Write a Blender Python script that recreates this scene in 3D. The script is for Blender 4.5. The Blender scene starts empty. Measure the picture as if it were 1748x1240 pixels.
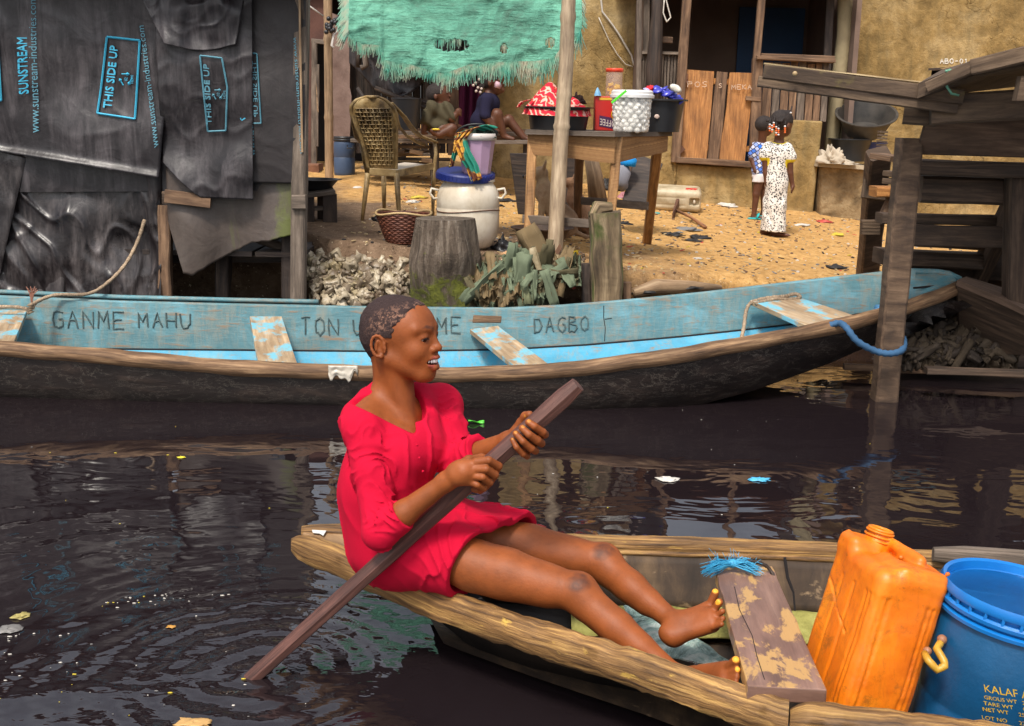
EXPO = 0.36
import bpy, math, random
import numpy as np
from mathutils import Vector, Matrix, noise as mnoise

random.seed(7)
rnd = random.Random(11)
scene = bpy.context.scene
C = scene.collection
PI = math.pi
V = Vector

# ------------------------------------------------------------------ camera
F, CX, CY = 2000.0, 874.0, 620.0
CAM = V((0, 0, 1.42))
PITCH, ROLL = math.radians(12.0), math.radians(1.2)
_r, _u, _f = V((1, 0, 0)), V((0, math.sin(PITCH), math.cos(PITCH))), V((0, math.cos(PITCH), -math.sin(PITCH)))
RT = _r * math.cos(ROLL) + _u * math.sin(ROLL)
UP = _u * math.cos(ROLL) - _r * math.sin(ROLL)
FW = _f
def ray(px, py): return FW + RT * ((px - CX) / F) - UP * ((py - CY) / F)
def PD(px, py, d): return CAM + ray(px, py) * d
def PY(px, py, y):
    r = ray(px, py); return CAM + r * (y / r.y)
def PZ(px, py, z):
    r = ray(px, py); return CAM + r * ((z - CAM.z) / r.z)
cam = bpy.data.cameras.new('camera'); cob = bpy.data.objects.new('camera', cam); C.objects.link(cob)
cam.sensor_width = 36; cam.lens = 36 * F / 1748; cam.clip_start = 0.05; cam.clip_end = 500
cob.matrix_world = Matrix(((RT.x, UP.x, -FW.x, CAM.x), (RT.y, UP.y, -FW.y, CAM.y), (RT.z, UP.z, -FW.z, CAM.z), (0, 0, 0, 1)))
scene.camera = cob

# ------------------------------------------------------------------ object helpers
OFF = {}
def link_thing(o, label, cat, group=None, kind=None):
    o['label'] = label
    if cat: o['category'] = cat
    if group: o['group'] = group
    if kind: o['kind'] = kind
    return o
def thing(name, label, cat, loc=(0, 0, 0), group=None):
    o = bpy.data.objects.new(name, None); C.objects.link(o)
    o.empty_display_size = 0.05
    o.location = loc; OFF[o.name] = V(loc)
    return link_thing(o, label, cat, group)
def mesh_obj(name, verts, faces, m, parent=None, uvs=None, smooth=False, fmats=None):
    off = OFF.get(parent.name, V((0, 0, 0))) if parent else V((0, 0, 0))
    me = bpy.data.meshes.new(name)
    if len(off) and off.length > 0:
        verts = [(v[0] - off.x, v[1] - off.y, v[2] - off.z) for v in verts]
    me.from_pydata(verts, [], faces)
    ms = m if isinstance(m, (list, tuple)) else [m]
    for k in ms: me.materials.append(k)
    if uvs is not None:
        l = me.uv_layers.new(name='UVMap')
        flat = np.array([uvs[i] for f in faces for i in f], dtype=np.float32).ravel() if len(uvs) == len(verts) else np.array(uvs, dtype=np.float32).ravel()
        l.data.foreach_set('uv', flat)
    if fmats: me.polygons.foreach_set('material_index', fmats)
    if smooth: me.polygons.foreach_set('use_smooth', [True] * len(me.polygons))
    me.update()
    o = bpy.data.objects.new(name, me); C.objects.link(o)
    if parent: o.parent = parent; OFF[o.name] = off
    return o

def basis(d, up=V((0, 0, 1))):
    d = d.normalized()
    s = d.cross(up)
    if s.length < 1e-4: s = d.cross(V((0, 1, 0)))
    s.normalize(); u = s.cross(d).normalized()
    return d, s, u

class MB:
    """collects shapes; per-corner uvs in metres (u along the grain)"""
    def __init__(s): s.v = []; s.f = []; s.uv = []; s.fm = []; s.cur = 0
    def face(s, idx, uv):
        s.f.append(tuple(idx)); s.uv.extend(uv); s.fm.append(s.cur)
    def beam(s, a, b, w, h, up=V((0, 0, 1)), jit=0.0, n=None, w2=None, h2=None, rag=0.0, bev=True):
        """board from a to b; w across, h along up"""
        a, b = V(a), V(b); d, sd, u = basis(b - a, V(up)); L = (b - a).length
        n = n or (max(2, int(L / 0.09)) if jit > 0 else 1)
        n = min(n, 40)
        w2 = w if w2 is None else w2; h2 = h if h2 is None else h2
        u0 = rnd.random() * 10; v0 = rnd.random() * 10
        base = len(s.v); sec = 8 if bev else 4
        ph = rnd.random() * 50
        for i in range(n + 1):
            t = i / n; ww = (w + (w2 - w) * t) / 2; hh = (h + (h2 - h) * t) / 2
            c = a.lerp(b, t)
            if rag and i in (0, n): c = c + d * rnd.uniform(-rag, rag)
            be = min(ww, hh) * 0.22
            pts = [(-ww, -hh + be), (-ww + be, -hh), (ww - be, -hh), (ww, -hh + be), (ww, hh - be), (ww - be, hh), (-ww + be, hh), (-ww, hh - be)] if bev else [(-ww, -hh), (ww, -hh), (ww, hh), (-ww, hh)]
            for k, (x, y) in enumerate(pts):
                if jit:
                    q = mnoise.noise(V((ph + t * L * 5, k // 2 * 3.1, x * 3))) * jit
                    q2 = mnoise.noise(V((ph + 9 + t * L * 4, k // 2 * 2.1, y * 3))) * jit
                else: q = q2 = 0
                s.v.append(tuple(c + sd * (x + q) + u * (y + q2)))
        per = [0]
        P = [0, 1, 2, 3, 4, 5, 6, 7] if bev else [0, 1, 2, 3]
        tot = 2 * (w + h); 
        for i in range(n):
            for k in range(sec):
                k2 = (k + 1) % sec
                A = base + i * sec
                va, vb = v0 + tot * k / sec, v0 + tot * (k + 1) / sec
                ua, ub = u0 + L * i / n, u0 + L * (i + 1) / n
                s.face((A + k, A + k2, A + sec + k2, A + sec + k), [(ua, va), (ua, vb), (ub, vb), (ub, va)])
        A = base; s.face([A + k for k in reversed(range(sec))], [(u0 + 5 + 0.02 * (k % 2), v0 + 0.02 * (k // 2)) for k in range(sec)])
        A = base + n * sec; s.face([A + k for k in range(sec)], [(u0 + 5 + 0.02 * (k % 2), v0 + 0.02 * (k // 2)) for k in range(sec)])
        return s
    def tube(s, pts, rad, seg=8, cap=True, flat=None, uvs=1.0, up0=None):
        pts = [V(p) for p in pts]; n = len(pts)
        if not isinstance(rad, (list, tuple)): rad = [rad] * n
        base = len(s.v); u0 = rnd.random() * 10; L = 0; ls = []
        prev = up0
        for i, p in enumerate(pts):
            if i: L += (p - pts[i - 1]).length
            ls.append(L)
            d = (pts[min(i + 1, n - 1)] - pts[max(i - 1, 0)])
            if d.length < 1e-7: d = V((0, 0, 1))
            d.normalize()
            if prev is None: prev = V((0, 0, 1)) if abs(d.z) < 0.9 else V((1, 0, 0))
            sd = d.cross(prev)
            if sd.length < 1e-5: sd = d.cross(V((0.3, 1, 0.2)))
            sd.normalize(); u = sd.cross(d).normalized(); prev = u
            fl = flat if flat else 1.0
            for k in range(seg):
                a = 2 * PI * k / seg
                s.v.append(tuple(p + sd * (math.cos(a) * rad[i]) + u * (math.sin(a) * rad[i] * fl)))
        R = max(max(rad), 0.001); circ = 2 * PI * R
        for i in range(n - 1):
            for k in range(seg):
                k2 = (k + 1) % seg; A = base + i * seg
                s.face((A + k, A + k2, A + seg + k2, A + seg + k), [(u0 + ls[i] * uvs, circ * k / seg), (u0 + ls[i] * uvs, circ * (k + 1) / seg), (u0 + ls[i + 1] * uvs, circ * (k + 1) / seg), (u0 + ls[i + 1] * uvs, circ * k / seg)])
        if cap:
            s.face([base + k for k in reversed(range(seg))], [(u0, 0.01 * k) for k in range(seg)])
            A = base + (n - 1) * seg; s.face([A + k for k in range(seg)], [(u0, 0.01 * k) for k in range(seg)])
        return s
    def lathe(s, prof, c, seg=24, axis=V((0, 0, 1)), xd=None, sx=1.0, sy=1.0, wob=0.0):
        """prof: list of (r, z) along axis from c"""
        c = V(c); axis = V(axis).normalized()
        x = V(xd) if xd else (V((1, 0, 0)) if abs(axis.x) < 0.9 else V((0, 1, 0)))
        x = (x - axis * x.dot(axis)).normalized(); y = axis.cross(x)
        base = len(s.v); ls = [0]
        for i in range(1, len(prof)): ls.append(ls[-1] + math.hypot(prof[i][0] - prof[i - 1][0], prof[i][1] - prof[i - 1][1]))
        R = max(p[0] for p in prof); ph = rnd.random() * 30
        for r, z in prof:
            for k in range(seg):
                a = 2 * PI * k / seg
                q = 1 + (wob * mnoise.noise(V((math.cos(a) * 1.5 + ph, math.sin(a) * 1.5, z * 4))) if wob else 0)
                s.v.append(tuple(c + x * (math.cos(a) * r * sx * q) + y * (math.sin(a) * r * sy * q) + axis * z))
        for i in range(len(prof) - 1):
            for k in range(seg):
                k2 = (k + 1) % seg; A = base + i * seg
                s.face((A + k, A + k2, A + seg + k2, A + seg + k), [(2 * PI * R * k / seg, ls[i]), (2 * PI * R * (k + 1) / seg, ls[i]), (2 * PI * R * (k + 1) / seg, ls[i + 1]), (2 * PI * R * k / seg, ls[i + 1])])
        if prof[0][0] > 1e-4: s.face([base + k for k in reversed(range(seg))], [(0.1 * math.cos(k), 0.1 * math.sin(k)) for k in range(seg)])
        if prof[-1][0] > 1e-4:
            A = base + (len(prof) - 1) * seg; s.face([A + k for k in range(seg)], [(0.1 * math.cos(k), 0.1 * math.sin(k)) for k in range(seg)])
        return s
    def ball(s, c, r, seg=10, rings=7, axis=V((0, 0, 1)), wob=0.0, xd=None):
        rr = r if isinstance(r, (tuple, list)) else (r, r, r)
        prof = [(max(1e-5, math.sin(PI * i / rings)), -math.cos(PI * i / rings) * rr[2]) for i in range(rings + 1)]
        return s.lathe(prof, c, seg, axis, xd, rr[0], rr[1], wob)
    def grid(s, fn, nu, nv, uvscale=(1, 1), mfn=None, hole=None):
        base = len(s.v)
        for j in range(nv + 1):
            for i in range(nu + 1):
                s.v.append(tuple(fn(i / nu, j / nv)))
        for j in range(nv):
            for i in range(nu):
                if hole and hole((i + .5) / nu, (j + .5) / nv): continue
                A = base + j * (nu + 1) + i
                u, v, u2, v2 = i / nu * uvscale[0], j / nv * uvscale[1], (i + 1) / nu * uvscale[0], (j + 1) / nv * uvscale[1]
                s.face((A, A + 1, A + nu + 2, A + nu + 1), [(u, v), (u2, v), (u2, v2), (u, v2)])
        return s
    def slab(s, poly, th, nrm=None):
        """extruded polygon (list of points), thickness th against nrm"""
        poly = [V(p) for p in poly]; n = len(poly)
        if nrm is None: nrm = (poly[1] - poly[0]).cross(poly[2] - poly[0]).normalized()
        nrm = V(nrm).normalized()
        base = len(s.v)
        x = (poly[1] - poly[0]).normalized(); y = nrm.cross(x)
        uv = [((p - poly[0]).dot(x), (p - poly[0]).dot(y)) for p in poly]
        for p in poly: s.v.append(tuple(p))
        for p in poly: s.v.append(tuple(p - nrm * th))
        s.face([base + i for i in range(n)], uv)
        s.face([base + n + i for i in reversed(range(n))], [uv[i] for i in reversed(range(n))])
        for i in range(n):
            j = (i + 1) % n; L = (poly[i] - poly[j]).length
            s.face((base + i, base + n + i, base + n + j, base + j), [(0, 0), (0, th), (L, th), (L, 0)])
        return s
    def quadbox(s, pts8):
        base = len(s.v)
        for p in pts8: s.v.append(tuple(p))
        for f in ((0, 1, 2, 3), (7, 6, 5, 4), (0, 4, 5, 1), (1, 5, 6, 2), (2, 6, 7, 3), (3, 7, 4, 0)):
            q = [V(pts8[i]) for i in f]; L = (q[1] - q[0]).length; H = (q[3] - q[0]).length
            s.face([base + i for i in f], [(0, 0), (L, 0), (L, H), (0, H)])
        return s
    def build(s, name, m, parent=None, smooth=False):
        if not s.v: return None
        o = mesh_obj(name, s.v, s.f, m, parent, None, smooth, s.fm)
        l = o.data.uv_layers.new(name='UVMap')
        l.data.foreach_set('uv', np.array(s.uv, dtype=np.float32).ravel())
        return o
def smooth_angle(o, deg=35):
    me = o.data
    me.polygons.foreach_set('use_smooth', [True] * len(me.polygons))
    try: me.set_sharp_from_angle(angle=math.radians(deg))
    except Exception: pass
    return o
def solidify(o, t, off=0.0):
    m = o.modifiers.new('s', 'SOLIDIFY'); m.thickness = t; m.offset = off; return o
def bevel(o, w, n=2):
    m = o.modifiers.new('b', 'BEVEL'); m.width = w; m.segments = n; m.limit_method = 'ANGLE'; m.angle_limit = math.radians(40); return o
def subsurf(o, n=1):
    m = o.modifiers.new('ss', 'SUBSURF'); m.levels = n; m.render_levels = n; return o

def srgb(r, g, b):
    def c(x):
        x /= 255.0
        return x / 12.92 if x <= 0.04045 else ((x + 0.055) / 1.055) ** 2.4
    return (c(r), c(g), c(b))

# ------------------------------------------------------------------ materials
def newmat(name):
    m = bpy.data.materials.new(name); m.use_nodes = True
    nt = m.node_tree; b = nt.nodes['Principled BSDF']
    return m, nt, b
def N(nt, t, **kw):
    n = nt.nodes.new(t)
    for k, v in kw.items():
        if k in n.inputs.keys(): n.inputs[k].default_value = v
        else: setattr(n, k, v)
    return n
def ramp(nt, src, stops):
    r = nt.nodes.new('ShaderNodeValToRGB')
    e = r.color_ramp.elements
    while len(e) > 1: e.remove(e[-1])
    for i, (p, c) in enumerate(stops):
        x = e[0] if i == 0 else e.new(p)
        x.position = p; x.color = (c[0], c[1], c[2], 1) if len(c) == 3 else c
    nt.links.new(src, r.inputs[0]); return r.outputs[0]
def mixc(nt, fac, a, b, mode='MIX'):
    m = nt.nodes.new('ShaderNodeMix'); m.data_type = 'RGBA'; m.blend_type = mode
    for sock, val in ((m.inputs[0], fac), (m.inputs[6], a), (m.inputs[7], b)):
        if isinstance(val, bpy.types.NodeSocket): nt.links.new(val, sock)
        elif isinstance(val, (int, float)): sock.default_value = val
        else: sock.default_value = (val[0], val[1], val[2], 1)
    return m.outputs[2]
def coordn(nt, coord, scale=(1, 1, 1), rot=(0, 0, 0)):
    tc = nt.nodes.new('ShaderNodeTexCoord'); mp = nt.nodes.new('ShaderNodeMapping')
    mp.inputs['Scale'].default_value = scale; mp.inputs['Rotation'].default_value = rot
    nt.links.new(tc.outputs[coord], mp.inputs[0]); return mp.outputs[0]
def noise(nt, vec, sc=5, det=6, rough=0.6, dist=0.0):
    n = nt.nodes.new('ShaderNodeTexNoise'); n.inputs['Scale'].default_value = sc; n.inputs['Detail'].default_value = det
    n.inputs['Roughness'].default_value = rough; n.inputs['Distortion'].default_value = dist
    nt.links.new(vec, n.inputs['Vector']); return n.outputs[0]
def bumpn(nt, b, h, strength=0.4, dist=0.01, chain=None):
    bp = nt.nodes.new('ShaderNodeBump'); bp.inputs['Strength'].default_value = strength; bp.inputs['Distance'].default_value = dist
    nt.links.new(h, bp.inputs['Height'])
    if chain: nt.links.new(chain, bp.inputs['Normal'])
    nt.links.new(bp.outputs[0], b.inputs['Normal']); return bp.outputs[0]
def math2(nt, op, a, b=0.0, clamp=False):
    n = nt.nodes.new('ShaderNodeMath'); n.operation = op; n.use_clamp = clamp
    for i, x in enumerate((a, b)):
        if isinstance(x, bpy.types.NodeSocket): nt.links.new(x, n.inputs[i])
        else: n.inputs[i].default_value = x
    return n.outputs[0]

def wood(name, dark, mid, light, grain=(3, 60, 1), rough=0.75, bump=0.5, patch=None, pth=(0.5, 0.6), psc=4, saw=0.0):
    """grain along UV.x"""
    m, nt, b = newmat(name)
    v = coordn(nt, 'UV', grain)
    n1 = noise(nt, v, 1.0, 8, 0.65, 0.4)
    v2 = coordn(nt, 'UV', (2.2, 6, 1)); n2 = noise(nt, v2, 1.5, 5, 0.6)
    col = ramp(nt, n1, [(0.3, dark), (0.5, mid), (0.68, light)])
    big = ramp(nt, n2, [(0.3, (0.45, 0.42, 0.4)), (0.62, (1.15, 1.12, 1.08))])
    col = mixc(nt, 0.85, col, big, 'MULTIPLY')
    if patch:
        n3 = noise(nt, coordn(nt, 'UV', (1, 1.6, 1)), psc * 2, 8, 0.65, 0.3)
        f = ramp(nt, n3, [(pth[0], (0, 0, 0)), (pth[1], (1, 1, 1))])
        col = mixc(nt, f, col, patch)
    nt.links.new(col, b.inputs['Base Color'])
    b.inputs['Roughness'].default_value = rough
    h = n1
    if saw:
        w = nt.nodes.new('ShaderNodeTexWave'); w.wave_type = 'BANDS'; w.bands_direction = 'X'
        w.inputs['Scale'].default_value = 12; w.inputs['Distortion'].default_value = 3
        nt.links.new(coordn(nt, 'UV', (3, 1, 1)), w.inputs['Vector'])
        h = math2(nt, 'ADD', n1, math2(nt, 'MULTIPLY', w.outputs['Fac'], saw))
    bumpn(nt, b, h, bump, 0.006)
    return m
def blotch(name, cols, sc=4, rough=0.8, bump=0.3, bsc=30, coord='Object', spec=0.5, stretch=(1, 1, 1), rr=None, bd=0.01, det=8, metal=0.0, dirt=None, dth=(0.5, 0.65), dsc=3.0):
    """ramp of colours over noise, fine bump; dirt colour over a second noise"""
    m, nt, b = newmat(name)
    v = coordn(nt, coord, stretch)
    n1 = noise(nt, v, sc, det, 0.62, 0.2)
    k = len(cols)
    col = ramp(nt, n1, [(0.3 + 0.4 * i / max(1, k - 1), c) for i, c in enumerate(cols)]) if k > 1 else None
    if col is None: col = ramp(nt, n1, [(0, cols[0]), (1, cols[0])])
    if dirt:
        n3 = noise(nt, v, dsc, 8, 0.68, 0.3)
        f = ramp(nt, n3, [(dth[0], (0, 0, 0)), (dth[1], (1, 1, 1))])
        col = mixc(nt, f, col, dirt)
    nt.links.new(col, b.inputs['Base Color'])
    b.inputs['Specular IOR Level'].default_value = spec
    b.inputs['Metallic'].default_value = metal
    if rr:
        r = ramp(nt, n1, [(0.3, (rr[0],) * 3), (0.7, (rr[1],) * 3)]); nt.links.new(r, b.inputs['Roughness'])
    else: b.inputs['Roughness'].default_value = rough
    if bump:
        n2 = noise(nt, v, bsc, 6, 0.6); bumpn(nt, b, n2, bump, bd)
    return m
# ------------------------------------------------------------------ implicit-surface modelling (smooth continuous bodies)
def npv(p): return np.array((p[0], p[1], p[2]), dtype=np.float32)
_tabn = np.random.RandomState(5).rand(64, 64, 64).astype(np.float32) * 2 - 1
def vnoise(P, sc):
    q = P * sc; i = np.floor(q).astype(np.int32); f = (q - i).astype(np.float32); f = f * f * (3 - 2 * f); i &= 63; j = (i + 1) & 63
    x0, y0, z0, x1, y1, z1 = i[:, 0], i[:, 1], i[:, 2], j[:, 0], j[:, 1], j[:, 2]; fx, fy, fz = f[:, 0], f[:, 1], f[:, 2]
    T = _tabn
    a = T[x0, y0, z0] * (1 - fx) + T[x1, y0, z0] * fx; b = T[x0, y1, z0] * (1 - fx) + T[x1, y1, z0] * fx
    c = T[x0, y0, z1] * (1 - fx) + T[x1, y0, z1] * fx; d = T[x0, y1, z1] * (1 - fx) + T[x1, y1, z1] * fx
    return (a * (1 - fy) + b * fy) * (1 - fz) + (c * (1 - fy) + d * fy) * fz

class Frame:
    def __init__(s, o, x, z):
        s.o = V(o); s.x = V(x).normalized(); z = V(z); s.y = z.cross(s.x).normalized(); s.z = s.x.cross(s.y).normalized()
    def p(s, x, y, z): return s.o + s.x * x + s.y * y + s.z * z
    def d(s, x, y, z): return s.x * x + s.y * y + s.z * z
    def R(s): return np.array([[*s.x], [*s.y], [*s.z]], dtype=np.float32)  # world->local rows

class Sdf:
    def __init__(s): s.pr = []
    def _add(s, fn, op, k, c, r): s.pr.append((fn, op, k, npv(c), r)); return s
    def rc(s, a, b, ra, rb, k=0.01, op='u'):
        a, b = npv(a), npv(b); ba = b - a; L2 = float(ba @ ba) + 1e-12; dr = rb - ra
        def fn(P):
            pa = P - a; h = np.clip((pa @ ba) / L2, 0, 1)
            return np.sqrt(((pa - h[:, None] * ba) ** 2).sum(1)) - (ra + dr * h)
        return s._add(fn, op, k, (a + b) / 2, math.sqrt(L2) / 2 + max(ra, rb))
    def chain(s, pts, rad, k=0.01, op='u'):
        for i in range(len(pts) - 1): s.rc(pts[i], pts[i + 1], rad[i], rad[i + 1], k if i == 0 or True else 0, op)
        return s
    def ball(s, c, r, k=0.01, op='u'):
        c0 = npv(c)
        return s._add(lambda P: np.sqrt(((P - c0) ** 2).sum(1)) - r, op, k, c0, r)
    def ell(s, c, r, fr=None, k=0.01, op='u'):
        c0 = npv(c); R = fr.R() if fr else np.eye(3, dtype=np.float32); r = np.array(r, dtype=np.float32); mn = float(r.min())
        def fn(P):
            q = (P - c0) @ R.T; k0 = np.sqrt(((q / r) ** 2).sum(1)); k1 = np.sqrt(((q / (r * r)) ** 2).sum(1)) + 1e-9
            return k0 * (k0 - 1) / k1
        return s._add(fn, op, k, c0, float(r.max()))
    def box(s, c, h, fr=None, rr=0.005, k=0.01, op='u'):
        c0 = npv(c); R = fr.R() if fr else np.eye(3, dtype=np.float32); h = np.array(h, dtype=np.float32) - rr
        def fn(P):
            q = np.abs((P - c0) @ R.T) - h
            return np.sqrt((np.maximum(q, 0) ** 2).sum(1)) + np.minimum(q.max(1), 0) - rr
        return s._add(fn, op, k, c0, float(np.sqrt((h * h).sum())) + rr)
    def plane(s, c, n, k=0.004, op='s'):
        """removes the side the normal points to"""
        c0, n0 = npv(c), npv(V(n).normalized())
        return s._add(lambda P: -((P - c0) @ n0), op, k, c0, 1e9)
    def disp(s, fn): return s._add(fn, 'd', 0, (0, 0, 0), 1e9)
    def sub(s, other, k=0.004): return s._add(other.ev, 's', k, (0, 0, 0), 1e9)
    def inter(s, fn, k=0.004): return s._add(fn, 'i', k, (0, 0, 0), 1e9)
    def ev(s, P, prims=None):
        d = np.full(len(P), 10.0, dtype=np.float32)
        for fn, op, k, c, r in (prims if prims is not None else s.pr):
            e = fn(P)
            if op == 'u':
                if k > 0:
                    h = np.maximum(k - np.abs(d - e), 0) / k; d = np.minimum(d, e) - h * h * k * 0.25
                else: d = np.minimum(d, e)
            elif op == 's':
                e = -e; h = np.maximum(k - np.abs(d - e), 0) / max(k, 1e-6); d = np.maximum(d, e) + h * h * k * 0.25
            elif op == 'i':
                h = np.maximum(k - np.abs(d - e), 0) / max(k, 1e-6); d = np.maximum(d, e) + h * h * k * 0.25
            else: d = d + e
        return d
    def mesh(s, h, pad=0.02):
        cs = [(c - r - pad, c + r + pad) for fn, op, k, c, r in s.pr if op == 'u' and r < 1e6]
        lo = np.min([a for a, b in cs], 0); hi = np.max([b for a, b in cs], 0)
        B = 12; nb = np.ceil((hi - lo) / (h * B)).astype(int) + 1; n = nb * B
        D = np.full(n, 1.0, dtype=np.float32)
        hd = h * B * 0.5 * 1.7321 + h
        loc = np.stack(np.meshgrid(*[np.arange(B) * h] * 3, indexing='ij'), -1).reshape(-1, 3).astype(np.float32)
        centers = np.stack(np.meshgrid(*[np.arange(nb[i]) for i in range(3)], indexing='ij'), -1).reshape(-1, 3)
        cw = (centers * (B * h) + lo + B * h / 2).astype(np.float32)
        # prim distances at block centres
        pd = [(fn(cw) if r < 1e6 else np.zeros(len(cw))) for fn, op, k, c, r in s.pr]
        dc = s.ev(cw)
        act = np.where(np.abs(dc) < hd * 1.35 + 0.012)[0]
        for i in np.where(dc < 0)[0]:
            a = centers[i] * B; D[a[0]:a[0] + B, a[1]:a[1] + B, a[2]:a[2] + B] = -1.0
        for i in act:
            prs = [p for j, p in enumerate(s.pr) if p[4] > 1e6 or pd[j][i] < hd * 1.9 + p[2]]
            if not any(p[1] == 'u' for p in prs): continue
            a = centers[i] * B
            P = loc + (lo + a * h).astype(np.float32)
            D[a[0]:a[0] + B, a[1]:a[1] + B, a[2]:a[2] + B] = s.ev(P, prs).reshape(B, B, B)
        return nets(D, lo, h)

def nets(D, lo, h):
    S = D < 0
    c = np.zeros(tuple(x - 1 for x in S.shape), dtype=np.uint8)
    for dx in (0, 1):
        for dy in (0, 1):
            for dz in (0, 1):
                c += S[dx:S.shape[0] - 1 + dx, dy:S.shape[1] - 1 + dy, dz:S.shape[2] - 1 + dz]
    cells = np.argwhere((c > 0) & (c < 8)); sh = np.array(c.shape)
    lin = (cells[:, 0] * sh[1] + cells[:, 1]) * sh[2] + cells[:, 2]
    corner = np.array([(i, j, k) for i in (0, 1) for j in (0, 1) for k in (0, 1)])
    val = np.stack([D[cells[:, 0] + o[0], cells[:, 1] + o[1], cells[:, 2] + o[2]] for o in corner], 1)
    acc = np.zeros((len(cells), 3)); cnt = np.zeros(len(cells))
    for a in range(8):
        for b in range(a + 1, 8):
            if np.abs(corner[a] - corner[b]).sum() != 1: continue
            va, vb = val[:, a], val[:, b]; m = (va < 0) != (vb < 0)
            t = np.where(m, va / np.where(m, va - vb, 1), 0)
            p = corner[a] + t[:, None] * (corner[b] - corner[a])
            acc += np.where(m[:, None], p, 0); cnt += m
    vert = (cells + acc / cnt[:, None]) * h + lo
    faces = []
    for ax in range(3):
        sl0 = [slice(None)] * 3; sl1 = [slice(None)] * 3
        sl0[ax] = slice(0, -1); sl1[ax] = slice(1, None)
        A, Bm = S[tuple(sl0)], S[tuple(sl1)]
        e = np.argwhere(A != Bm)
        o1, o2 = [(1, 2), (2, 0), (0, 1)][ax]
        e = e[(e[:, o1] > 0) & (e[:, o2] > 0) & (e[:, o1] < S.shape[o1] - 1) & (e[:, o2] < S.shape[o2] - 1)]
        flip = A[tuple(e.T)]
        q = []
        for d1, d2 in ((1, 1), (0, 1), (0, 0), (1, 0)):
            w = e.copy(); w[:, o1] -= d1; w[:, o2] -= d2
            q.append(np.searchsorted(lin, (w[:, 0] * sh[1] + w[:, 1]) * sh[2] + w[:, 2]))
        q = np.stack(q, 1); q[~flip] = q[~flip][:, ::-1]
        faces.append(q)
    return vert, np.concatenate(faces)

def relax(v, f, n=2, lam=0.5):
    e = np.concatenate([f[:, [0, 1]], f[:, [1, 2]], f[:, [2, 3]], f[:, [3, 0]]])
    for _ in range(n):
        acc = np.zeros_like(v); cnt = np.zeros(len(v))
        for a, b in ((0, 1), (1, 0)):
            for k in range(3): acc[:, k] += np.bincount(e[:, a], weights=v[e[:, b], k], minlength=len(v))
            cnt += np.bincount(e[:, a], minlength=len(v))
        v = v + lam * (acc / np.maximum(cnt, 1)[:, None] - v)
    return v

def sdf_obj(name, s, h, m, parent=None, tint=None, nrelax=1, matfn=None, sm=True):
    v, f = s.mesh(h)
    v = relax(v, f, nrelax, 0.5)
    off = OFF.get(parent.name, V((0, 0, 0))) if parent else V((0, 0, 0))
    me = bpy.data.meshes.new(name)
    vv = (v - np.array(off)).astype(np.float32)
    me.vertices.add(len(vv)); me.vertices.foreach_set('co', vv.ravel())
    me.loops.add(len(f) * 4); me.loops.foreach_set('vertex_index', f.astype(np.int32).ravel())
    me.polygons.add(len(f)); me.polygons.foreach_set('loop_start', np.arange(0, len(f) * 4, 4, dtype=np.int32))
    try: me.polygons.foreach_set('loop_total', np.full(len(f), 4, dtype=np.int32))
    except Exception: pass
    if sm: me.polygons.foreach_set('use_smooth', np.ones(len(f), dtype=bool))
    ms = m if isinstance(m, (list, tuple)) else [m]
    for k in ms: me.materials.append(k)
    me.update(calc_edges=True)
    if tint:
        a = me.attributes.new('tint', 'FLOAT_COLOR', 'POINT')
        a.data.foreach_set('color', tint(v.astype(np.float32)).astype(np.float32).ravel())
    if matfn:
        cen = v[f].mean(1).astype(np.float32)
        me.polygons.foreach_set('material_index', matfn(cen).astype(np.int32))
    o = bpy.data.objects.new(name, me); C.objects.link(o)
    if parent: o.parent = parent; OFF[o.name] = off
    return o
# ------------------------------------------------------------------ people: shared materials
def skin_mat(name, base, dark, lip, nail=(0.5, 0.3, 0.2), rough=0.45):
    m, nt, b = newmat(name)
    v = coordn(nt, 'Object')
    n1 = noise(nt, v, 14, 6, 0.6); n2 = noise(nt, v, 160, 3, 0.6)
    col = mixc(nt, ramp(nt, n1, [(0.35, (0, 0, 0)), (0.7, (1, 1, 1))]), base, tuple(x * 0.68 for x in base)); col = mixc(nt, math2(nt, 'MULTIPLY', ramp(nt, noise(nt, v, 55, 5, 0.7), [(0.55, (0, 0, 0)), (0.75, (1, 1, 1))]), 0.5), col, tuple(x * 0.55 for x in base))
    at = nt.nodes.new('ShaderNodeAttribute'); at.attribute_name = 'tint'
    sp = nt.nodes.new('ShaderNodeSeparateColor'); nt.links.new(at.outputs['Color'], sp.inputs[0])
    dn = math2(nt, 'MULTIPLY', sp.outputs[1], ramp(nt, noise(nt, v, 60, 4), [(0.3, (0.5,) * 3), (0.6, (1, 1, 1))]))
    col = mixc(nt, dn, col, dark); col = mixc(nt, sp.outputs[0], col, lip); col = mixc(nt, sp.outputs[2], col, nail)
    nt.links.new(col, b.inputs['Base Color'])
    b.inputs['Roughness'].default_value = rough
    b.inputs['Specular IOR Level'].default_value = 0.38; b.inputs['Subsurface Weight'].default_value = 0.08; b.inputs['Subsurface Radius'].default_value = (0.012, 0.004, 0.002); b.inputs['Subsurface Scale'].default_value = 0.5
    bumpn(nt, b, n2, 0.3, 0.002)
    return m
def cloth_mat(name, col, rough=0.85, wsc=900, var=0.8, bump=0.25, coord='Object'):
    m, nt, b = newmat(name); v = coordn(nt, coord)
    n1 = noise(nt, v, 9, 5); n2 = noise(nt, v, wsc, 2)
    c = mixc(nt, n1, tuple(x * var for x in col), col)
    nt.links.new(c, b.inputs['Base Color']); b.inputs['Roughness'].default_value = rough
    b.inputs['Specular IOR Level'].default_value = 0.2
    bumpn(nt, b, n2, bump, 0.001)
    return m
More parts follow.
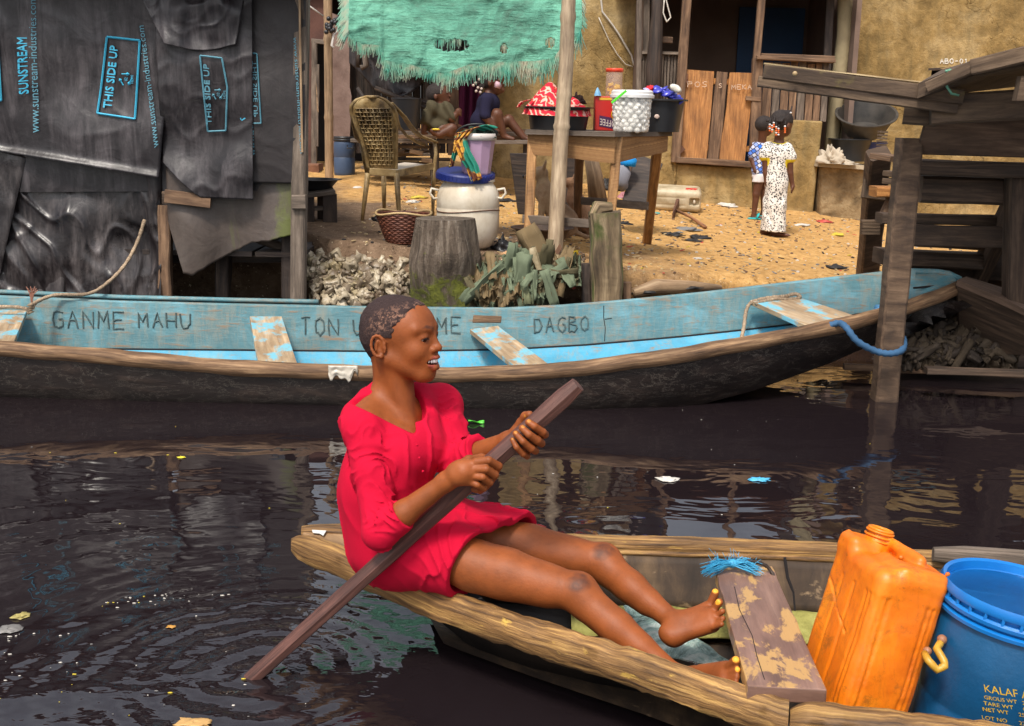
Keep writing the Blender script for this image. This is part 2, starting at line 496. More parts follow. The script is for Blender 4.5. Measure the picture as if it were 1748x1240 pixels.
M_skin = skin_mat('skin_brown', (0.285, 0.074, 0.016), (0.060, 0.020, 0.011), (0.27, 0.055, 0.04), (0.80, 0.36, 0.03), 0.56)
M_hair = None
def hair_mat():
    m, nt, b = newmat('short_hair'); v = coordn(nt, 'Object')
    n1 = noise(nt, v, 90, 4, 0.7, 0.6)
    at = nt.nodes.new('ShaderNodeAttribute'); at.attribute_name = 'tint'
    sp = nt.nodes.new('ShaderNodeSeparateColor'); nt.links.new(at.outputs['Color'], sp.inputs[0])
    th = math2(nt, 'MULTIPLY', sp.outputs[0], ramp(nt, n1, [(0.48, (0, 0, 0)), (0.60, (1, 1, 1))]))
    n3 = noise(nt, v, 300, 3, 0.7)
    c = mixc(nt, n3, (0.012, 0.007, 0.007), (0.062, 0.036, 0.034))
    c = mixc(nt, math2(nt, 'MULTIPLY', th, 0.75), c, (0.32, 0.17, 0.115))
    nt.links.new(c, b.inputs['Base Color']); b.inputs['Roughness'].default_value = 0.8; b.inputs['Specular IOR Level'].default_value = 0.25
    bumpn(nt, b, n3, 0.9, 0.003)
    return m
M_hair = hair_mat()
M_white, _, _b = newmat('tooth_white'); _b.inputs['Base Color'].default_value = (0.95, 0.92, 0.88, 1); _b.inputs['Roughness'].default_value = 0.25
M_eye, _nt, _b = newmat('eye_white'); _b.inputs['Roughness'].default_value = 0.12
_b.inputs['Base Color'].default_value = (0.30, 0.21, 0.17, 1)
M_iris, _, _b = newmat('dark_iris'); _b.inputs['Base Color'].default_value = (0.012, 0.005, 0.003, 1); _b.inputs['Roughness'].default_value = 0.08

def eyes(parent, fr, s, pos, r, dirn):
    """two eyeballs with iris; dirn local gaze"""
    for sd in (-1, 1):
        m = MB(); c = fr.p(pos[0] * s, sd * pos[1] * s, pos[2] * s); g = fr.d(*dirn).normalized()
        m.ball(c, r * s, 16, 12, axis=g); e = m.build('eye', M_eye, parent, True)
        m = MB(); m.ball(c + g * r * s * 0.62, (r * s * 0.68, r * s * 0.68, r * s * 0.46), 12, 8, axis=g); m.build('iris', M_iris, e, True)

# ------------------------------------------------------------------ world and light
w = bpy.data.worlds.new('World'); scene.world = w; w.use_nodes = True
nt = w.node_tree; bg = nt.nodes['Background']
sky = nt.nodes.new('ShaderNodeTexSky'); sky.sky_type = 'NISHITA'; sky.sun_disc = False
SUN_EL, SUN_AZ = math.radians(56), math.radians(200)      # behind-left of the camera
sky.sun_elevation = SUN_EL; sky.sun_rotation = SUN_AZ; sky.air_density = 1.0; sky.dust_density = 4.0; sky.ozone_density = 1.0
hs = nt.nodes.new('ShaderNodeHueSaturation'); hs.inputs['Saturation'].default_value = 0.38; hs.inputs['Value'].default_value = 1.0
nt.links.new(sky.outputs[0], hs.inputs['Color'])
tc = nt.nodes.new('ShaderNodeTexCoord'); cl = noise(nt, tc.outputs['Generated'], 3.0, 6, 0.6, 0.3)
cc = ramp(nt, cl, [(0.35, (1.05, 1.07, 1.12)), (0.65, (1.75, 1.72, 1.68))])
mm = mixc(nt, 1.0, hs.outputs[0], cc, 'MULTIPLY')
nt.links.new(mm, bg.inputs[0]); bg.inputs[1].default_value = 0.118
sun = bpy.data.lights.new('sun', 'SUN'); sun.energy = 2.5; sun.angle = math.radians(9); sun.color = (1.0, 0.93, 0.82)
so = bpy.data.objects.new('sun', sun); C.objects.link(so)
sd_ = V((math.sin(SUN_AZ) * math.cos(SUN_EL), math.cos(SUN_AZ) * math.cos(SUN_EL), math.sin(SUN_EL)))
so.rotation_euler = sd_.to_track_quat('Z', 'Y').to_euler(); so.location = (0, -5, 12)
scene.view_settings.view_transform = 'Standard'; scene.view_settings.look = 'None'; scene.view_settings.exposure = EXPO
scene.view_settings.gamma = 1; scene.view_settings.use_curve_mapping = False

# ------------------------------------------------------------------ ground
def sst(a, b, x):
    t = min(1, max(0, (x - a) / (b - a))); return t * t * (3 - 2 * t)
def bank(X):
    """distance of the bank edge for a given X"""
    return 7.12 + 0.10 * mnoise.noise(V((X * 1.3, 3, 0))) + 0.9 * sst(-1.15, -1.6, X) + 0.45 * sst(1.5, 2.3, X)
def gz(X, Y):
    base = 0.50 - 0.08 * (max(-1.0, min(4.5, X)) - 0.5) + (0.05 + 0.02 * sst(0, 2, X)) * max(0, min(4, Y - 9.2))
    base += 0.022 * mnoise.noise(V((X * 1.7, Y * 1.7, 0))) + 0.010 * mnoise.noise(V((X * 6, Y * 6, 2)))
    e = bank(X)
    soft = 0.12 + 0.5 * sst(0.6, 1.4, X)
    t = sst(e - soft * 0.6, e + soft * 0.9, Y)
    return -0.55 + (base + 0.55) * t
def GP(px, py):
    r = ray(px, py); y = 8.0
    lo, hi = 6.2, 16.0
    for _ in range(40):
        mid = (lo + hi) / 2; p = CAM + r * (mid / r.y)
        if p.z > gz(p.x, mid): lo = mid
        else: hi = mid
    p = CAM + r * (lo / r.y); return V((p.x, p.y, gz(p.x, p.y)))
M_sand, nt, b = newmat('sandy_ground')
v = coordn(nt, 'Object')
n1 = noise(nt, v, 1.3, 8, 0.62, 0.3); n2 = noise(nt, v, 14, 8, 0.7, 0.4); n3 = noise(nt, v, 70, 5, 0.6)
c = ramp(nt, n2, [(0.25, (0.20, 0.105, 0.038)), (0.48, (0.53, 0.30, 0.105)), (0.75, (0.68, 0.425, 0.175))])
# trodden grey-brown mud on the left and along the middle
sx = nt.nodes.new('ShaderNodeSeparateXYZ'); nt.links.new(v, sx.inputs[0])
mx = math2(nt, 'ADD', math2(nt, 'MULTIPLY', sx.outputs[0], -0.55), math2(nt, 'MULTIPLY', math2(nt, 'SUBTRACT', n1, 0.5), 2.6))
mx = math2(nt, 'ADD', mx, math2(nt, 'MULTIPLY', math2(nt, 'SUBTRACT', 8.6, sx.outputs[1]), 0.45))
f = ramp(nt, math2(nt, 'ADD', mx, 0.55), [(0.3, (0, 0, 0)), (0.95, (1, 1, 1))])
mud = ramp(nt, n2, [(0.3, (0.11, 0.068, 0.042)), (0.7, (0.27, 0.18, 0.115))])
c = mixc(nt, f, c, mud)
sp = ramp(nt, noise(nt, v, 42, 3, 0.5), [(0.28, (0.25, 0.2, 0.17)), (0.36, (1, 1, 1))]); c = mixc(nt, 0.75, c, sp, 'MULTIPLY')
sp2 = ramp(nt, noise(nt, v, 55, 2, 0.5), [(0.68, (0, 0, 0)), (0.72, (1, 1, 1))]); c = mixc(nt, sp2, c, (0.62, 0.5, 0.33))
right_dark = math2(nt, 'MULTIPLY', math2(nt, 'MINIMUM', math2(nt, 'MAXIMUM', math2(nt, 'SUBTRACT', sx.outputs[0], 1.8), 0), 0.7), -0.5); wet_dark = ramp(nt, math2(nt, 'ADD', math2(nt, 'ADD', math2(nt, 'ADD', sx.outputs[2], right_dark), math2(nt, 'MULTIPLY', n1, 0.12)), math2(nt, 'MULTIPLY', math2(nt, 'MAXIMUM', math2(nt, 'SUBTRACT', sx.outputs[1], 7.5), 0), 0.8)), [(0.34, (0.10, 0.08, 0.07)), (0.50, (1, 1, 1))]); c = mixc(nt, 1.0, c, wet_dark, 'MULTIPLY')  # damp bank soil; right side coloured darker to mute its reflection
nt.links.new(c, b.inputs['Base Color']); b.inputs['Roughness'].default_value = 0.95; b.inputs['Specular IOR Level'].default_value = 0.15
bumpn(nt, b, math2(nt, 'ADD', n2, math2(nt, 'MULTIPLY', n3, 0.4)), 0.9, 0.03)
def build_ground():
    m = MB()
    xs = [-60, -30, -14, -8] + [-5 + i * 0.07 for i in range(158)] + [8, 14, 30, 60]
    ys = [4.2, 5.2] + [6.3 + i * 0.055 for i in range(120)] + [13.6, 15, 18, 25, 40, 90]
    for y in ys:
        for x in xs: m.v.append((x, y, gz(x, y)))
    nx = len(xs)
    for j in range(len(ys) - 1):
        for i in range(nx - 1):
            A = j * nx + i; m.face((A, A + 1, A + nx + 1, A + nx), [(0, 0), (1, 0), (1, 1), (0, 1)])
    o = m.build('ground', M_sand, None, True); o['kind'] = 'structure'
build_ground()

# ------------------------------------------------------------------ water
M_water, nt, b = newmat('black_canal_water')
v = coordn(nt, 'Object')
b.inputs['Base Color'].default_value = (0.0125, 0.0085, 0.0100, 1); b.inputs['Roughness'].default_value = 0.015
b.inputs['IOR'].default_value = 1.72; b.inputs['Specular IOR Level'].default_value = 0.5
PE = PZ(440, 1147, 0.0)
def ringfield(nt, cx, cy, freq, decay, amp, warp=0.0):
    sub = nt.nodes.new('ShaderNodeVectorMath'); sub.operation = 'SUBTRACT'; sub.inputs[1].default_value = (cx, cy, 0)
    nt.links.new(nt.nodes['Mapping'].outputs[0] if False else v, sub.inputs[0])
    ln = nt.nodes.new('ShaderNodeVectorMath'); ln.operation = 'LENGTH'; nt.links.new(sub.outputs[0], ln.inputs[0])
    d = math2(nt, 'ADD', ln.outputs['Value'], math2(nt, 'MULTIPLY', noise(nt, v, 4, 3), warp))
    s = math2(nt, 'SINE', math2(nt, 'MULTIPLY', d, freq))
    e = math2(nt, 'POWER', 2.718, math2(nt, 'MULTIPLY', d, -decay))
    return math2(nt, 'MULTIPLY', math2(nt, 'MULTIPLY', s, e), amp)
r1 = ringfield(nt, PE.x, PE.y, 64, 2.8, 0.0042, 0.14)
pp = PZ(150, 1000, 0); r2 = ringfield(nt, pp.x, pp.y, 26, 1.4, 0.0010, 0.20)
pq = PZ(1600, 800, 0); r3 = ringfield(nt, pq.x, pq.y, 60, 3.5, 0.0005, 0.06)
g1 = noise(nt, coordn(nt, 'Object', (1, 1.5, 1)), 2.2, 3, 0.5, 0.4); g2 = noise(nt, coordn(nt, 'Object', (1, 1.6, 1)), 11, 3, 0.5, 0.5)
# rougher close to the paddle and the stern, calmer further away
sub = nt.nodes.new('ShaderNodeVectorMath'); sub.operation = 'DISTANCE'; sub.inputs[1].default_value = (PE.x + 0.1, PE.y, 0); nt.links.new(v, sub.inputs[0])
near = ramp(nt, sub.outputs['Value'], [(0.12, (1, 1, 1)), (0.85, (0.035, 0.035, 0.035))])
hsum = math2(nt, 'ADD', math2(nt, 'ADD', r1, r2), r3)
hsum = math2(nt, 'ADD', hsum, math2(nt, 'MULTIPLY', g1, 0.0070))
hsum = math2(nt, 'ADD', hsum, math2(nt, 'MULTIPLY', math2(nt, 'MULTIPLY', g2, near), 0.0032))
bumpn(nt, b, hsum, 1.0, 1.0)
m = MB()
m.v = [(-80, -20, 0), (80, -20, 0), (80, 60, 0), (-80, 60, 0)]; m.face((0, 1, 2, 3), [(0, 0), (1, 0), (1, 1), (0, 1)])
o = m.build('water', M_water); o['kind'] = 'structure'

# ------------------------------------------------------------------ shared woods
W_grey = wood('weathered_grey_wood', (0.045, 0.035, 0.028), (0.135, 0.105, 0.082), (0.25, 0.20, 0.16), (3, 50, 1), 0.85, 0.7)
W_brown = wood('weathered_brown_wood', (0.055, 0.030, 0.018), (0.16, 0.092, 0.052), (0.29, 0.18, 0.105), (3, 50, 1), 0.8, 0.7)
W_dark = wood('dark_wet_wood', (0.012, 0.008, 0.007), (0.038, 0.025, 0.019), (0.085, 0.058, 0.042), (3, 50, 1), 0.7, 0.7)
W_new = wood('yellow_table_wood', (0.17, 0.085, 0.030), (0.34, 0.175, 0.065), (0.50, 0.29, 0.12), (4, 60, 1), 0.7, 0.5, saw=0.5)
W_orange = wood('orange_door_wood', (0.22, 0.088, 0.022), (0.42, 0.18, 0.048), (0.56, 0.27, 0.085), (4, 60, 1), 0.65, 0.5, saw=0.8)
W_bamboo = wood('bamboo_culm', (0.22, 0.155, 0.10), (0.37, 0.275, 0.18), (0.52, 0.41, 0.28), (5, 40, 1), 0.55, 0.25)
W_pole = wood('pale_round_pole', (0.16, 0.10, 0.055), (0.32, 0.21, 0.12), (0.46, 0.33, 0.20), (3, 40, 1), 0.7, 0.4)
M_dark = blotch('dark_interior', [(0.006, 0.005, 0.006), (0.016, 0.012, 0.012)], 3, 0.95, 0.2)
def plain(name, col, rough=0.5, metal=0.0, spec=0.5):
    m, nt, b = newmat(name); b.inputs['Roughness'].default_value = rough; b.inputs['Metallic'].default_value = metal; b.inputs['Specular IOR Level'].default_value = spec
    v = coordn(nt, 'Object'); n1 = noise(nt, v, 18, 6, 0.65)
    c = mixc(nt, n1, tuple(x * 0.72 for x in col), tuple(min(1, x * 1.12) for x in col)); nt.links.new(c, b.inputs['Base Color'])
    bumpn(nt, b, noise(nt, v, 60, 4), 0.12, 0.003)
    return m
M_black = plain('black_plastic', (0.018, 0.018, 0.020), 0.38)
M_blackrub = plain('black_litter', (0.02, 0.017, 0.016), 0.6)
M_rope = wood('rope_fibre', (0.16, 0.11, 0.07), (0.34, 0.25, 0.17), (0.5, 0.4, 0.28), (120, 20, 1), 0.9, 0.9)
# ------------------------------------------------------------------ text helpers
def text_geo(body, size, extrude=0.0):
    cu = bpy.data.curves.new('t', 'FONT'); cu.body = body; cu.size = size; cu.resolution_u = 2
    ob = bpy.data.objects.new('t', cu); C.objects.link(ob)
    bpy.context.view_layer.update()
    me = bpy.data.meshes.new_from_object(ob.evaluated_get(bpy.context.evaluated_depsgraph_get()))
    vs = [v.co.copy() for v in me.vertices]; fs = [tuple(p.vertices) for p in me.polygons]
    bpy.data.objects.remove(ob); bpy.data.curves.remove(cu); bpy.data.meshes.remove(me)
    xs = [v.x for v in vs]; ys = [v.y for v in vs]
    w, hgt = max(xs) - min(xs), max(ys) - min(ys)
    return [((v.x - min(xs)) / w, (v.y - min(ys)) / hgt) for v in vs], fs, w / hgt
def text_on(name, body, mapfn, m, parent):
    """text normalised to the unit square, each vertex placed by mapfn(s, t)"""
    vs, fs, asp = text_geo(body, 1.0)
    return mesh_obj(name, [tuple(mapfn(a, b)) for a, b in vs], fs, m, parent)
GLY = {'G': [[(1, .85), (.6, 1), (.2, .85), (0, .5), (.2, .1), (.6, 0), (1, .15), (1, .5), (.6, .5)]], 'A': [[(0, 0), (.5, 1), (1, 0)], [(.22, .42), (.78, .42)]],
       'N': [[(0, 0), (0, 1), (1, 0), (1, 1)]], 'M': [[(0, 0), (.05, 1), (.5, .35), (.95, 1), (1, 0)]], 'E': [[(1, 1), (0, 1), (0, 0), (1, 0)], [(0, .5), (.8, .5)]],
       'H': [[(0, 0), (0, 1)], [(1, 0), (1, 1)], [(0, .5), (1, .5)]], 'U': [[(0, 1), (0, .3), (.3, 0), (.7, 0), (1, .3), (1, 1)]], 'T': [[(0, 1), (1, 1)], [(.5, 1), (.5, 0)]],
       'O': [[(.5, 1), (.1, .8), (0, .5), (.1, .2), (.5, 0), (.9, .2), (1, .5), (.9, .8), (.5, 1)]], 'D': [[(0, 0), (0, 1), (.6, .9), (1, .5), (.6, .1), (0, 0)]],
       'B': [[(0, 0), (0, 1), (.7, .95), (.8, .7), (0, .52), (.9, .45), (1, .2), (.7, 0), (0, 0)]], 'P': [[(0, 0), (0, 1), (.8, .95), (.9, .65), (0, .5)]], 'S': [[(1, .9), (.5, 1), (.1, .8), (.3, .55), (.8, .45), (.9, .2), (.5, 0), (0, .1)]],
       'K': [[(0, 0), (0, 1)], [(.9, 1), (0, .5), (1, 0)]], 'R': [[(0, 0), (0, 1), (.8, .9), (.7, .6), (0, .5), (.9, 0)]], '-': [[(0.1, .5), (.9, .5)]], '0': [[(.5, 1), (.1, .7), (.1, .3), (.5, 0), (.9, .3), (.9, .7), (.5, 1)]],
       '1': [[(.2, .8), (.5, 1), (.5, 0)]], 'W': [[(0, 1), (.25, 0), (.5, .7), (.75, 0), (1, 1)]], 'C': [[(1, .85), (.6, 1), (.2, .85), (0, .5), (.2, .1), (.6, 0), (1, .15)]], '2': [[(0, .8), (.5, 1), (.9, .75), (0, 0), (1, 0)]], 'e': [[(0, .4), (1, .4), (.8, .75), (.3, .75), (0, .4), (.3, 0), (1, .1)]]}
def strokes(m, body, mapfn, r, adv=1.45, wob=0.03, wid=None):
    """hand-cut letters as thin tubes; mapfn(s, t): s runs 0..1 over the whole string, t 0..1 over the letter height"""
    n = len(body); W = n * adv - (adv - 1); q = random.Random(len(body) * 7 + ord(body[0]))
    for i, ch in enumerate(body):
        for st in GLY.get(ch, []):
            pts = []
            for k in range(len(st) - 1):
                for t in (0, .5): pts.append((st[k][0] + (st[k + 1][0] - st[k][0]) * t, st[k][1] + (st[k + 1][1] - st[k][1]) * t))
            pts.append(st[-1])
            m.tube([mapfn((i * adv + x + q.uniform(-wob, wob)) / W, y + q.uniform(-wob, wob)) for x, y in pts], r, 4)

# ------------------------------------------------------------------ plastic shack on the left
def plastic(name, base, streak, rough=(0.22, 0.5), ssc=1.0, moss=False):
    m, nt, b = newmat(name)
    v = coordn(nt, 'Object', (3.0, 3.0, 0.9)); n1 = noise(nt, v, 1.6 * ssc, 10, 0.7, 0.6)
    v2 = coordn(nt, 'Object', (14, 14, 1.6)); n2 = noise(nt, v2, 1.4, 8, 0.7, 0.2)
    v3 = coordn(nt, 'Object'); n3 = noise(nt, v3, 7, 9, 0.72, 0.8)
    f = math2(nt, 'MULTIPLY', ramp(nt, n1, [(0.42, (0, 0, 0)), (0.72, (1, 1, 1))]), ramp(nt, n2, [(0.38, (0, 0, 0)), (0.70, (1, 1, 1))]))
    c = mixc(nt, ramp(nt, n3, [(0.3, (0, 0, 0)), (0.75, (1, 1, 1))]), base, tuple(x * 2.1 for x in base)); c = mixc(nt, f, c, streak)
    if moss:
        sx = nt.nodes.new('ShaderNodeSeparateXYZ'); nt.links.new(v3, sx.inputs[0])
        g = math2(nt, 'ADD', math2(nt, 'MULTIPLY', math2(nt, 'ADD', sx.outputs[0], -0.42), 1.9), math2(nt, 'MULTIPLY', math2(nt, 'SUBTRACT', n1, 0.5), 3.6))
        c = mixc(nt, ramp(nt, g, [(0.35, (0, 0, 0)), (0.85, (0.9, 0.9, 0.9))]), c, (0.105, 0.120, 0.026))
    nt.links.new(c, b.inputs['Base Color'])
    r = ramp(nt, n3, [(0.3, (rough[0],) * 3), (0.7, (rough[1],) * 3)]); nt.links.new(r, b.inputs['Roughness'])
    b.inputs['Specular IOR Level'].default_value = 0.5
    n4 = noise(nt, coordn(nt, 'Object', (1, 1, 1)), 6, 4, 0.5, 1.0)
    n5 = noise(nt, v3, 38, 5, 0.6, 0.6)
    bumpn(nt, b, math2(nt, 'ADD', n4, math2(nt, 'MULTIPLY', n5, 0.10)), 0.35, 0.02)
    return m
M_pl = plastic('black_plastic_sheet', (0.0070, 0.0050, 0.0060), (0.15, 0.13, 0.135), (0.30, 0.55))
M_pl2 = plastic('crumpled_plastic_sheet', (0.0075, 0.0055, 0.0060), (0.20, 0.170, 0.165), (0.20, 0.46), 1.3)
M_pl3 = plastic('old_grey_plastic_sheet', (0.046, 0.034, 0.028), (0.10, 0.08, 0.065), (0.4, 0.6), 1.0, True)
M_ink = plain('cyan_print', (0.055, 0.44, 0.66), 0.5)
M_ink2 = plain('faded_print', (0.10, 0.28, 0.36), 0.6)

def pxgrid(corn, Y, fold):
    """surface through four picture-corner directions at distance Y, displaced by fold(p)"""
    a, b, c, d = [PY(x, y, Y + (dy if True else 0)) for (x, y, dy) in corn]   # tl tr br bl
    def fn(u, v, raw=False):
        p = (a * (1 - u) + b * u) * (1 - v) + (d * (1 - u) + c * u) * v
        if not raw:
            q = fold(p, u, v); p = p + V((0.2 * q, -q, 0.1 * q))
        return p
    return fn
def ridges(p, sc, seed=0, aniso=(1, 1, 1)):
    q = V((p.x * sc * aniso[0] + seed, p.y * sc + seed * 2.3, p.z * sc * aniso[2]))
    w = mnoise.noise_vector(q * 0.6) * 0.6
    a = mnoise.noise(q + w) * 2.6; return 1 - min(1, math.sqrt(a * a + .012) - .03)
def build_shack():
    root = thing('plastic_shack', 'stilt shack clad in black printed plastic sheets at the left of the water', 'shack', PY(300, 505, 7.0))
    Y0 = 6.95
    def sheet(name, corn, amp, sc, seed, m, nu, nv, edge=None, vert=0.0, pull=None, Y=Y0, smooth=True, fn2=None):
        def fold(p, u, v):
            w3 = V((p.x * sc + seed, seed, p.z * sc)); q = amp * (1.5 * mnoise.noise(w3) + .7 * mnoise.noise(w3 * 2.4 + V((9, 0, 0))) + 0.30 * ridges(p, sc * .8, seed) ** 2 + 0.24 * ridges(p, sc * 2.4, seed + 9) ** 3)
            if vert: q += vert * ridges(V((p.x, p.y, p.z * 0.25)), sc * 1.8, seed + 4) ** 2
            if pull: q += pull(u, v)
            return q
        fn = pxgrid(corn, Y, fold)
        def fne(u, v):
            if edge: u2, v2 = edge(u, v)
            else: u2, v2 = u, v
            p = fn(u2, v2)
            return p
        mb = MB(); mb.grid(fne, nu, nv)
        o = mb.build(name, m, root, True); solidify(o, 0.003, 1.0)
        return o, fn
    # wall core behind the sheets, tall as the shack itself
    mb = MB()
    a = PY(-560, -20, Y0 + .05); 
    top = 2.10
    for x0, x1 in ((-560, 519),):
        p0, p1 = PY(x0, 500, Y0 + 0.045), PY(x1, 500, Y0 + 0.045)
        mb.slab([V((p0.x, p0.y, 0.85)), V((p1.x - 0.03, p1.y, 0.95)), V((p1.x + 0.03, p1.y, top)), V((p0.x, p0.y, top + 0.05))], 0.03, V((0, -1, 0)))
    mb.build('wall', M_pl, root)
    mb = MB()      # side wall running back and roof
    p1 = PY(519, 300, Y0 + 0.06)
    mb.slab([V((p1.x - .01, p1.y, 0.55)), V((p1.x - .75, p1.y + 2.2, 0.55)), V((p1.x - .75, p1.y + 2.2, top - 0.2)), V((p1.x - .01, p1.y, top))], 0.02)
    mb.build('side_wall', M_pl, root)
    mb = MB(); p0 = PY(-560, 500, Y0); mb.slab([V((p0.x, Y0 - 0.25, top + 0.08)), V((p1.x + 0.12, Y0 - 0.25, top + 0.03)), V((p1.x - 0.6, Y0 + 2.5, top - 0.15)), V((p0.x, Y0 + 2.5, top - 0.1))], 0.03)
    mb.build('roof', plain('rusty_roof', (0.12, 0.06, 0.035), 0.8), root)
    # main left sheet
    oA, fA = sheet('plastic_sheet', [(-560, -14, 0), (300, -14, 0), (272, 305, 0), (-540, 168, 0)], 0.030, 1.3, 1, M_pl, 150, 90, None, 0.010, lambda u, v: 0.03 * math.exp(-((v - 1) / 0.03) ** 2))
    # centre sheet, draped lower edge
    def eB(u, v):
        lo = 1 - 0.17 * max(0, 1 - u / .42) ** 1.3 - .025 * u
        return u, v * (1 - (1 - lo) * sst(0.5, 1, v))
    oB, fB = sheet('plastic_sheet', [(262, -14, -.03), (430, -14, -.03), (432, 350, -.05), (280, 335, -.03)], 0.040, 2.0, 21, M_pl, 70, 110, eB, 0.014)
    oC, fC = sheet('plastic_sheet', [(408, -14, -.01), (522, -14, 0), (519, 314, 0), (430, 312, -.01)], 0.012, 1.6, 33, plastic('flat_plastic_sheet', (0.011, 0.0080, 0.0082), (0.040, 0.033, 0.031), (0.45, 0.65)), 40, 100)
    # folded top piece overhanging the centre sheet
    sheet('plastic_sheet', [(236, -14, -.07), (418, -14, -.07), (400, 88, -.09), (284, 84, -.09)], 0.04, 3.0, 41, M_pl, 60, 60, lambda u, v: (u, v * (1 - 0.12 * (1 - math.sin(PI * min(1, u * 0.9 + .1))) * sst(0.6, 1, v))), 0.02)
    # lower crumpled sheets
    sheet('plastic_sheet', [(-560, 120, .04), (45, 266, .04), (0, 470, .02), (-560, 450, .02)], 0.040, 1.6, 51, M_pl2, 70, 40)
    sheet('plastic_sheet', [(30, 262, .03), (276, 272, .01), (274, 516, .02), (-15, 520, .03)], 0.050, 1.6, 66, M_pl2, 90, 80, None, 0.0, lambda u, v: 0.05 * ridges(V(((u - 1) * 3.4 * (0.3 + v), 0, (v + u) * 0.9)), 2.2, 5) ** 3 * .5 + 0.05 * math.exp(-((u - v * 0.1 - .93) / 0.05) ** 2) - 0.04)
    sheet('plastic_sheet', [(-560, 430, .06), (110, 470, .06), (110, 522, .05), (-560, 530, .05)], 0.03, 2.0, 71, M_pl2, 60, 12)
    # hanging grey sheet with moss, ragged lower edge
    def eD(u, v):
        pr = [(0, 0.50), (0.10, 0.98), (0.17, 1.0), (0.35, 0.86), (0.62, 0.68), (0.75, 0.66), (0.92, 0.60), (0.97, 0.50), (1, 0.38)]
        for k in range(len(pr) - 1):
            if pr[k][0] <= u <= pr[k + 1][0]:
                t = (u - pr[k][0]) / (pr[k + 1][0] - pr[k][0]); e = pr[k][1] + (pr[k + 1][1] - pr[k][1]) * t; break
        return u, v * (e + 0.012 * mnoise.noise(V((u * 22, 0, 0))))
    def foldD(p, u, v): return 0.04 * ridges(p, 1.8, 80) ** 2 + 0.05 * math.sin(u * 9 + v) * v
    fn = pxgrid([(284, 285, .05), (505, 300, .05), (520, 470, .03), (292, 470, .05)], Y0, foldD)
    mb = MB(); mb.grid(lambda u, v: fn(*eD(u, v)), 60, 40); o = mb.build('plastic_sheet', M_pl3, root, True); solidify(o, 0.003)
    # boards and stilts
    mb = MB(); mb.beam(PY(282, 335, 6.93), PY(360, 345, 6.93), 0.03, 0.075, jit=0.008); mb.build('board', W_brown, root)
    def stilt(px, pt, pb, y, w, mat, jit=0.01, h=0.09):
        a = PY(px[0], pt, y); b_ = PY(px[1], pb, y); b_ = b_ + (b_ - a) * 0.35
        mb = MB(); mb.beam(b_, a, w, h, up=(0, 1, 0), jit=jit, n=14); mb.build('post', mat, root)
    stilt((283, 283), 350, 512, 7.02, 0.075, W_brown, 0.012)
    stilt((382, 380), 420, 512, 7.3, 0.085, W_dark)
    stilt((497, 498), 330, 512, 7.1, 0.115, W_dark, 0.012)
    stilt((515, 509), -14, 512, 6.99, 0.085, W_grey, 0.005)
    stilt((120, 120), 400, 512, 7.3, 0.09, W_dark); stilt((-200, -200), 400, 512, 7.2, 0.09, W_dark)
    mb = MB(); mb.beam(PY(505, -14, 6.92) + V((0.02, 0, 0)), PY(516, 260, 6.95), 0.012, 0.035, n=8, jit=0.003); mb.build('batten', W_pole, root)
    mb = MB(); mb.beam(PY(500, 345, 6.95), PY(523, 345, 6.95), 0.07, 0.085, up=(0, 0, 1)); mb.beam(PY(290, 352, 7.15), PY(500, 430, 7.25), 0.05, 0.05, jit=0.01); mb.build('board', W_grey, root)
    # darkness under the floor is the space itself; a floor deck of boards closes it
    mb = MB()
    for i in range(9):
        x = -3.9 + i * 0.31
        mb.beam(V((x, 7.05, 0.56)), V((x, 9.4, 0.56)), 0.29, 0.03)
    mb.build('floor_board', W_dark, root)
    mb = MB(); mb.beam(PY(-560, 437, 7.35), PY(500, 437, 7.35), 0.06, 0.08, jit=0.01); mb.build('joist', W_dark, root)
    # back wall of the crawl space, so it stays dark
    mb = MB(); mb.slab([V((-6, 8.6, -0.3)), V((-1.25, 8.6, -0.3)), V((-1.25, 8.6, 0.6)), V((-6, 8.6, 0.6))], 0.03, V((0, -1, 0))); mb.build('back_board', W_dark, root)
    # ---- print on the sheets (words run up the wall, so turned by 90 degrees)
    def onpx(fn_, Y, off):
        def place(px, py):
            # find u,v of the pixel on the flat surface
            r = ray(px, py); u, v = 0.5, 0.5
            for _ in range(12):
                p = fn_(u, v, True); t = p.y / r.y; tgt = CAM + r * t; e = 0.01
                pu = fn_(u + e, v, True) - p; pv = fn_(u, v + e, True) - p; d = tgt - p
                det = pu.x * pv.z - pu.z * pv.x
                u += e * (d.x * pv.z - d.z * pv.x) / det; v += e * (pu.x * d.z - pu.z * d.x) / det
            n = fn_(u, v); return n + V((0, -off, 0))
        return place
    pA, pB, pC = onpx(fA, Y0, 0.012), onpx(fB, Y0, 0.012), onpx(fC, Y0, 0.01)
    def tx(body, place, bl, br, tr, tl, m, par):
        """bl: picture point of the text's lower-left, br: lower-right, ..."""
        def mp(s, t):
            x = (bl[0] * (1 - s) + br[0] * s) * (1 - t) + (tl[0] * (1 - s) + tr[0] * s) * t
            y = (bl[1] * (1 - s) + br[1] * s) * (1 - t) + (tl[1] * (1 - s) + tr[1] * s) * t
            return place(x, y)
        o = text_on('printed_text', body, mp, m, par); return o
    def bold(body, *a):
        pl = a[0]
        tx(body, *a); tx(body, lambda x, y: pl(x + 1.3, y) + V((0, 0.001, 0)), *a[1:])
    def frame(place, pts, m, par, r=0.006):
        mb = MB()
        for i in range(len(pts) - 1):
            (x0, y0), (x1, y1) = pts[i], pts[i + 1]; k = 12
            mb.tube([place(x0 + (x1 - x0) * j / k, y0 + (y1 - y0) * j / k) for j in range(k + 1)], r, 4)
        mb.build('printed_frame', m, par)
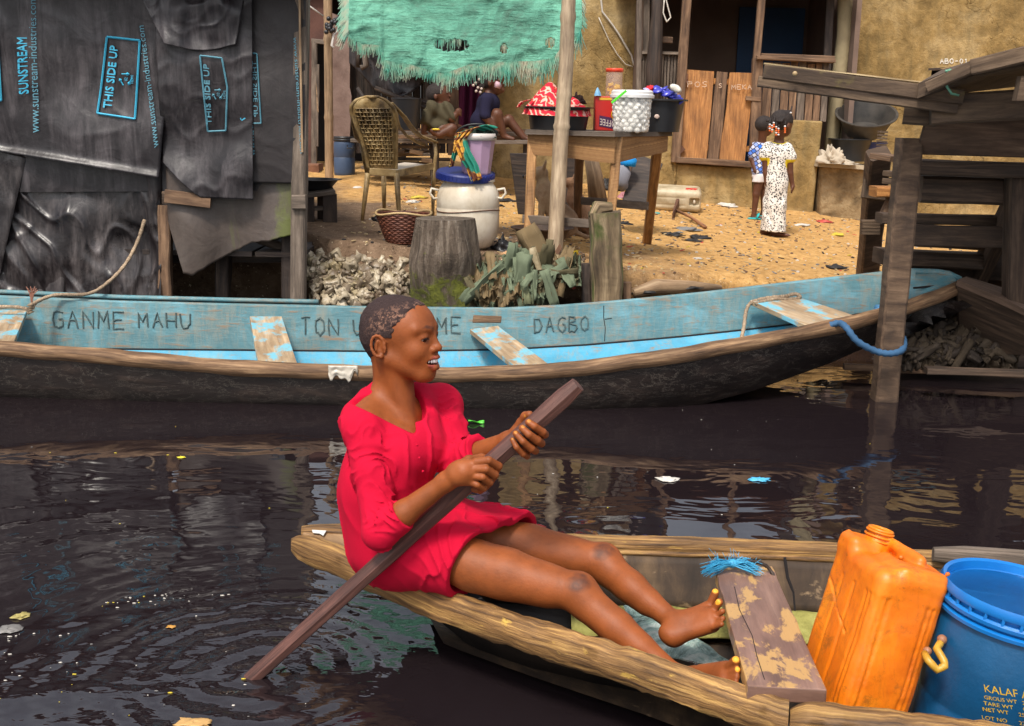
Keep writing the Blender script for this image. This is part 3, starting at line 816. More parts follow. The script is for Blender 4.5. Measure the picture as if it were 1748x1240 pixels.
    def recyc(place, cx, cy, s, m, par):
        mb = MB()
        for k in range(3):
            a0 = math.radians(90 + 120 * k + 22); a1 = math.radians(90 + 120 * (k + 1) - 22)
            p0 = (cx + s * math.cos(a0), cy + s * math.sin(a0)); p1 = (cx + s * math.cos(a1), cy + s * math.sin(a1))
            mb.tube([place(p0[0] + (p1[0] - p0[0]) * j / 4, p0[1] + (p1[1] - p0[1]) * j / 4) for j in range(5)], [0.0035, 0.0035, 0.0035, 0.010, 0.001], 4)
        mb.build('recycling_mark', m, par)
        tx('02', place, (cx + 3, cy + 3), (cx + 3, cy - 3), (cx - 2, cy - 3), (cx - 2, cy + 3), m, par)
        tx('HDPE', place, (cx + 13, cy + 7), (cx + 13, cy - 7), (cx + 9, cy - 7), (cx + 9, cy + 7), m, par)
    bold('SUNSTREAM', pA, (50, 160), (48, 66), (32, 66), (34, 162), M_ink, oA)
    tx('www.sunstream-industries.com', pA, (69, 227), (63, -4), (51, -4), (53, 227), M_ink2, oA)
    bold('THIS SIDE UP', pA, (191, 186), (202, 80), (189, 78), (177, 184), M_ink, oA)
    frame(pA, [(168, 194), (184, 64), (240, 70), (232, 204), (168, 194)], M_ink, oA)
    recyc(pA, 216, 136, 11, M_ink, oA)
    frame(pA, [(-2, 44), (4, 172), (-30, 176)], M_ink, oA)
    tx('www.sunstream-industries.com', pA, (273, 250), (247, 45), (236, 45), (262, 255), M_ink2, oA)
    tx('om', pB, (368, 20), (367, -2), (357, -2), (358, 20), M_ink2, oB)
    bold('THIS SIDE UP', pB, (361, 212), (357, 112), (348, 111), (353, 212), M_ink2, oB)
    frame(pB, [(355, 224), (343, 97), (380, 101), (389, 150), (386, 223), (355, 224)], M_ink2, oB, 0.005)
    recyc(pB, 373, 162, 9, M_ink2, oB)
    bold('SUNSTREAM', pC, (422, 208), (416, 121), (404, 120), (411, 206), M_ink, oC)
    tx('www.sunstream-industries.com', pC, (436, 266), (423, 60), (415, 60), (428, 266), M_ink2, oC)
    frame(pC, [(428, 90), (439, 92), (446, 211), (434, 211)], M_ink2, oC, 0.004)
    tx('THIS SIDE UP', pC, (438, 104), (441, 200), (434, 200), (431, 104), M_ink2, oC)
    tx('www.sunstream-industries.com', pC, (501, 64), (513, 262), (519, 262), (508, 64), M_ink2, oC)
build_shack()
# ------------------------------------------------------------------ house of ochre plaster
def plaster(name):
    m, nt, b = newmat(name); v = coordn(nt, 'Object')
    n1 = noise(nt, v, 1.5, 10, 0.68, 0.4); n2 = noise(nt, v, 7, 8, 0.7, 0.3); n3 = noise(nt, v, 50, 6, 0.65)
    c = ramp(nt, n1, [(0.25, (0.13, 0.085, 0.035)), (0.45, (0.30, 0.20, 0.080)), (0.6, (0.42, 0.305, 0.15)), (0.8, (0.47, 0.38, 0.23))])
    g = ramp(nt, n2, [(0.35, (0.55, 0.54, 0.52)), (0.6, (1.1, 1.08, 1.02))]); c = mixc(nt, 0.8, c, g, 'MULTIPLY')
    sx = nt.nodes.new('ShaderNodeSeparateXYZ'); nt.links.new(v, sx.inputs[0])
    # damp grey stain band high on the wall and streaks
    n4 = noise(nt, coordn(nt, 'Object', (5, 5, 0.5)), 1.6, 8, 0.65)
    c = mixc(nt, math2(nt, 'MULTIPLY', ramp(nt, n4, [(0.5, (0, 0, 0)), (0.72, (1, 1, 1))]), 0.55), c, (0.12, 0.10, 0.055))
    # cracks
    w = nt.nodes.new('ShaderNodeTexVoronoi'); w.feature = 'DISTANCE_TO_EDGE'; w.inputs['Scale'].default_value = 0.9
    ad = nt.nodes.new('ShaderNodeVectorMath'); ad.operation = 'ADD'
    nn = nt.nodes.new('ShaderNodeTexNoise'); nn.inputs['Scale'].default_value = 3.5; nn.inputs['Detail'].default_value = 6; nt.links.new(v, nn.inputs['Vector'])
    sc = nt.nodes.new('ShaderNodeVectorMath'); sc.operation = 'SCALE'; sc.inputs['Scale'].default_value = 0.7; nt.links.new(nn.outputs['Color'], sc.inputs[0])
    mp = coordn(nt, 'Object', (0.45, 1, 1.3)); nt.links.new(mp, ad.inputs[0]); nt.links.new(sc.outputs[0], ad.inputs[1]); nt.links.new(ad.outputs[0], w.inputs['Vector'])
    cr = ramp(nt, w.outputs['Distance'], [(0.0, (0, 0, 0)), (0.010, (1, 1, 1))])
    c = mixc(nt, ramp(nt, n4, [(.45, (0, 0, 0)), (.55, (.8, .8, .8))]), c, mixc(nt, 1.0, c, ramp(nt, w.outputs['Distance'], [(0.001, (0.35, 0.3, 0.25)), (0.007, (1, 1, 1))]), 'MULTIPLY'))
    nt.links.new(c, b.inputs['Base Color']); b.inputs['Roughness'].default_value = 0.93; b.inputs['Specular IOR Level'].default_value = 0.15
    bumpn(nt, b, math2(nt, 'ADD', math2(nt, 'ADD', n2, math2(nt, 'MULTIPLY', n3, 0.4)), math2(nt, 'MULTIPLY', cr, 0.15)), 0.7, 0.03)
    return m
M_plas = plaster('ochre_plaster')
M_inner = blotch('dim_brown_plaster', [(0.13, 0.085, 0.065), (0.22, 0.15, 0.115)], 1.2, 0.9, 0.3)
M_bluedoor = blotch('dark_blue_paint', [(0.012, 0.05, 0.14), (0.022, 0.08, 0.20)], 2, 0.6, 0.2)
M_chalk = plain('chalk', (0.62, 0.45, 0.33), 0.95)
M_chalkw = plain('white_paint_mark', (0.7, 0.66, 0.58), 0.9)
M_rust = blotch('rusty_iron', [(0.06, 0.022, 0.012), (0.16, 0.07, 0.035)], 12, 0.8, 0.5)
def sq(x0, y0, x1, y1, Y): return [PY(x0, y1, Y), PY(x1, y1, Y), PY(x1, y0, Y), PY(x0, y0, Y)]
def prism(m, corners, depth):
    """box whose front face has the four given corners (bl br tr tl), running back along +Y"""
    f = [V(c) for c in corners]; bk = [c + V((0, depth, 0)) for c in f]
    m.quadbox([bk[3], bk[2], bk[1], bk[0], f[3], f[2], f[1], f[0]][::-1]) if False else m.quadbox([f[0], f[1], f[2], f[3], bk[0], bk[1], bk[2], bk[3]])
def build_house():
    H = thing('house', 'ochre plastered house with a plank veranda door, behind the sandy yard', 'house', PY(1300, 340, 12.0))
    Yv, Yw = 12.0, 13.0
    m = MB()
    # main walls: right and left of the veranda
    zt = 3.35
    def wallseg(mm, x0, x1, Y, z0, z1, th=0.15):
        a, b_ = PY(x0, 200, Y), PY(x1, 200, Y)
        mm.quadbox([V((a.x, Y, z0)), V((b_.x, Y, z0)), V((b_.x, Y, z1)), V((a.x, Y, z1)), V((a.x, Y + th, z0)), V((b_.x, Y + th, z0)), V((b_.x, Y + th, z1)), V((a.x, Y + th, z1))])
    wallseg(m, 1436, 1583, Yw, 0.3, zt); wallseg(m, 1639, 2050, Yw, 0.3, zt)
    a = PY(1610, 118, Yw).z; b2 = PY(1610, 137, Yw).z
    wallseg(m, 1583, 1639, Yw, 0.3, b2); wallseg(m, 1583, 1639, Yw, a, zt)
    wallseg(m, 812, 1092, Yw - 0.003, 0.3, 3.2)
    m.build('wall', M_plas, H)
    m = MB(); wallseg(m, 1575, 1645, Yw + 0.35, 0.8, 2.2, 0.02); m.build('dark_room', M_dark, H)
    m = MB(); m.beam(PY(1583, 119, Yw + .03), PY(1639, 116, Yw + .03), 0.06, 0.03, jit=0.004); m.build('vent_lintel', W_dark, H)
    # pilaster at the corner
    m = MB(); p = PY(1432, 340, Yv + 0.35)
    pts = [PY(1447, -150, Yv + .3), PY(1441, 60, Yv + .3), PY(1424, 200, Yv + .3), PY(1412, 345, Yv + .3)]
    m.tube(pts, [0.075] * 4, 10); m.tube([q + V((0.10, 0.03, 0)) for q in pts], [0.04] * 4, 8)
    m.build('drain_column', blotch('pale_plaster', [(0.22, 0.18, 0.10), (0.36, 0.29, 0.17)], 4, 0.85, 0.3), H, True)
    # low veranda wall with door opening
    m = MB()
    def pw(x0, x1, y0, Y, y1=None):
        c = sq(x0, y0, x1, 372, Y); m.quadbox([c[0], c[1], c[2], c[3]] + [q + V((0, 0.14, 0)) for q in c])
    c = [PY(1286, 372, Yv), PY(1387, 376, Yv), PY(1405, 207, Yv), PY(1289, 201, Yv)]; m.quadbox(c + [q + V((0, .14, 0)) for q in c])
    c = [PY(1100, 365, Yv), PY(1153, 368, Yv), PY(1158, 195, Yv), PY(1100, 190, Yv)]; m.quadbox(c + [q + V((0, .14, 0)) for q in c])
    c = [PY(1153, 368, Yv), PY(1286, 372, Yv), PY(1284, 287, Yv), PY(1155, 279, Yv)]; m.quadbox(c + [q + V((0, .14, 0)) for q in c])
    o = m.build('low_wall', M_plas, H); bevel(o, 0.02, 3)
    # inner rooms
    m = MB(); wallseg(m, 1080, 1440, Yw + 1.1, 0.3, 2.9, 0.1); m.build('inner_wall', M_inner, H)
    m = MB(); wallseg(m, 1252, 1362, Yw + 1.05, 0.4, PY(1300, 13, Yw + 1.05).z, 0.03); o = m.build('inner_door', M_bluedoor, H)
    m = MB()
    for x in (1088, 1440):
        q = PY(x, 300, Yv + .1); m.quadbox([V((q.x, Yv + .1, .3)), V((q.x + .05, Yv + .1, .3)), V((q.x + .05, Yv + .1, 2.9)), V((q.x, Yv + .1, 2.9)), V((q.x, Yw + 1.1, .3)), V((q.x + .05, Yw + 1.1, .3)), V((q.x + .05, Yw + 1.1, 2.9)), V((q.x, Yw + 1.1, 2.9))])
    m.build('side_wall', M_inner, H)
    m = MB(); q0, q1 = PY(1060, 0, Yv), PY(2050, 0, Yv)
    m.slab([V((q0.x, Yv - .10, 2.72)), V((PY(1460, 0, Yv).x, Yv - .10, 2.72)), V((PY(1460, 0, Yv).x, Yw + 1.4, 2.95)), V((q0.x, Yw + 1.4, 2.95))], 0.05)
    m.slab([V((PY(1425, 0, Yv).x, Yw - .2, zt + .03)), V((q1.x, Yw - .2, zt + .03)), V((q1.x, Yw + 3, zt + .5)), V((PY(1425, 0, Yv).x, Yw + 3, zt + .5))], 0.05)
    m.build('roof', M_rust, H)
    # door frame, posts, sill
    m = MB()
    m.beam(PY(1153, 277, Yv - .03), PY(1183, -150, Yv - .03), 0.09, 0.07, (0, 1, 0), jit=0.004)
    m.beam(PY(1287, 286, Yv - .03), PY(1293, 100, Yv - .03), 0.10, 0.07, (0, 1, 0), jit=0.006)
    m.beam(PY(1291, 105, Yv - .03), PY(1313, -150, Yv - .03), 0.07, 0.06, (0, 1, 0), jit=0.004)
    m.beam(PY(1155, 273, Yv - .05), PY(1282, 281, Yv - .05), 0.07, 0.06, jit=0.004)
    m.build('door_frame', W_brown, H)
    m = MB(); m.beam(PY(1290, 99, Yv - .05), PY(1423, 105, Yv - .05), 0.16, 0.035, jit=0.003); m.beam(PY(1290, 94, Yv + .02), PY(1423, 99, Yv + .02), 0.10, 0.03, jit=0.003)
    m.build('window_sill', W_brown, H)
    # orange plank door with a gap
    D = MB()
    def plank(mm, pts, Y=Yv - 0.02, th=0.03):
        q = [PY(x, y, Y) for x, y in pts]; mm.slab(q, th, V((0, -1, 0)))
    o1 = MB(); plank(o1, [(1160, 271), (1206, 273), (1214, 190), (1219, 122), (1173, 119)]); dr = o1.build('door', W_orange, H)
    # grain upright: rotate uvs
    for i, pts in enumerate(([(1208, 273), (1226, 274), (1234, 215), (1237, 180), (1242, 124), (1224, 122), (1216, 190)], [(1228, 274), (1271, 276), (1281, 190), (1287, 125), (1246, 124), (1243, 150), (1241, 180), (1236, 214), (1231, 240)])):
        mm = MB(); plank(mm, pts, Yv - 0.021 - i * 0.002); mm.build('door_plank', W_orange if i else W_brown, dr)
    mm = MB(); mm.beam(PY(1160, 137, Yv + .03), PY(1285, 142, Yv + .03), 0.05, 0.06); mm.build('door_batten', W_orange, dr); mm = MB(); mm.beam(PY(1160, 250, Yv + .03), PY(1285, 255, Yv + .03), 0.05, 0.06); mm.build('door_batten', W_orange, dr)
    mm = MB(); mm.beam(PY(1273, 168, Yv - .06), PY(1298, 170, Yv - .06), 0.03, 0.04, jit=0.002); mm.build('door_latch', W_brown, dr)
    mm = MB(); mm.beam(PY(1157, 262, Yv - .05), PY(1167, 252, Yv - .05), 0.02, 0.05); mm.beam(PY(1169, 142, Yv - .05), PY(1170, 126, Yv - .05), 0.02, 0.05); mm.build('door_hinge', M_rust, dr)
    for o_ in [dr] + [c_ for c_ in dr.children if 'plank' in c_.name]:
        l = o_.data.uv_layers['UVMap']; a_ = np.zeros(len(l.data) * 2, dtype=np.float32); l.data.foreach_get('uv', a_); a_ = a_.reshape(-1, 2)[:, ::-1].copy(); l.data.foreach_set('uv', a_.ravel())
    mm = MB(); strokes(mm, 'POS', lambda s, t: PY(1174 + s * 33, 149 - t * 9, Yv - .055), 0.0035); strokes(mm, 'S', lambda s, t: PY(1227 + s * 5, 150 - t * 7, Yv - .055), 0.0035)
    strokes(mm, 'MEKA', lambda s, t: PY(1249 + s * 34, 153 - t * 8, Yv - .055), 0.0035); mm.build('chalk_writing', M_chalk, dr)
    mm = MB(); strokes(mm, 'ABO-01 12', lambda s, t: PY(1605 + s * 72, 109 - t * 8, Yw - .004), 0.006); mm.build('painted_number', M_chalkw, H)
    # plank cladding right of the door, slats left
    r_ = random.Random(3)
    xs = [1301, 1318, 1332, 1347, 1361, 1375, 1389, 1402, 1414]
    for i in range(len(xs) - 1):
        mm = MB(); x0, x1 = xs[i] + 1, xs[i + 1] - 1; t0 = 106 + r_.uniform(0, 3)
        mm.slab([PY(x0 - 3, 207, Yv + .01), PY(x1 - 3, 208, Yv + .01), PY(x1 + 3, t0, Yv + .01), PY(x0 + 3, t0, Yv + .01)], 0.02, V((0, -1, 0)))
        o_ = mm.build('cladding_plank', (W_brown, W_grey)[i % 3 == 1], H)
        l = o_.data.uv_layers['UVMap']; a_ = np.zeros(len(l.data) * 2, dtype=np.float32); l.data.foreach_get('uv', a_); a_ = a_.reshape(-1, 2)[:, ::-1] + r_.random() * 5; l.data.foreach_set('uv', a_.ravel())
    mm = MB()
    for i in range(13):
        x = 1096 + i * 5.4
        mm.beam(PY(x - 3, 225, Yv + .02), PY(x + 3, 92, Yv + .02), 0.022, 0.02, (0, 1, 0), jit=0.001, n=3)
    mm.build('slats', W_grey, H)
    mm = MB(); mm.beam(PY(1088, 90, Yv), PY(1168, 92, Yv), 0.06, 0.03, jit=0.003); mm.beam(PY(1094, 102, Yv + .05), PY(1168, 104, Yv + .05), 0.03, 0.03); mm.build('rail', W_grey, H)
    mm = MB(); mm.beam(PY(1090, 215, Yv - .02), PY(1092, -150, Yv - .02), 0.05, 0.05, (0, 1, 0), jit=0.003); mm.beam(PY(1102, 100, Yv + .05), PY(1108, -150, Yv + .05), 0.06, 0.05, (0, 1, 0)); mm.build('corner_post', W_grey, H)
    mm = MB(); mm.tube([PY(1113, 215, Yv - .08), PY(1116, 120, Yv - .08), PY(1122, 20, Yv - .08), PY(1126, -150, Yv - .08)], [0.075, 0.080, 0.058, 0.06], 12); mm.build('veranda_post', W_dark, H, True)
    mm = MB(); mm.beam(PY(1120, 67, Yv + .02), PY(1148, 69, Yv + .02), 0.04, 0.06); mm.build('shelf', W_brown, H)
    mm = MB(); mm.beam(PY(1411, 120, Yv + .3), PY(1424, -150, Yv + .3), 0.08, 0.05, (0, 1, 0)); mm.build('window_post', W_dark, H)
    # stone ledge
    mm = MB(); c = [PY(1399, 375, 11.9), PY(1530, 385, 11.9), PY(1508, 290, 11.9), PY(1403, 283, 11.9)]
    mm.quadbox(c + [q + V((0, .9, 0)) for q in c]); o = mm.build('ledge', blotch('rubble_ledge', [(0.10, 0.065, 0.030), (0.26, 0.18, 0.09), (0.36, 0.26, 0.14)], 5, 0.95, 0.9, 9, bd=0.06), H); bevel(o, 0.03, 3)
    mm = MB(); c = [PY(1397, 285, 11.82), PY(1508, 292, 11.82), PY(1508, 286, 11.82), PY(1399, 276, 11.82)]; mm.quadbox(c + [q + V((0, .9, 0)) for q in c]); mm.build('ledge_top', blotch('pale_ledge_top', [(0.30, 0.24, 0.16), (0.45, 0.37, 0.26)], 5, 0.9, 0.4), H)
    # cables on the wall
    mm = MB()
    def cab(pts, r=0.006, Y=Yw - .03):
        P_ = [PY(x, y, Y) for x, y in pts]; out = []
        for i in range(len(P_) - 1):
            for t in (0, .33, .66): out.append(P_[i].lerp(P_[i + 1], t))
        out.append(P_[-1]); mm.tube(out, r, 5)
    cab([(1020, -60), (1028, 20), (1045, 42), (1056, 58), (1066, 75), (1078, 95), (1082, 112)], 0.010)
    cab([(1022, 30), (1040, 70), (1055, 95), (1068, 110), (1080, 114)], 0.005); cab([(1130, -30), (1140, 12), (1145, 30), (1138, 38), (1132, 22), (1134, 0)], 0.007, Yv - .12)
    mm.build('cable', plain('white_cable', (0.6, 0.55, 0.48), 0.5), H, True)
build_house()

# ------------------------------------------------------------------ hut and shed at the back left
M_hutwall = blotch('stained_pink_board', [(0.10, 0.055, 0.042), (0.20, 0.13, 0.105), (0.29, 0.20, 0.165)], 2.5, 0.85, 0.4, dirt=(0.045, 0.025, 0.02), dth=(0.5, 0.7), dsc=2)
def build_hut():
    H = thing('wooden_hut', 'dark brown hut with an open doorway at the back left of the yard', 'hut', PY(575, 290, 13.0))
    Y = 13.0
    m = MB(); c = sq(400, -20, 533, 300, Y + .01); m.quadbox(c + [q + V((0, .05, 0)) for q in c]); c = sq(533, -22, 566, 72, Y + .011); m.quadbox(c + [q + V((0, .05, 0)) for q in c])
    m.build('wall', blotch('red_brown_board', [(0.06, 0.025, 0.018), (0.13, 0.055, 0.038)], 3, 0.85, 0.4), H)
    m = MB(); c = [PY(566, 240, Y - .3), PY(597, 240, Y - .3), PY(600, 150, Y - .3), PY(598, 40, Y - .3), PY(566, 20, Y - .3)]
    m.slab([PY(566, 262, Y - .3), PY(596, 262, Y - .3), PY(600, 165, Y - .3), PY(597, 150, Y - .3), PY(598, 60, Y - .3), PY(585, 30, Y - .3), PY(566, 22, Y - .3)], 0.03, V((0, -1, 0))); m.build('leaning_panel', M_hutwall, H)
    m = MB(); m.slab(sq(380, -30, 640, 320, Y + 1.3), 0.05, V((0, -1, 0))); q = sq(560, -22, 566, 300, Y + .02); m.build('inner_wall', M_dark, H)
    m = MB()
    m.beam(PY(536, 292, Y - .03), PY(537, 68, Y - .03), 0.06, 0.05, (0, 1, 0), jit=0.005); m.beam(PY(541, 250, Y - .06), PY(543, 110, Y - .06), 0.03, 0.03, (0, 1, 0), jit=0.01)
    m.beam(PY(532, 70, Y - .03), PY(568, 74, Y - .03), 0.05, 0.05)
    m.build('door_post', W_grey, H)
    m = MB(); m.slab([PY(541, 190, Y - .08), PY(544, 192, Y - .08), PY(541, 150, Y - .08), PY(539, 140, Y - .08)], 0.01, V((0, -1, 0))); m.build('torn_strip', W_pole, H)
    m = MB(); m.beam(PY(500, 289, Y - .3), PY(548, 288, Y - .3), 0.3, 0.10, jit=0.01); m.build('threshold', blotch('red_clay', [(0.12, 0.05, 0.025), (0.22, 0.10, 0.055)], 6, 0.9, 0.5), H)
    m = MB(); a = PY(380, -20, Y - .1); b = PY(600, -20, Y - .1)
    m.slab([a, b, b + V((0, 2, .1)), a + V((0, 2, .1))], 0.03); m.build('roof', M_rust, H)
    # timber shed to its right: boards, posts, black sheet
    S = thing('timber_shed', 'dark open shed of rough boards with a black sheet, behind the white plastic chair', 'shed', PY(700, 280, 12.6))
    Y = 12.8
    r_ = random.Random(8)
    x = 596
    bm_ = MB()
    while x < 812:
        w_ = r_.uniform(9, 17)
        bm_.slab(sq(x, -18 - r_.uniform(0, 4), x + w_ - 1, 262, Y + .05 + r_.uniform(0, .02)), 0.02, V((0, -1, 0))); x += w_
    o_ = bm_.build('boards', wood('shed_board', (0.010, 0.007, 0.006), (0.035, 0.024, 0.019), (0.085, 0.058, 0.043), (3, 40, 1), 0.85, 0.6), S)
    l = o_.data.uv_layers['UVMap']; a_ = np.zeros(len(l.data) * 2, dtype=np.float32); l.data.foreach_get('uv', a_); a_ = a_.reshape(-1, 2)[:, ::-1].copy(); l.data.foreach_set('uv', a_.ravel())
    for x, w_, mt in ((776, 0.10, W_brown), (728, 0.05, W_grey), (700, 0.04, W_grey), (741, 0.035, W_brown)):
        m = MB(); m.beam(PY(x - 3, 265, Y - .1 - w_), PY(x + 1, 60, Y - .1 - w_), w_, 0.06, (0, 1, 0), jit=0.006); m.build('post', mt, S)
    # black sheet drooping
    def fs(u, v):
        x = 596 + u * 190; y0 = -14; y1 = 108 + 52 * math.sin(PI * min(1, u * 1.25)) ** 1.2 + 18 * u
        p = PY(x, y0 + (y1 - y0) * v, Y - .35); q = 0.10 * ridges(p, 2.0, 4) ** 2 * v; return p + V((0, -q, 0))
    m = MB(); m.grid(fs, 50, 36); o = m.build('black_sheet', M_pl2, S, True); solidify(o, .004)
    m = MB()
    for (x0, y0, x1, y1, r) in ((640, 150, 745, 190, .025), (655, 215, 610, 150, .02), (690, 165, 760, 180, .02), (612, 115, 612, 75, .03)):
        m.tube([PY(x0, y0, Y - .45), PY((x0 + x1) / 2, (y0 + y1) / 2 + 2, Y - .47), PY(x1, y1, Y - .45)], r, 7)
    m.build('branch', W_dark, S, True)
    m = MB(); m.tube([PY(621, 78, Y - .6), PY(625, 112, Y - .6), PY(616, 116, Y - .6)], 0.03, 8); m.build('roof_pipe', W_grey, S, True)
    m = MB(); a = PY(592, -18, Y - 1.9); b = PY(870, -18, Y - 1.9); m.slab([a, b, b + V((0, 3.6, .25)), a + V((0, 3.6, .25))], 0.03); m.build('roof', M_rust, S)  # unseen roof, its front brought forward to shade the bench
    # bench platform
    B = thing('bench', 'low timber sleeping bench under the shed, two children sitting on it', 'bench', PY(760, 290, 11.5))
    Yb = 11.2
    for i, (y, dy, xx0, xx1) in enumerate(((240, 0, 600, 905), (233, .28, 610, 1000), (227, .55, 620, 1000), (222, .82, 630, 1000))):
        m = MB(); m.beam(PY(xx0, y, Yb + dy * 1.0), PY(xx1, y + 3, Yb + dy * 1.0), 0.17, 0.035, jit=0.006); m.build('plank', (W_grey, W_brown)[i % 2], B)
    for x in (640, 742, 815, 900):
        m = MB(); m.beam(PY(x, 300, Yb + .05), PY(x, 244, Yb + .05), 0.08, 0.08, (0, 1, 0), jit=0.004); m.build('leg', W_dark, B)
    # stacked wood and a plank beneath
    L = thing('timber_pile', 'pile of short boards stacked under the bench', 'timber pile', PY(700, 290, 11.4))
    m = MB(); r_ = random.Random(4)
    for i in range(16):
        x = 612 + r_.uniform(0, 60); y = 250 + (i % 6) * 7.2; d = 11.55 + r_.uniform(0, .5); m.beam(PY(x, y, d), PY(x + r_.uniform(60, 115), y + r_.uniform(-2, 2), d), r_.uniform(.06, .12), 0.03, jit=0.003)
    m.build('board', W_grey, L)
    m = MB()
    for (x0, y0, x1, y1) in ((700, 258, 722, 262), (720, 273, 738, 275)): m.beam(PY(x0, y0, 11.2), PY(x1, y1, 11.2), .1, .04)
    m.build('offcut', W_pole, L)
build_hut()
# purple cloth hanging behind the sitting girl
m = MB(); m.grid(lambda u, v: PY(783 + u * 36, 95 + v * 142, 12.25) + V((0, 0.05 * math.sin(u * 17 + v * 2), 0)), 24, 12)
o = m.build('hanging_cloth', cloth_mat('maroon_cloth', (0.09, 0.010, 0.035), 0.9, 300), None, True); solidify(o, .004); link_thing(o, 'dark maroon cloth hanging between the shed post and the girl in navy', 'cloth')

# ------------------------------------------------------------------ poles
def bamboo(name, pts, r0, r1, label, cat, mat=W_bamboo, nodes=(), parent=None, seg=14):
    P_ = []; R_ = []; n = 60
    for i in range(n + 1):
        t = i / n; k = t * (len(pts) - 1); j = min(int(k), len(pts) - 2); p = pts[j].lerp(pts[j + 1], k - j)
        r = r0 + (r1 - r0) * t
        for q in nodes: r += 0.007 * math.exp(-((t - q) / 0.006) ** 2)
        P_.append(p); R_.append(r)
    # extra samples near nodes
    m = MB(); m.tube(P_, R_, seg); o = m.build(name, mat, parent, True)
    if label: link_thing(o, label, cat)
    return o
b0 = GP(946, 440)
bamboo('bamboo_pole', [b0 + V((0, 0, -.15)), PY(957, 240, 7.5), PY(966, 120, 7.52), PY(975, -110, 7.55)], 0.052, 0.043, 'thick bamboo pole holding up the torn green tarpaulin, in front of the table', 'pole', nodes=(0.21, 0.40, 0.555, 0.80))
b1 = PY(562, 298, 11.6); b1.z = gz(b1.x, b1.y) - .05
bamboo('wooden_pole', [b1, PY(561, 150, 11.55), PY(559, -60, 11.5)], 0.042, 0.040, 'slim pale pole standing in front of the hut, black bulbs tied to it', 'pole', W_pole, nodes=(0.35, 0.7))
# bunch of black bulbs
G = thing('bulb_bunch', 'bunch of shiny black round bulbs tied high on the slim pale pole', 'bunch', PY(563, 40, 11.3))
r_ = random.Random(2)
for i in range(22):
    t = i / 21; x = 554 + r_.uniform(0, 20) + 6 * (1 - t); y = 31 + t * 24; 
    m = MB(); m.ball(PY(x - t * 4 if t > .5 else x, y, 11.35 - r_.uniform(0, .08)), 0.022, 8, 6); m.build('bulb', M_black, G, True)
m = MB(); m.tube([PY(505, -5, 11.3), PY(530, 12, 11.3), PY(552, 28, 11.35)], 0.008, 5); m.tube([PY(582, 36, 11.3), PY(579, 50, 11.3), PY(570, 60, 11.3), PY(566, 78, 11.3), PY(570, 82, 11.3)], 0.012, 6); m.build('string', plain('white_string', (.6, .55, .5)), G, True)

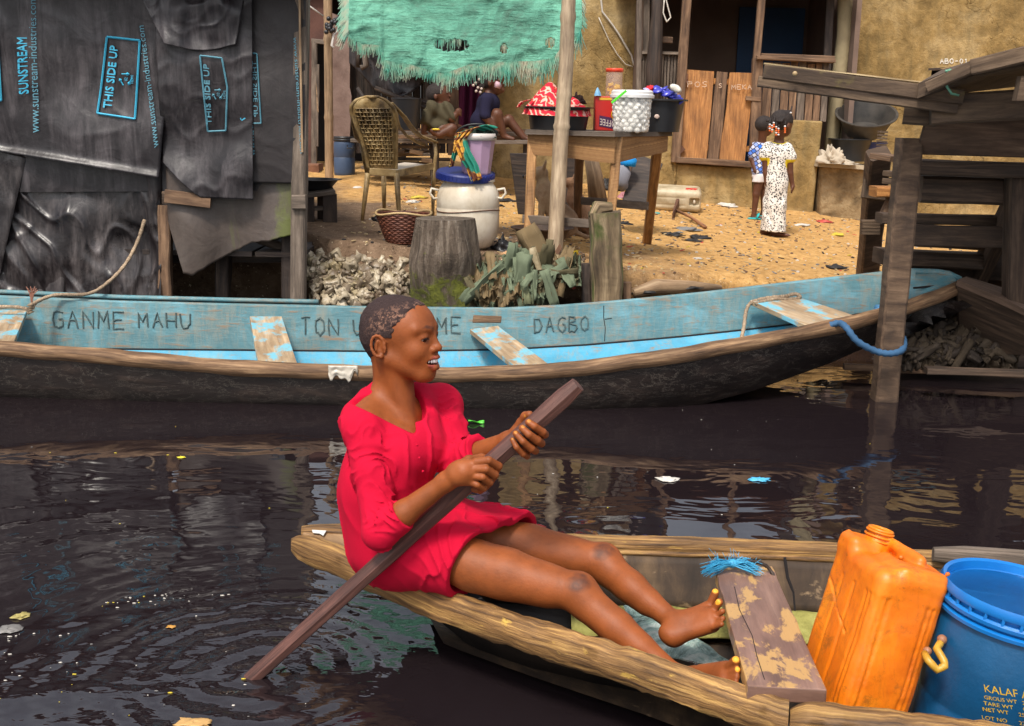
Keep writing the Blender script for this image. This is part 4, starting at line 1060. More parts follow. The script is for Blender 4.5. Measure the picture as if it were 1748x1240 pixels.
# ------------------------------------------------------------------ green tarpaulin with fringe
def build_tarp():
    m_, nt, b = newmat('green_tarpaulin'); v = coordn(nt, 'Object')
    n1 = noise(nt, v, 3.0, 9, 0.7, 0.8); n2 = noise(nt, coordn(nt, 'Object', (1, 1, 6)), 6, 8, 0.7, 0.6); n3 = noise(nt, v, 14, 5, 0.6, 1.0)
    c = ramp(nt, n1, [(0.28, (0.06, 0.12, 0.085)), (0.48, (0.085, 0.28, 0.195)), (0.7, (0.17, 0.48, 0.34))])
    g = ramp(nt, n2, [(0.32, (0.55, 0.52, 0.48)), (0.6, (1.1, 1.1, 1.1))]); c = mixc(nt, 0.75, c, g, 'MULTIPLY')
    nt.links.new(c, b.inputs['Base Color']); b.inputs['Roughness'].default_value = 0.6
    bumpn(nt, b, math2(nt, 'ADD', n3, n2), 0.8, 0.03)
    bot = [(596, 60), (606, 70), (618, 78), (634, 78), (648, 80), (654, 92), (656, 104), (672, 108), (700, 112), (720, 118), (740, 124), (758, 128), (775, 122), (800, 113), (840, 108), (880, 107), (920, 106), (945, 100), (962, 80), (975, 66), (988, 58), (993, 50)]
    def low(x):
        for i in range(len(bot) - 1):
            if bot[i][0] <= x <= bot[i + 1][0]:
                t = (x - bot[i][0]) / (bot[i + 1][0] - bot[i][0]); return bot[i][1] + t * (bot[i + 1][1] - bot[i][1])
        return bot[-1][1]
    T = thing('green_tarpaulin', 'torn sea-green tarpaulin with a frayed fringe hanging over the yard', 'tarpaulin', PY(800, 60, 7.9))
    Yt = 7.95
    def f(u, v):
        x = 596 + u * 397; yt = -70 ; yb = low(x); y = yt + (yb - yt) * v
        p = PY(x, y, Yt + .25 * (1 - v)); q = 0.035 * ridges(V((p.x, p.y, p.z * 1.6)), 2.6, 3) ** 2 + 0.02 * ridges(p, 6, 8)
        return p + V((0, -q, 0.0))
    def ell(u, v, cx, cy, rx, ry):
        x = 596 + u * 397; y = -70 + (low(x) + 70) * v; return ((x - cx) / rx) ** 2 + ((y - cy) / ry) ** 2 < 1 + 0.3 * mnoise.noise(V((x * .3, y * .3, 0)))
    hole = lambda u, v: ell(u, v, 752, 76, 11, 8) or ell(u, v, 782, 78, 19, 10) or ell(u, v, 860, 84, 6, 9) or ell(u, v, 939, 74, 8, 9) or ell(u, v, 765, 84, 12, 4)
    m = MB(); m.grid(f, 180, 70, hole=hole); o = m.build('sheet', m_, T, True); solidify(o, .004)
    # fringe threads
    fr = MB(); r_ = random.Random(5)
    def thread(p, L, dx=0.0, wv=0.02):
        q = [p]; d = V((dx + r_.uniform(-.3, .3), r_.uniform(-.2, .2), -1)).normalized()
        for i in range(4):
            d = (d + V((r_.uniform(-wv, wv) * 9, r_.uniform(-.1, .1), -.15))).normalized(); q.append(q[-1] + d * L / 4)
        fr.tube(q, [0.0045, 0.004, 0.0035, 0.003, 0.002], 3, cap=False)
    for i in range(900):
        u = r_.random(); x = 596 + u * 397; p = f(u, 1.0)
        L = r_.uniform(0.03, 0.09)
        if 650 < x < 700: L *= 1.5
        if 755 < x < 860: L *= 1.5
        if x >= 860: L *= 1.8
        thread(p + V((0, 0, 0.006)), L, 0.0)
    for i in range(260):
        v = r_.random() ** .7; p = f(0.0, v); thread(p, r_.uniform(.05, .13), -1.0)
    for i in range(60):
        v = r_.random(); p = f(1.0, v); thread(p, r_.uniform(.03, .07), 1.0)
    for cx, cy, rx in ((752, 68, 11), (782, 68, 18), (860, 76, 5), (939, 66, 8)):
        for i in range(20):
            x = cx + r_.uniform(-rx, rx); u = (x - 596) / 397; v = (cy + 70) / (low(x) + 70); thread(f(u, v), r_.uniform(.03, .08))
    fm, nt, b = newmat('tarpaulin_thread'); v = coordn(nt, 'Object'); c = ramp(nt, noise(nt, v, 9, 4), [(0.35, (0.10, 0.40, 0.30)), (0.5, (0.26, 0.46, 0.34)), (0.65, (0.46, 0.44, 0.33))])
    nt.links.new(c, b.inputs['Base Color']); b.inputs['Roughness'].default_value = 0.7
    fo = fr.build('fringe', fm, T); fo['kind'] = 'stuff'
build_tarp()

# ------------------------------------------------------------------ furniture and things in the yard
def bowl_prof(r, h, rb, t=0.006, lip=0.02):
    return [(0.0001, 0), (rb, 0), (rb * 0.7 + r * 0.3, h * 0.35), (r * 0.97, h * 0.93), (r, h * 0.95), (r + lip, h * 0.95), (r + lip, h), (r - t, h), (r * 0.96 - t, h * 0.9), (rb * 0.7 + r * 0.3 - t, h * 0.37), (rb - t, t * 2), (0.0001, t * 2)]
def build_chair():
    M_ch = blotch('stained_cream_plastic', [(0.20, 0.125, 0.045), (0.34, 0.225, 0.09), (0.50, 0.38, 0.20)], 8, 0.5, 0.25, 40, dirt=(0.07, 0.042, 0.018), dth=(0.48, 0.66), dsc=5)
    M_seat = blotch('cream_seat_plastic', [(0.50, 0.42, 0.33), (0.68, 0.60, 0.50)], 5, 0.45, 0.1)
    T = thing('plastic_chair', 'stained cream plastic armchair with woven-look round back, seen from behind', 'chair', GP(680, 372))
    Yc = 8.75
    P = lambda x, y, d=0.0: PY(x, y, Yc + d)
    # back outline from the photo: egg-shaped panel
    L = [(628, 283), (624, 262), (617, 240), (607, 215), (600, 195), (599, 182), (606, 172), (620, 166), (636, 164), (652, 168), (664, 176), (672, 184), (677, 196), (677, 215), (675, 240), (674, 262), (675, 290)]
    n = 40
    def span(t):
        y = 166 + t * 124
        xl = np.interp(y, [166, 172, 182, 195, 215, 240, 262, 290], [626, 606, 599, 600, 607, 617, 624, 629]); xr = np.interp(y, [166, 172, 184, 196, 215, 290], [644, 660, 672, 677, 677, 676])
        return xl, xr, y
    def fb(u, v):
        xl, xr, y = span(v); x = xl + (xr - xl) * u
        return P(x, y, -0.05 * math.sin(PI * u) + 0.10 * (v) - 0.02)
    bm_ = MB()
    # woven panel: real over-under strips
    for i in range(11):
        u = 0.12 + i * 0.076
        bm_.tube([fb(u, 0.16 + t * 0.08) + V((0, 0.006 * (1 if (i + t) % 2 else -1), 0)) for t in range(11)], 0.0135, 4, flat=0.45)
    for j in range(15):
        v = 0.16 + j * 0.055
        bm_.tube([fb(0.1 + t * 0.08, v) + V((0, 0.007 * (1 if (j + t) % 2 else -1), 0)) for t in range(11)], 0.0125, 4, flat=0.45)
    bm_.build('back_weave', M_ch, T, True)
    m = MB(); m.grid(lambda u, v: fb(u, v * 0.16), 12, 4); m.grid(lambda u, v: fb(u * 0.12, v), 3, 20); m.grid(lambda u, v: fb(0.88 + u * 0.12, v), 3, 20); m.grid(lambda u, v: fb(u, 0.93 + v * .07), 12, 3)
    m.grid(lambda u, v: fb(.1 + u * .8, .14 + v * .8) + V((0, 0.02, 0)), 12, 12)
    rim = [fb(0, 1 - t / 24) for t in range(25)] + [fb(u / 12, 0) for u in range(1, 12)] + [fb(1, t / 24) for t in range(25)]
    m.tube(rim, 0.014, 7)
    o = m.build('backrest', M_ch, T, True)
    # arm rests: near right arm sweeping down and forward, far left arm
    m = MB()
    arm = [P(668, 176, 0.0), P(690, 200, .10), P(702, 218, .22), P(716, 232, .36), P(732, 238, .48), P(745, 243, .52)]
    m.tube(arm, [0.022, 0.028, 0.032, 0.034, 0.034, 0.028], 8, flat=0.35)
    m.tube([P(742, 243, .52), P(744, 262, .52), P(741, 288, .50), P(739, 330, .50)], [0.026, 0.024, 0.026, 0.022], 8, flat=0.6)
    m.tube([P(676, 196, 0), P(682, 218, .12), P(694, 232, .26), P(712, 243, .4), P(726, 248, .46)], [0.012] * 5, 6)
    m.build('arm', M_ch, T, True)
    m = MB(); larm = [P(602, 190, 0.0), P(606, 214, .16), P(611, 236, .36), P(618, 244, .50)]
    m.tube(larm, [0.02, 0.026, 0.028, 0.024], 8, flat=0.4); m.tube([P(618, 244, .5), P(622, 270, .5), P(628, 300, .5)], 0.02, 7); m.build('arm', M_ch, T, True)
    m = MB(); s = [P(630, 288, 0), P(675, 291, 0), P(733, 281, .48), P(690, 277, .50)]
    m.slab(s, 0.02, V((0, 0, 1))); o = m.build('seat', M_seat, T); bevel(o, 0.008, 2)
    m = MB(); m.beam(P(631, 293, -.005), P(676, 296, -.005), 0.02, 0.05); m.beam(P(676, 297, 0), P(738, 284, .48), 0.02, 0.05); m.build('seat_rim', M_ch, T)
    for (x0, y0, x1, y1, d0, d1, r) in ((628, 296, 618, 370, 0, -.04, .030), (677, 296, 682, 362, 0, -.04, .032), (655, 298, 656, 362, .44, .5, .030), (740, 288, 739, 348, .5, .52, .026)):
        a = P(x0, y0, d0); b_ = P(x1, y1, d1); b_.z = gz(b_.x, b_.y) - .005
        m = MB(); m.tube([a, a.lerp(b_, .5), b_], [r, r * .85, r * .6], 8, flat=0.7); m.build('leg', M_ch, T, True)
build_chair()

def put(px, py): return GP(px, py)
def basin(name, label, c, r, h, mat=M_black, axis=V((0, 0, 1)), rb=None, group=None, cat='basin', sx=1, sy=1, seg=36, lip=0.02):
    m = MB(); m.lathe(bowl_prof(r, h, rb or r * 0.68, lip=lip), c, seg, axis, None, sx, sy); o = m.build(name, mat, None, True); smooth_angle(o, 40); link_thing(o, label, cat, group); return o
# low stool table with a basin at the left
T = thing('low_table', 'low dark wooden stool-table beside the shack corner, basin resting on it', 'table', GP(540, 366))
Yq = 8.6
m = MB(); q = [PY(500, 334, Yq - .15), PY(573, 326, Yq - .12), PY(566, 316, Yq + .25), PY(500, 318, Yq + .3)]; m.slab(q, 0.03, V((0, 0, 1))); o = m.build('tabletop', W_grey, T); bevel(o, .005)
for (x, y, d) in ((563, 374, -.10), (553, 362, .22), (524, 378, -.12), (515, 365, .25)):
    a = PY(x, 331, Yq + d); b_ = V((a.x, a.y, gz(a.x, a.y) - .01)); m = MB(); m.beam(b_, a, .10, .03, (0, 1, 0), jit=.002, n=3); m.build('leg', W_dark, T)
m = MB(); m.beam(PY(520, 357, Yq), PY(562, 355, Yq), .2, .02); m.build('shelf', W_grey, T)
basin('basin', 'black basin resting on the low stool-table by the shack corner', PY(535, 322, Yq + .1), 0.19, 0.07)
# black bucket on the bench
m = MB(); c = PY(694, 222, 10.9); m.lathe([(0.0001, 0), (.10, 0), (.138, .27), (.142, .272), (.142, .285), (.132, .285), (.095, .01), (0.0001, .01)], c, 28); o = m.build('bucket', M_black, None, True); smooth_angle(o, 40); link_thing(o, 'black bucket standing on the bench behind the plastic chair', 'bucket')
m = MB(); m.tube([PY(706 + 5 * math.sin(t), 204 - 12 * math.cos(t * .9) + 10 * t / 3, 11.3) for t in [k * .4 for k in range(8)]], .02, 8); o = m.build('white_handle', plain('white_plastic', (.6, .55, .5)), None, True); o.name = 'white_bag'; link_thing(o, 'rolled white plastic bag beside the black bucket on the bench', 'bag')
# small blue drum
def drum(label, c, r, h, mat, ringmat, name='plastic_drum'):
    T = thing(name, label, 'drum', c)
    m = MB(); m.lathe([(0.0001, 0), (r * .86, 0), (r * .97, h * .04), (r, h * .10), (r, h * .46), (r * .965, h * .48), (r, h * .50), (r, h * .80), (r * .93, h * .88), (r * .90, h * .90), (0.0001, h * .9)], c, 32); o = m.build('body', mat, T, True); smooth_angle(o, 40)
    m = MB(); m.lathe([(r * .90, h * .88), (r * 1.01, h * .885), (r * 1.02, h * .93), (r * .96, h * .94), (r * 1.0, h * .95), (r * 1.0, h), (0.0001, h)], c, 32); m.build('lid', ringmat, T, True)
    return T
D1 = drum('small dark blue drum with black lid in front of the hut panel', V((PY(588, 290, 12.2).x, 12.2, gz(PY(588, 290, 12.2).x, 12.2) - .01)), 0.108, 0.40, plain('slate_blue_plastic', (0.045, 0.075, 0.14), .45), M_black)
m = MB(); q = PY(598, 250, 12.07); m.tube([q + V((-.03, 0, .01)), q + V((-.03, -.02, -.02)), q + V((.03, -.02, -.02)), q + V((.03, 0, .01))], .007, 5); m.build('handle', M_black, D1, True)
# wicker basket
T = thing('wicker_basket', 'reddish brown wicker basket on the ground beside the white drum', 'basket', put(689, 418))
c = put(689, 416); Mw = wood('wicker', (0.045, 0.012, 0.008), (0.13, 0.040, 0.022), (0.24, 0.09, 0.05), (8, 30, 1), 0.6, .8)
m = MB()
for j in range(15):
    t = j / 14; r = 0.098 + 0.072 * t ** .8; z = 0.012 + t * 0.175
    m.tube([c + V((math.cos(a) * (r + .004 * (1 if (k + j) % 2 else -1)), math.sin(a) * (r + .004 * (1 if (k + j) % 2 else -1)) * .92, z)) for k, a in [(k, 2 * PI * k / 40) for k in range(41)]], .0078, 5, cap=False)
m.build('weave', Mw, T, True)
m = MB(); m.lathe([(0.0001, .01), (.094, .01), (.10, .03)], c, 24); m.lathe([(.098, .01), (.172, .187), (.168, .187), (.094, .012)], c, 24, sy=.92); m.build('base', Mw, T)
m = MB(); m.tube([c + V((math.cos(a) * .175, math.sin(a) * .162, .195 + .01 * math.sin(a * 3))) for a in [2 * PI * k / 40 for k in range(41)]], .008, 6, cap=False); m.build('rim', wood('basket_rim', (.2, .12, .05), (.4, .28, .13), (.55, .4, .2)), T, True)
def rag(name, label, c, s, mat, seed, cat='rag', flat=0.5, group=None, n=14, parent=None, sx=1.0):
    """crumpled cloth lump"""
    m = MB(); nn = n
    def f(u, v):
        th = v * PI * .5; ph = u * 2 * PI
        k = 1 + 0.75 * mnoise.noise(V((math.cos(ph) * 1.7 + seed, math.sin(ph) * 1.7, v * 2.5))) + .4 * mnoise.noise(V((math.cos(ph) * 5 + seed, math.sin(ph) * 5, v * 6)))
        return V(c) + V((math.cos(ph) * math.sin(th) * s * k * sx, math.sin(ph) * math.sin(th) * s * k, max(-.01, math.cos(th) * s * flat * k)))
    m.grid(f, nn * 2, nn); o = m.build(name, mat, parent, True)
    if label: link_thing(o, label, cat, group)
    return o
rag('black_rag', 'black rag hanging over the left edge of the wicker basket', PY(648, 378, 8.0), .045, M_blackrub, 3, flat=1.0)
# white drum with blue lid
T = thing('white_drum', 'dirty white plastic drum with dark blue lid behind the tree stump', 'drum', put(800, 424))
c = put(798, 422); c.z -= .01; r, hh = 0.205, 0.455
Mwd = blotch('dirty_white_plastic', [(0.42, 0.33, 0.22), (0.62, 0.55, 0.44), (0.72, 0.68, 0.60)], 3, 0.4, 0.15, dirt=(0.26, 0.17, 0.09), dth=(0.56, 0.75), dsc=4)
m = MB(); m.lathe([(0.0001, 0), (r * .55, 0), (r * .78, .025), (r * .95, .09), (r, .16), (r, .265), (r * .99, .27), (r, .275), (r, .33), (r * .97, .37), (r * .86, .41), (r * .80, .425), (r * .80, .44), (r * .84, .44), (r * .84, .455), (0.0001, .455)], c, 48); o = m.build('body', Mwd, T, True); smooth_angle(o, 50)
m = MB(); m.tube([c + V((math.cos(a) * (r + .003), math.sin(a) * (r + .003), .255 - .01 * math.sin(a * 2))) for a in [2 * PI * k / 40 for k in range(41)]], .0035, 4, cap=False); m.build('wire', M_rust, T, True)
for sgn, zz in ((1, .37), (-1, .36)):
    q = c + V((sgn * r * .93, -.05, zz)); m = MB(); m.tube([q + V((0, 0, .02)), q + V((sgn * .045, 0, .03)), q + V((sgn * .055, 0, .0)), q + V((sgn * .03, 0, -.035)), q + V((sgn * .0, 0, -.03))], .009, 6); m.build('handle', Mwd, T, True)
Mlid = plain('navy_blue_lid', (0.012, 0.022, 0.14), .4)
m = MB(); lc = c + V((-.02, 0, .462)); m.lathe([(0.0001, .04), (.178, .04), (.188, .03), (.19, -.005), (.182, -.008), (0.0001, -.006)][::-1], lc, 48, V((.06, -.12, 1)))
for k in range(44):
    a = 2 * PI * k / 44; m.beam(lc + V((math.cos(a) * .19, math.sin(a) * .19, 0 + .12 * .19 * math.sin(a) - .0)), lc + V((math.cos(a) * .19, math.sin(a) * .19, .03 + .12 * .19 * math.sin(a))), .012, .006, (math.cos(a), math.sin(a), 0), bev=False)
m.build('lid', Mlid, T)
# lilac bucket on the lid with a patterned cloth
c2 = PY(813, 298, (c.y) - .02)
T = thing('lilac_bucket', 'translucent lilac bucket standing on the blue drum lid', 'bucket', c2)
Ml = blotch('lilac_translucent_plastic', [(0.36, 0.22, 0.34), (0.48, 0.33, 0.44)], 2, 0.35, 0.05); m = MB()
m.lathe([(0.0001, 0), (.088, 0), (.092, .01), (.118, .22), (.122, .222), (.122, .25), (.116, .25), (.086, .012), (0.0001, .012)], c2, 10); o = m.build('body', Ml, T, False); bevel(o, .006, 2)
m = MB(); m.lathe([(.118, .218), (.127, .22), (.128, .262), (.121, .262), (.117, .222)], c2, 36); m.build('rim', blotch('pale_rim', [(.5, .45, .42), (.62, .57, .52)], 4, .4, .1), T, True)
m = MB(); m.tube([c2 + V((math.cos(a) * .13, -.03 - .04 * math.sin(a), .25 + .07 * math.sin(a))) for a in [PI * k / 14 for k in range(15)]], .006, 5); m.build('bail_handle', M_black, T, True)
mc, nt, b = newmat('wax_print_cloth'); v = coordn(nt, 'UV', (1, 1, 1))
vo = nt.nodes.new('ShaderNodeTexVoronoi'); vo.inputs['Scale'].default_value = 30; nt.links.new(v, vo.inputs['Vector'])
wv = nt.nodes.new('ShaderNodeTexNoise'); wv.inputs['Scale'].default_value = 5.5; nt.links.new(v, wv.inputs['Vector'])
dots = ramp(nt, vo.outputs['Distance'], [(0.0, (0.62, 0.26, 0.02)), (0.4, (0.60, 0.30, 0.04)), (0.62, (0.12, 0.03, 0.01))])
c_ = mixc(nt, ramp(nt, wv.outputs[0], [(0.47, (0, 0, 0)), (0.50, (1, 1, 1))]), (0.012, 0.20, 0.135), dots); nt.links.new(c_, b.inputs['Base Color']); b.inputs['Roughness'].default_value = .8
def strip(pts, w0, wdir, m, n=40, seed=0):
    """ribbon of cloth draped along pts with gathered folds"""
    P_ = []
    for i in range(len(pts) - 1):
        for k in range(8): P_.append(V(pts[i]).lerp(V(pts[i + 1]), k / 8))
    P_.append(V(pts[-1])); N_ = len(P_) - 1
    def f(u, v):
        i = min(N_ - 1, int(v * N_)); p = P_[i].lerp(P_[i + 1], v * N_ - i); ww = w0[0] + (w0[1] - w0[0]) * v
        return p + V(wdir) * (u - .5) * ww + V((0, -0.014 * math.sin(u * 16 + seed + v * 3) - .02 * math.sin(PI * u), 0.006 * mnoise.noise(V((u * 5, v * 9, seed)))))
    m.grid(f, 16, n, (w0[0], .5))
m = MB(); yy = c2.y - .135
strip([PY(838, 222, yy + .1), PY(822, 216, yy + .05), PY(800, 222, yy + .02), PY(785, 240, yy), PY(793, 262, yy - .02), PY(806, 285, yy - .02), PY(814, 308, yy - .03)], (.10, .075), (.9, 0, .3), m, 60)
strip([PY(800, 222, yy + .1), PY(782, 228, yy + .05), PY(778, 255, yy + .03), PY(770, 285, yy + .03)], (.05, .03), (.9, 0, .2), m, 30, 3)
o = m.build('patterned_cloth', mc, None, True); solidify(o, .004); link_thing(o, 'green and orange wax-print cloth draped over the lilac bucket', 'cloth')
rag('dark_cloth', 'dark floral cloth stuffed in the mouth of the lilac bucket', c2 + V((.03, -.01, .235)), .085, cloth_mat('dark_floral', (.02, .035, .025), .9, 50), 5, 'cloth', .75)

# tree stump and post in front
M_stump, nt, b = newmat('mossy_stump'); v = coordn(nt, 'UV', (1, 1, 1)); vo_ = coordn(nt, 'Object')
n1 = noise(nt, coordn(nt, 'UV', (16, 2.5, 1)), 1.6, 9, .7, .3); n2 = noise(nt, vo_, 11, 8, .7, .5)
c_ = ramp(nt, n1, [(.3, (.030, .020, .013)), (.48, (.105, .075, .052)), (.62, (.21, .165, .125)), (.72, (.50, .45, .38))])
sx = nt.nodes.new('ShaderNodeSeparateXYZ'); nt.links.new(vo_, sx.inputs[0])
mg = math2(nt, 'ADD', math2(nt, 'MULTIPLY', math2(nt, 'SUBTRACT', 0.52, sx.outputs[2]), 4.2), math2(nt, 'MULTIPLY', math2(nt, 'SUBTRACT', n2, .5), 4.5))
c_ = mixc(nt, ramp(nt, mg, [(.25, (0, 0, 0)), (.75, (1, 1, 1))]), c_, ramp(nt, n2, [(.35, (.020, .022, .008)), (.62, (.15, .16, .018))]))
c_ = mixc(nt, ramp(nt, math2(nt, 'ADD', mg, -1.0), [(.3, (0, 0, 0)), (.9, (1, 1, 1))]), c_, (.02, .015, .01))
nt.links.new(c_, b.inputs['Base Color']); b.inputs['Roughness'].default_value = .9; bumpn(nt, b, math2(nt, 'ADD', n1, n2), 1.0, .03)
Ys = 6.98
zb = PY(750, 560, Ys).z; zt_ = PY(757, 377, Ys).z; cx_ = PY(755, 450, Ys)
m = MB(); H_ = zt_ - zb; prof = [(0.0001, 0), (.205, 0), (.205, H_ * .25), (.208, H_ * .42), (.214, H_ * .55), (.212, H_ * .64), (.196, H_ * .80), (.180, H_ * .93), (.174, H_ * .98), (.172, H_ - .004), (0.0001, H_ - .01)]
prof = [prof[0]] + [(np.interp(z, [p[1] for p in prof[1:-1]], [p[0] for p in prof[1:-1]]), z) for z in np.linspace(0, H_, 26)] + [(0.0001, H_ - .01)]
m.lathe(prof, V((cx_.x, Ys + .17, zb)), 48, wob=.24)
T = m.build('tree_stump', M_stump, None, True); smooth_angle(T, 60); link_thing(T, 'big grey mossy tree stump standing at the water edge behind the blue canoe', 'stump')
Yp = 7.05; pb_ = PY(1035, 540, Yp)
mo = wood('mossy_post', (.05, .035, .02), (.17, .12, .068), (.33, .25, .15), (3, 40, 1), .9, .9, patch=(.055, .070, .012), pth=(.48, .62), psc=2)
m = MB(); m.beam(PY(1037, 560, Yp), PY(1033, 362, Yp), .185, .16, (0, 1, 0), jit=.02, n=16, rag=0); m.tube([PY(1012, 372, Yp - .05), PY(1020, 356, Yp - .02), PY(1044, 354, Yp)], [.03, .05, .03], 7)
o = m.build('mooring_post', mo, None); link_thing(o, 'short thick mossy post with a notched top right of the table legs, at the canoe', 'post')
for i, (x, y0, y1, w_, lb) in enumerate(((1001, 450, 530, .06, 'short dark stake left of the notched mossy post'), (1070, 482, 530, .05, 'low split stake right of the notched mossy post'))):
    m = MB(); m.beam(PY(x, y1 + 20, 7.1), PY(x, y0, 7.1), w_, .06, (0, 1, 0), jit=.012, n=6); o = m.build('stake', (W_dark, W_brown)[i], None); link_thing(o, lb, 'stake')
# driftwood log along the bank
m = MB(); m.tube([GP(1080, 500) + V((0, 0, 0.0)), GP(1120, 492) + V((0, 0, .01)), GP(1180, 490) + V((0, 0, 0)), GP(1230, 492)], [.03, .05, .04, .02], 9); o = m.build('log', W_pole, None, True); link_thing(o, 'pale log lying on the sand just behind the blue canoe', 'log')

# ------------------------------------------------------------------ heaps at the water edge
def leafheap(name, label, region, Y, mats, n, size, seed, cat, hang=0.3, long=1.0, drape=0.0, base=None):
    """a mass of crumpled sheets"""
    r_ = random.Random(seed); m = MB(); x0, x1, y0, y1, ok = region
    if base:
        def fb(u, v):
            p = PY(x0 - 6 + (x1 - x0 + 12) * u, y0 - 6 + (y1 - y0 + 30) * v, Y + .30 * (1 - v) ** 2.2 + .07)
            q = .07 * ridges(p, base[0], seed, (base[1], 1, 1)) ** 2 + .045 * ridges(p, base[0] * 2.7, seed + 3, (base[1], 1, 1)) ** 2 + .02 * ridges(p, base[0] * 6, seed + 5)
            return p + V((0, -q - .05 * math.sin(PI * v) * (.6 + mnoise.noise(V((u * 7, seed, 0)))), .04 * mnoise.noise(V((u * 30, v * 9, seed)))))
        nn = len(m.f); m.grid(fb, 130, 44, (1, 1), hole=lambda u, v: not ok(x0 + (x1 - x0) * u, min(y1, y0 + (y1 - y0) * v)))
        for i_ in range(nn, len(m.f)):
            p = m.v[m.f[i_][0]]; m.fm[i_] = max(0, min(len(mats) - 1, int(len(mats) * (.5 + .75 * mnoise.noise(V((p[0] * 5 * (2 if base[1] > 1 else 1), p[2] * 4, seed)))))))
    for i in range(n):
        while True:
            x, y = r_.uniform(x0, x1), r_.uniform(y0, y1)
            if ok(x, y): break
        t = (y - y0) / (y1 - y0)
        c = PY(x, y, Y + .22 * (1 - t) ** 1.5 + r_.uniform(-.05, .03))
        s = size * r_.uniform(.4, 1.5) ** 1.2; m.cur = min(len(mats) - 1, int(len(mats) * (.5 + .5 * mnoise.noise(V((x * .022, y * .03, seed))) + r_.uniform(-.3, .3)))) if r_.random() < .8 else r_.randrange(len(mats))
        m.cur = max(0, m.cur)
        a = r_.gauss(0, .45) + PI / 2 if r_.random() < drape else r_.uniform(0, PI)
        nrm = V((r_.gauss(0, .45), -1, r_.gauss(.35, .45))).normalized(); d_, sd, u2 = basis(nrm)
        ax = sd * math.sin(a) + u2 * math.cos(a); dn = sd * math.cos(a) - u2 * math.sin(a)
        ph = r_.uniform(0, 9); asp = r_.uniform(.5, 1); k = r_.uniform(.15, .45)
        def f(u, v):
            w_ = (u - .5) * s * asp * (1 + .5 * mnoise.noise(V((v * 3 + ph, i, 0)))); l_ = (v - .5) * s * (1 + hang) * long
            q = mnoise.noise(V((u * 2.6 + ph, v * 2.6, i))) + .6 * abs(mnoise.noise(V((u * 6 + ph, v * 3, i + 4))))
            return c + ax * w_ + dn * l_ + nrm * (k * s * q - s * (u - .5) ** 2 * (1 - .8 * drape) - .35 * s * (v - .5) ** 2 + drape * .05 * s * math.sin(u * 11 + ph + v * 2))
        m.grid(f, 5, 6, (s, s))
    o = m.build(name, mats, None, True); link_thing(o, label, cat, kind='stuff'); smooth_angle(o, 30); solidify(o, .002)
    return o
hm = [blotch('crumpled_%s' % k, cs, 9, rg, .5, 30, dirt=(.09, .055, .03), dth=(.5, .7), dsc=6) for k, cs, rg in (('foil_grey', [(.09, .062, .040), (.27, .21, .14)], .45), ('shell_white', [(.21, .16, .10), (.54, .46, .33)], .4), ('brown_sheet', [(.05, .033, .02), (.16, .11, .07)], .7), ('cream_sheet', [(.20, .15, .075), (.38, .31, .19)], .6))]
leafheap('crumpled_sheet_heap', 'heap of crumpled whitish sacking and foil on the bank left of the stump', (526, 694, 425, 520, lambda x, y: y > 432 + (x - 526) * .10 - 22 * math.sin((x - 526) / 168 * PI) * 0 and (x > 536 or y < 470)), 7.10, [hm[2], hm[0], hm[1], hm[1], hm[3], hm[0]], 420, .055, 3, 'heap', base=(7, 1))
rm_ = [cloth_mat('rag_%s' % k, c, .9, 200, .5) for k, c in (('sage', (.17, .18, .10)), ('khaki', (.13, .11, .06)), ('mint', (.17, .205, .13)), ('tan', (.22, .155, .08)))]
leafheap('rag_heap', 'heap of draped sage green and tan rags on the bank between stump and mossy post', (806, 985, 440, 500, lambda x, y: x < 940 or y < 475), 6.96, rm_ + [hm[3]], 34, .085, 5, 'heap', .6, 2.0, .95, base=(4.2, 3.0))
leafheap('rag_fragments', 'tangle of small pale scraps on the bank in front of the bamboo pole', (860, 1000, 436, 478, lambda x, y: True), 7.2, [hm[2], hm[3], hm[2]], 200, .035, 15, 'litter')
o = bpy.data.objects['rag_fragments']; o.name = 'scrap_heap'

